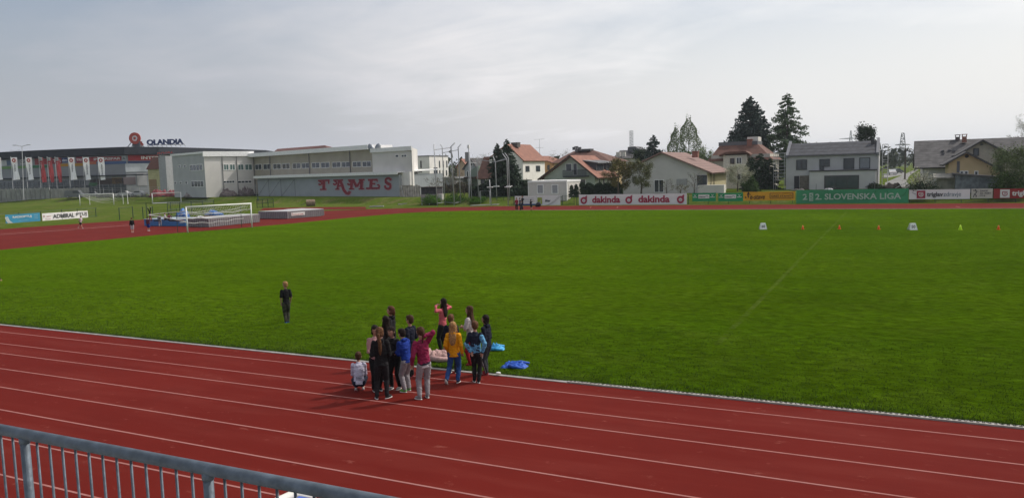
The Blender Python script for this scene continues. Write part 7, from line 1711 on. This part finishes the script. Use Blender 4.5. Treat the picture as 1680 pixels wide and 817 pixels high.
    for s in (0, 1):
        a, b, c, fd, fu, FM = legs[s]; L_ = bottom.get('len', 1.0)
        if L_ >= 1: limb(q, [a-Vector((0, 0, .015*H)), a.lerp(b, .5), b, b.lerp(c, .5), b.lerp(c, .95)], ((.052+e)*H, (.048+e)*H, (.038+e)*H, (.034+e*1.1)*H, (.026+e*1.1)*H))
        else: limb(q, [a-Vector((0, 0, .015*H)), a.lerp(b, L_*2)], ((.054+e)*H, (.050+e*1.4)*H))
    bt = lobj('trousers' if bottom.get('len', 1) >= 1 else 'shorts', remesh(q, max(vox, .012), 2), bottom['c'], t, wr=.009*H/1.5 if lod < 2 else 0, seed=2, ws=11)
    if bottom.get('stripe') and lod == 0:
        q = MB()
        for s in (0, 1):
            a, b, c = legs[s][:3]; o_ = X*(1 if s else -1); q.tube([a+o_*.062*H, b+o_*.045*H, c+o_*.033*H], [.006*H, .006*H, .005*H], 5)
        m_ = bpy.data.meshes.new('p'); m_.from_pydata(q.v, [], q.f); lobj('side_stripe', m_, bottom['stripe'], bt)
    # ---- shoes
    for s in (0, 1):
        a, b, c, fd, fu, FM = legs[s]; q = MB(); q.ell(c+fd*.030*H-fu*.016*H, (.026*H, .070*H, .021*H), 12, 8, FM); q.ell(c-fu*.006*H, (.025*H, .030*H, .026*H), 10, 8, FM)
        so_ = lobj('shoe', remesh(q, max(vox, .010), 1), shoes[0], t)
        q = MB(); c2 = c+fd*.031*H-fu*.034*H; n = 16; ring = [c2+FM@Vector((.0275*H*cos(2*pi*k/n)*(1 if sin(2*pi*k/n) > 0 else .85), .074*H*sin(2*pi*k/n), 0)) for k in range(n)]; q.prism(ring, -fu*.0085*H); m_ = bpy.data.meshes.new('p'); m_.from_pydata(q.v, [], q.f); lobj('sole', m_, shoes[1], so_)
    # ---- hair
    st, hm_ = hair[:2]; q = MB(); q.ell(hd+hu*.020*H-hf*.010*H, (.060*H, .070*H, .062*H), 18, 12, HM); q.ell(hd-hf*.028*H-hu*.012*H, (.054*H, .048*H, .050*H), 14, 10, HM)
    if st == 'short': q.ell(hd+hu*.052*H+hf*.020*H, (.045*H, .050*H, .026*H), 12, 8, HM)
    if st in ('long', 'pony', 'bun', 'bob'):
        for s in (-1, 1): q.ell(hd+hx*s*.042*H-hf*.008*H-hu*.012*H, (.020*H, .032*H, .052*H), 10, 8, HM)
    if st == 'bob': q.ell(hd-hf*.022*H-hu*.050*H, (.060*H, .045*H, .040*H), 12, 8, HM)
    if st == 'long':
        L_ = hair[2] if len(hair) > 2 else .20
        bk_ = -F2_
        etube(q, [(hd-hu*.01*H-hf*.030*H, .056*H, .040*H, hx, hf), (neckb+bk_*.040*H+up*.03*H, .062*H, .032*H, hx, hf), (neckb+bk_*.066*H-up*L_*.4*H, .068*H, .024*H, X2, F2_), (neckb+bk_*.072*H-up*L_*.8*H, .050*H, .020*H, X2, F2_), (neckb+bk_*.070*H-up*L_*H, .025*H, .012*H, X2, F2_)])
        for s in (-1, 1): q.tube([hd+hx*s*.048*H-hf*.010*H, neckb+hx*s*.056*H+hf*.012*H, neckb+hx*s*.060*H+hf*.040*H-up*L_*.55*H], [.024*H, .020*H, .008*H], 8)
    if st == 'pony':
        L_ = hair[2] if len(hair) > 2 else .24
        etube(q, [(hd-hf*.062*H+hu*.015*H, .020*H, .018*H, hx, hf), (hd-hf*.085*H-hu*.025*H, .026*H, .024*H, hx, hf), (neckb-F2_*.085*H-up*.02*H, .028*H, .022*H, hx, hf), (neckb-F2_*.088*H-up*L_*.6*H, .028*H, .020*H, hx, hf), (neckb-F2_*.082*H-up*L_*H, .010*H, .008*H, hx, hf)])
    if st == 'bun': q.ell(hd-hf*.060*H-hu*.020*H, (.034*H, .030*H, .040*H), 12, 8, HM); q.tube([hd-hf*.065*H-hu*.03*H, neckb-F2_*.055*H-up*.03*H], [.022*H, .010*H], 8)
    # keep the face clear: pull hair back in front
    me = remesh(q, max(vox, .010), 1); n = len(me.vertices); co_ = np.empty(n*3, np.float32); me.vertices.foreach_get('co', co_); co_ = co_.reshape(-1, 3)
    hdv = np.array(hd); rel_ = co_-hdv; f_ = rel_@np.array(hf); u_ = rel_@np.array(hu); x_ = np.abs(rel_@np.array(hx))
    lim = np.where(u_ < .030*H, (-.002+.35*np.clip(u_/H, -.1, .03))*H, 1e3) ; lim = np.where(x_ > .052*H, .026*H, lim)
    ex = np.clip(f_-lim, 0, None)*np.where(u_ > -.09*H, 1, 0); co_ -= ex[:, None]*np.array(hf)[None, :]; me.vertices.foreach_set('co', co_.ravel())
    ho = lobj('hair', me, hm_, t, wr=.010, seed=5, ws=22)
    if len(hair) > 3 and hair[3] == 'glasses':
        q = MB()
        for s in (-1, 1): q.ell(hd+hx*s*.024*H+hf*.035*H+hu*.066*H, (.017*H, .010*H, .012*H), 10, 6, HM)
        q.tube([hd-hx*.058*H+hu*.06*H-hf*.01*H, hd-hx*.03*H+hf*.042*H+hu*.07*H, hd+hx*.03*H+hf*.042*H+hu*.07*H, hd+hx*.058*H+hu*.06*H-hf*.01*H], [.004*H]*4, 5); m_ = bpy.data.meshes.new('p'); m_.from_pydata(q.v, [], q.f); lobj('sunglasses', m_, BLACK, t)
    if len(hair) > 3 and hair[3] == 'specs':
        q = MB(); q.tube([hd-hx*.056*H+hu*.006*H, hd-hx*.045*H+hf*.058*H+hu*.006*H, hd+hx*.045*H+hf*.058*H+hu*.006*H, hd+hx*.056*H+hu*.006*H], [.004*H]*4, 5); m_ = bpy.data.meshes.new('p'); m_.from_pydata(q.v, [], q.f); lobj('spectacles', m_, BLACK, t)
    return t
def cl(name, c, **k): return mat('cloth_'+name, c, **{**dict(var=.18, vs=7, rough=.85, spec=.15), **k})
def hr(name, c): return mat('hair_'+name, c, var=.45, vs=30, rough=.7, spec=.12)
HB = hr('brown', (.052, .026, .014)); HDK = hr('dark', (.016, .010, .008)); HLB = hr('light_brown', (.105, .050, .024)); HBL = hr('blond', (.30, .17, .07)); HMB = hr('mid_brown', (.060, .030, .016)); HRB = hr('red_brown', (.085, .034, .017))
BK = cl('black', (.012, .012, .013), var=.3); BK2 = cl('black_soft', (.018, .017, .019), var=.3); WT = cl('white', (.56, .55, .56)); LAV = cl('lavender_white', (.46, .45, .55), var=.08); GRY = cl('grey_sweat', (.27, .255, .265), var=.12); NAVY = cl('navy', (.016, .020, .036)); MAG = cl('magenta', (.22, .018, .060), var=.3, vs=16); PNK = cl('coral_pink', (.46, .10, .12)); YLW = cl('mustard', (.62, .27, .008), var=.12); JEAN = cl('jeans_blue', (.025, .065, .20)); ROY = cl('royal', (.012, .035, .22)); CYN = cl('sky_pattern', (.10, .27, .44), var=.55, vs=22); CAMO = cl('camo', (.045, .045, .032), var=.7, vs=9); CHAR = cl('charcoal', (.035, .037, .042)); REDT = cl('red_leggings', (.30, .018, .028)); CREAM = cl('blush_white', (.50, .44, .43)); PALEP = cl('pale_pink', (.42, .23, .23), var=.2); MAR = cl('maroon', (.10, .025, .04)); DNV = cl('dark_navy', (.012, .014, .026))
S_WH = mat('shoe_white', (.50, .49, .48), var=.1); S_BK = mat('shoe_black', (.015, .015, .016)); S_GY = mat('shoe_grey', (.22, .215, .22), var=.3, vs=20); S_GN = mat('shoe_green', (.14, .42, .07), var=.3, vs=25); S_RD = mat('shoe_red', (.28, .02, .03)); S_BL = mat('shoe_blue', (.02, .11, .38)); SOLE = mat('sole_white', (.55, .54, .52)); SOLD = mat('sole_dark', (.04, .04, .04)); SOLR = mat('sole_red', (.3, .04, .05))
DOWN = ((-.03, .01, -.30), (.03, .01, -.30))
GRP = 'children gathered at the inner edge of the track'
# child alone on the grass
person('blond child in black t-shirt and dark camouflage trousers standing alone on the grass', (471.5, 530.5), 1.46, 25, dict(c=BK, sleeve=.4, fit=.7), dict(c=CAMO, fit=1.0), (S_BL, SOLD), ('short', HBL), dict(feet=((-.03, .0), (.03, .035)), hands=((-.02, .06, -.29), (.02, .08, -.28)), hyaw=40, toe=(10, 20)))
# squatting child
person('squatting child in white printed long sleeve shirt with brown hair, back to the camera', (590, 641), 1.42, 8, dict(c=LAV, sleeve=1, fit=1.3, print=NAVY, hem=-.045), dict(c=NAVY, len=.5, fit=1.5), (S_WH, SOLR), ('short', HMB),
       dict(pel=(0, -.04, .155), lean=(0, .105), feet=((-.065, .0), (.065, .02)), knee=((-.12, 1, .8), (.12, 1, .8)), hands=((.05, .15, -.20), (-.03, .17, -.20)), poles=((-.5, -.2, -1), (.5, -.2, -1)), fpitch=(25, 20), toe=(0, 0), head=(0, .25)), GRP)
# the tight group
person('child in black hoodie facing left with sunglasses pushed up on brown hair', (645, 601), 1.60, 78, dict(c=BK2, hood=True, sleeve=1, fit=1.2), dict(c=BK), (S_BK, SOLE), ('bun', HRB, 0, 'glasses'), dict(hands=((.06, .12, -.18), (-.02, .14, -.18)), hdir=((0, 1, 0), (0, 1, 0))), GRP)
person('child with long dark straight hair in black, just below the one with sunglasses', (637, 624), 1.60, 50, dict(c=BK2, sleeve=1), dict(c=BK), (S_BK, SOLE), ('long', HDK, .20), dict(hands=((.06, .12, -.2), (-.04, .13, -.2))), GRP)
person('child in pale pink top with face turned down, left in the tight group', (618, 640), 1.56, -150, dict(c=PALEP, sleeve=1), dict(c=BK), (S_BK, SOLE), ('bob', HDK), dict(hands=((.08, .13, -.16), (-.03, .16, -.17)), head=(0, .35), lean=(0, .03), hdir=((0, 1, 0), (0, 1, 0))), GRP)
person('child in all black clothes with a long light brown ponytail, nearest to the camera', (628, 653.5), 1.63, 5, dict(c=BK, sleeve=1, fit=1.2, hood=True), dict(c=BK2, fit=.8), (S_BK, SOLE), ('pony', HLB, .19), dict(feet=((-.085, -.01), (.065, .0)), hands=((.02, .12, -.17), (-.02, .14, -.18)), toe=(15, -45), head=(0, .15), hyaw=-15), GRP)
person('brown haired child with glasses in black jersey standing behind the blue hoodie', (676, 618), 1.55, 60, dict(c=DNV, sleeve=.9), dict(c=BK), (S_BK, SOLR), ('short', HB, 0, 'specs'), dict(hands=((.04, .11, -.2), (0, .12, -.2)), feet=((-.05, 0), (.05, .03))), GRP)
person('dark haired child in black bending over the middle of the tight group', (651, 637), 1.50, 150, dict(c=BK2, sleeve=1), dict(c=BK), (S_GY, SOLE), ('bob', HDK), dict(hands=((.06, .15, -.15), (-.04, .17, -.14)), lean=(0, .05), head=(0, .4), feet=((-.07, 0), (.06, .05)), hdir=((0, 1, 0), (0, 1, 0))), GRP)
person('child in royal blue hoodie with grey trousers and bright green shoes', (669, 642), 1.50, 48, dict(c=ROY, hood=True, sleeve=1, fit=1.4), dict(c=GRY, fit=1.3), (S_GN, SOLE), ('short', HDK), dict(pel=(0, -.01, .49), lean=(0, .075), feet=((-.06, .0), (.06, .03)), hands=((.05, .15, -.13), (-.03, .18, -.13)), head=(0, .25), toe=(20, 0), hdir=((0, 1, 0), (0, 1, 0))), GRP)
person('child in magenta sweater and grey trousers holding one hand behind the head', (696, 654), 1.64, 22, dict(c=MAG, sleeve=1, fit=1.3, band=NAVY, shirt=WT, hem=.0), dict(c=GRY, fit=1.0), (S_GY, SOLE), ('bun', HMB), dict(pel=(.02, 0, .50), lean=(-.03, 0), feet=((-.065, .0), (.065, .03)), hands=((-.05, .04, -.28), (-.075, -.06, .095)), poles=((-.4, -1, 0), (1, -.2, .35)), hdir=(None, (-1, .1, .2)), hyaw=25, toe=(35, 0)), GRP)
person('child in coral pink top and black trousers with both hands raised to the head', (727.5, 576), 1.52, 60, dict(c=PNK, sleeve=1, hem=.0), dict(c=BK, fit=1.2), (S_BK, SOLD), ('long', HDK, .16), dict(pel=(0, .0, .50), lean=(0, -.03), feet=((-.04, .03), (.04, -.03)), hands=((-.06, .06, .09), (.05, .05, .08)), poles=((-1, .3, .6), (1, .3, .5)), hdir=((.9, -.3, .3), (-.9, -.3, .3))), GRP)
person('blond short haired child in dark clothes half hidden behind the mustard hoodie', (743, 612), 1.50, -10, dict(c=DNV, sleeve=1), dict(c=CHAR), (S_BK, SOLE), ('short', HLB), dict(), GRP)
person('child in mustard yellow hoodie and blue jeans stepping with one heel lifted', (747, 628), 1.50, -12, dict(c=YLW, hood=True, sleeve=1, fit=1.6, hem=-.055), dict(c=JEAN, fit=1.0), (NAVY, SOLE), ('long', HBL, .19), dict(pel=(0, .0, .495), lean=(-.005, .0), feet=((-.12, -.13), (.04, .02)), fz=(.045, 0), fpitch=(55, 0), hands=((-.02, .05, -.27), (.05, .01, -.29)), toe=(0, -10), hyaw=15), GRP)
person('child with very long brown hair in white top and red leggings, facing left', (774, 600), 1.58, 72, dict(c=CREAM, sleeve=.35, fit=1.1, hem=-.03), dict(c=REDT, fit=.9), (S_RD, SOLD), ('long', HMB, .20), dict(hands=((.10, .12, -.14), (-.08, .14, -.13)), poles=((-1, -.4, -.5), (1, -.4, -.5)), hdir=((1, .3, 0), (-1, .3, 0)), lean=(0, .01)), GRP)
person('child in sky blue and navy patterned jacket with hands held behind the back', (782, 627.5), 1.50, -15, dict(c=NAVY, sleeve=1, fit=1.3, jacket=True, panel=CYN, hem=-.01), dict(c=BK2, fit=1.0), (S_BK, SOLE), ('short', HLB), dict(feet=((-.045, .03), (.045, -.01)), hands=((.03, -.08, -.27), (.04, -.05, -.28)), poles=((-1, -.3, 0), (1, -.3, 0)), toe=(30, 30), hyaw=30), GRP)
person('child in dark navy hoodie with side striped trousers and red shoes', (801, 614), 1.50, 62, dict(c=DNV, sleeve=1, hood=True, fit=1.4), dict(c=CHAR, stripe=WT, fit=1.1), (S_RD, SOLR), ('bob', HDK), dict(hands=((.06, .10, -.20), (-.02, .12, -.21)), lean=(0, .02), feet=((-.05, .0), (.05, .06))), GRP)
person('black clothed child cut off by the left edge, one hand and shoe showing', (-9, 491), 1.50, 10, dict(c=BK2, sleeve=1), dict(c=BK), (S_BK, SOLD), ('short', HDK), dict(hands=((-.03, .02, -.29), (.10, .05, -.20)), feet=((-.05, 0), (.09, .02))))
# far people
person('running child in white shirt and black shorts before the white banner', (133, 375.5), 1.45, -95, dict(c=mat('cloth_pinkwhite', (.50, .42, .47)), sleeve=.4), dict(c=BK, len=.3, fit=1.4), (S_WH, SOLE), ('short', HDK), dict(lean=(0, .06), feet=((-.03, -.30), (.03, .16)), fz=(.04, .0), hands=((0, .14, -.14), (0, -.02, -.22)), poles=((-.2, -1, -.5), (.2, -1, -.3))), None, 1)
person('child in black top and pale shorts standing on the red bend by the gate frame', (217.5, 381.5), 1.50, 30, dict(c=BK, sleeve=1, fit=1.5), dict(c=cl('pale_grey', (.40, .42, .45)), len=.5, fit=1.5), (S_WH, SOLE), ('short', HRB), dict(feet=((-.04, 0), (.05, .03))), None, 1)
person('child in maroon top and blue shorts at the left end of the blue mat', (243.5, 379), 1.45, -20, dict(c=MAR, sleeve=1, fit=1.4), dict(c=ROY, len=.45, fit=1.5), (S_WH, SOLE), ('short', HDK), dict(), None, 1)
person('child in grey clothes standing right in front of the blue mat', (263, 371.8), 1.52, 20, dict(c=cl('olive_grey', (.10, .10, .09)), sleeve=.9), dict(c=cl('light_grey_tr', (.33, .31, .33))), (S_BK, SOLD), ('short', HDK), dict(hands=((-.03, .05, -.28), (.10, .05, -.12)), feet=((-.07, 0), (.08, .04))), None, 1)
mz = .82
def onmat(x, y): return G(x, y, mz)
person('child in white t-shirt sitting on the blue mat', onmat(270, 361.5), 1.45, -60, dict(c=WT, sleeve=.45), dict(c=BK), (S_WH, SOLE), ('short', HDK), dict(pel=(0, 0, .075), lean=(0, .04), feet=((-.07, .30), (.08, .28)), knee=((-.1, .3, 1), (.1, .3, 1)), hands=((-.02, .20, -.12), (.02, .20, -.10))), None, 1)
person('child in dark clothes sitting on the blue mat behind the white shirt', onmat(278, 362), 1.45, 60, dict(c=MAR, sleeve=.45), dict(c=BK), (S_BK, SOLE), ('short', HDK), dict(pel=(0, 0, .075), lean=(0, .03), feet=((-.08, .32), (.07, .26)), knee=((-.2, .3, 1), (.2, .3, 1)), hands=((-.06, .0, -.22), (.06, .0, -.22))), None, 1)
tt = person('child doing a handstand on the blue mat, dark legs up', onmat(247, 364), 1.40, 90, dict(c=MAR, sleeve=1), dict(c=BK), (S_WH, SOLE), ('short', HDK), dict(pel=(0, 0, .50), feet=((-.06, .12), (.06, -.22)), hands=((-.05, .04, .30), (.05, .04, .30)), poles=((-1, 0, 0), (1, 0, 0))), None, 1)
tt.rotation_euler = (pi, 0, YAW+radians(90)); tt.location.z = mz+1.40*1.13
person('child in red top and black trousers among the four on the far track', (848, 345.3), 1.62, 160, dict(c=cl('crimson', (.30, .02, .05)), sleeve=.45, fit=1.3), dict(c=BK), (S_BK, SOLD), ('short', HDK), dict(), None, 1)
person('child in dark top with bare arms beside the tallest person on the far track', (853.5, 345.2), 1.60, -120, dict(c=NAVY, sleeve=.4), dict(c=BK), (S_BK, SOLD), ('short', HDK), dict(hands=((-.02, .15, -.12), (.02, .17, -.1))), None, 1)
person('tallest dark clothed person on the far track', (857.5, 343.8), 1.85, 110, dict(c=BK2, sleeve=1), dict(c=NAVY), (S_BK, SOLD), ('short', HDK), dict(hands=((-.1, .12, -.1), (.1, .14, -.2))), None, 1)
person('child in black skirted outfit pointing one arm to the right on the far track', (871.5, 345.6), 1.42, -60, dict(c=BK, sleeve=.3, hem=-.09, fit=1.5), dict(c=BK, len=.3, fit=1.6), (S_BK, SOLD), ('bun', HDK), dict(hands=((-.04, .05, -.26), (.24, .18, .04)), feet=((-.09, 0), (.09, .0))), None, 1)
garment('jacket', 'white jacket hanging over the corner of the grey landing mat', (329, 371), WT, 1.2, .7, 1, 12).location.z = .98
for i, (x, lab) in enumerate(((285, 'dark clothing bundle on the blue mat next to the goal post'), (294, 'maroon and black clothing pile on the blue mat right end'), (258, 'dark folded jacket on the blue mat left part'))):
    c_ = G(x, 363.0, mz); heap('clothes_pile', lab, 'clothes', c_, .5, .4, .22, (BK, MAR, BK2)[i], 70+i, n=12)
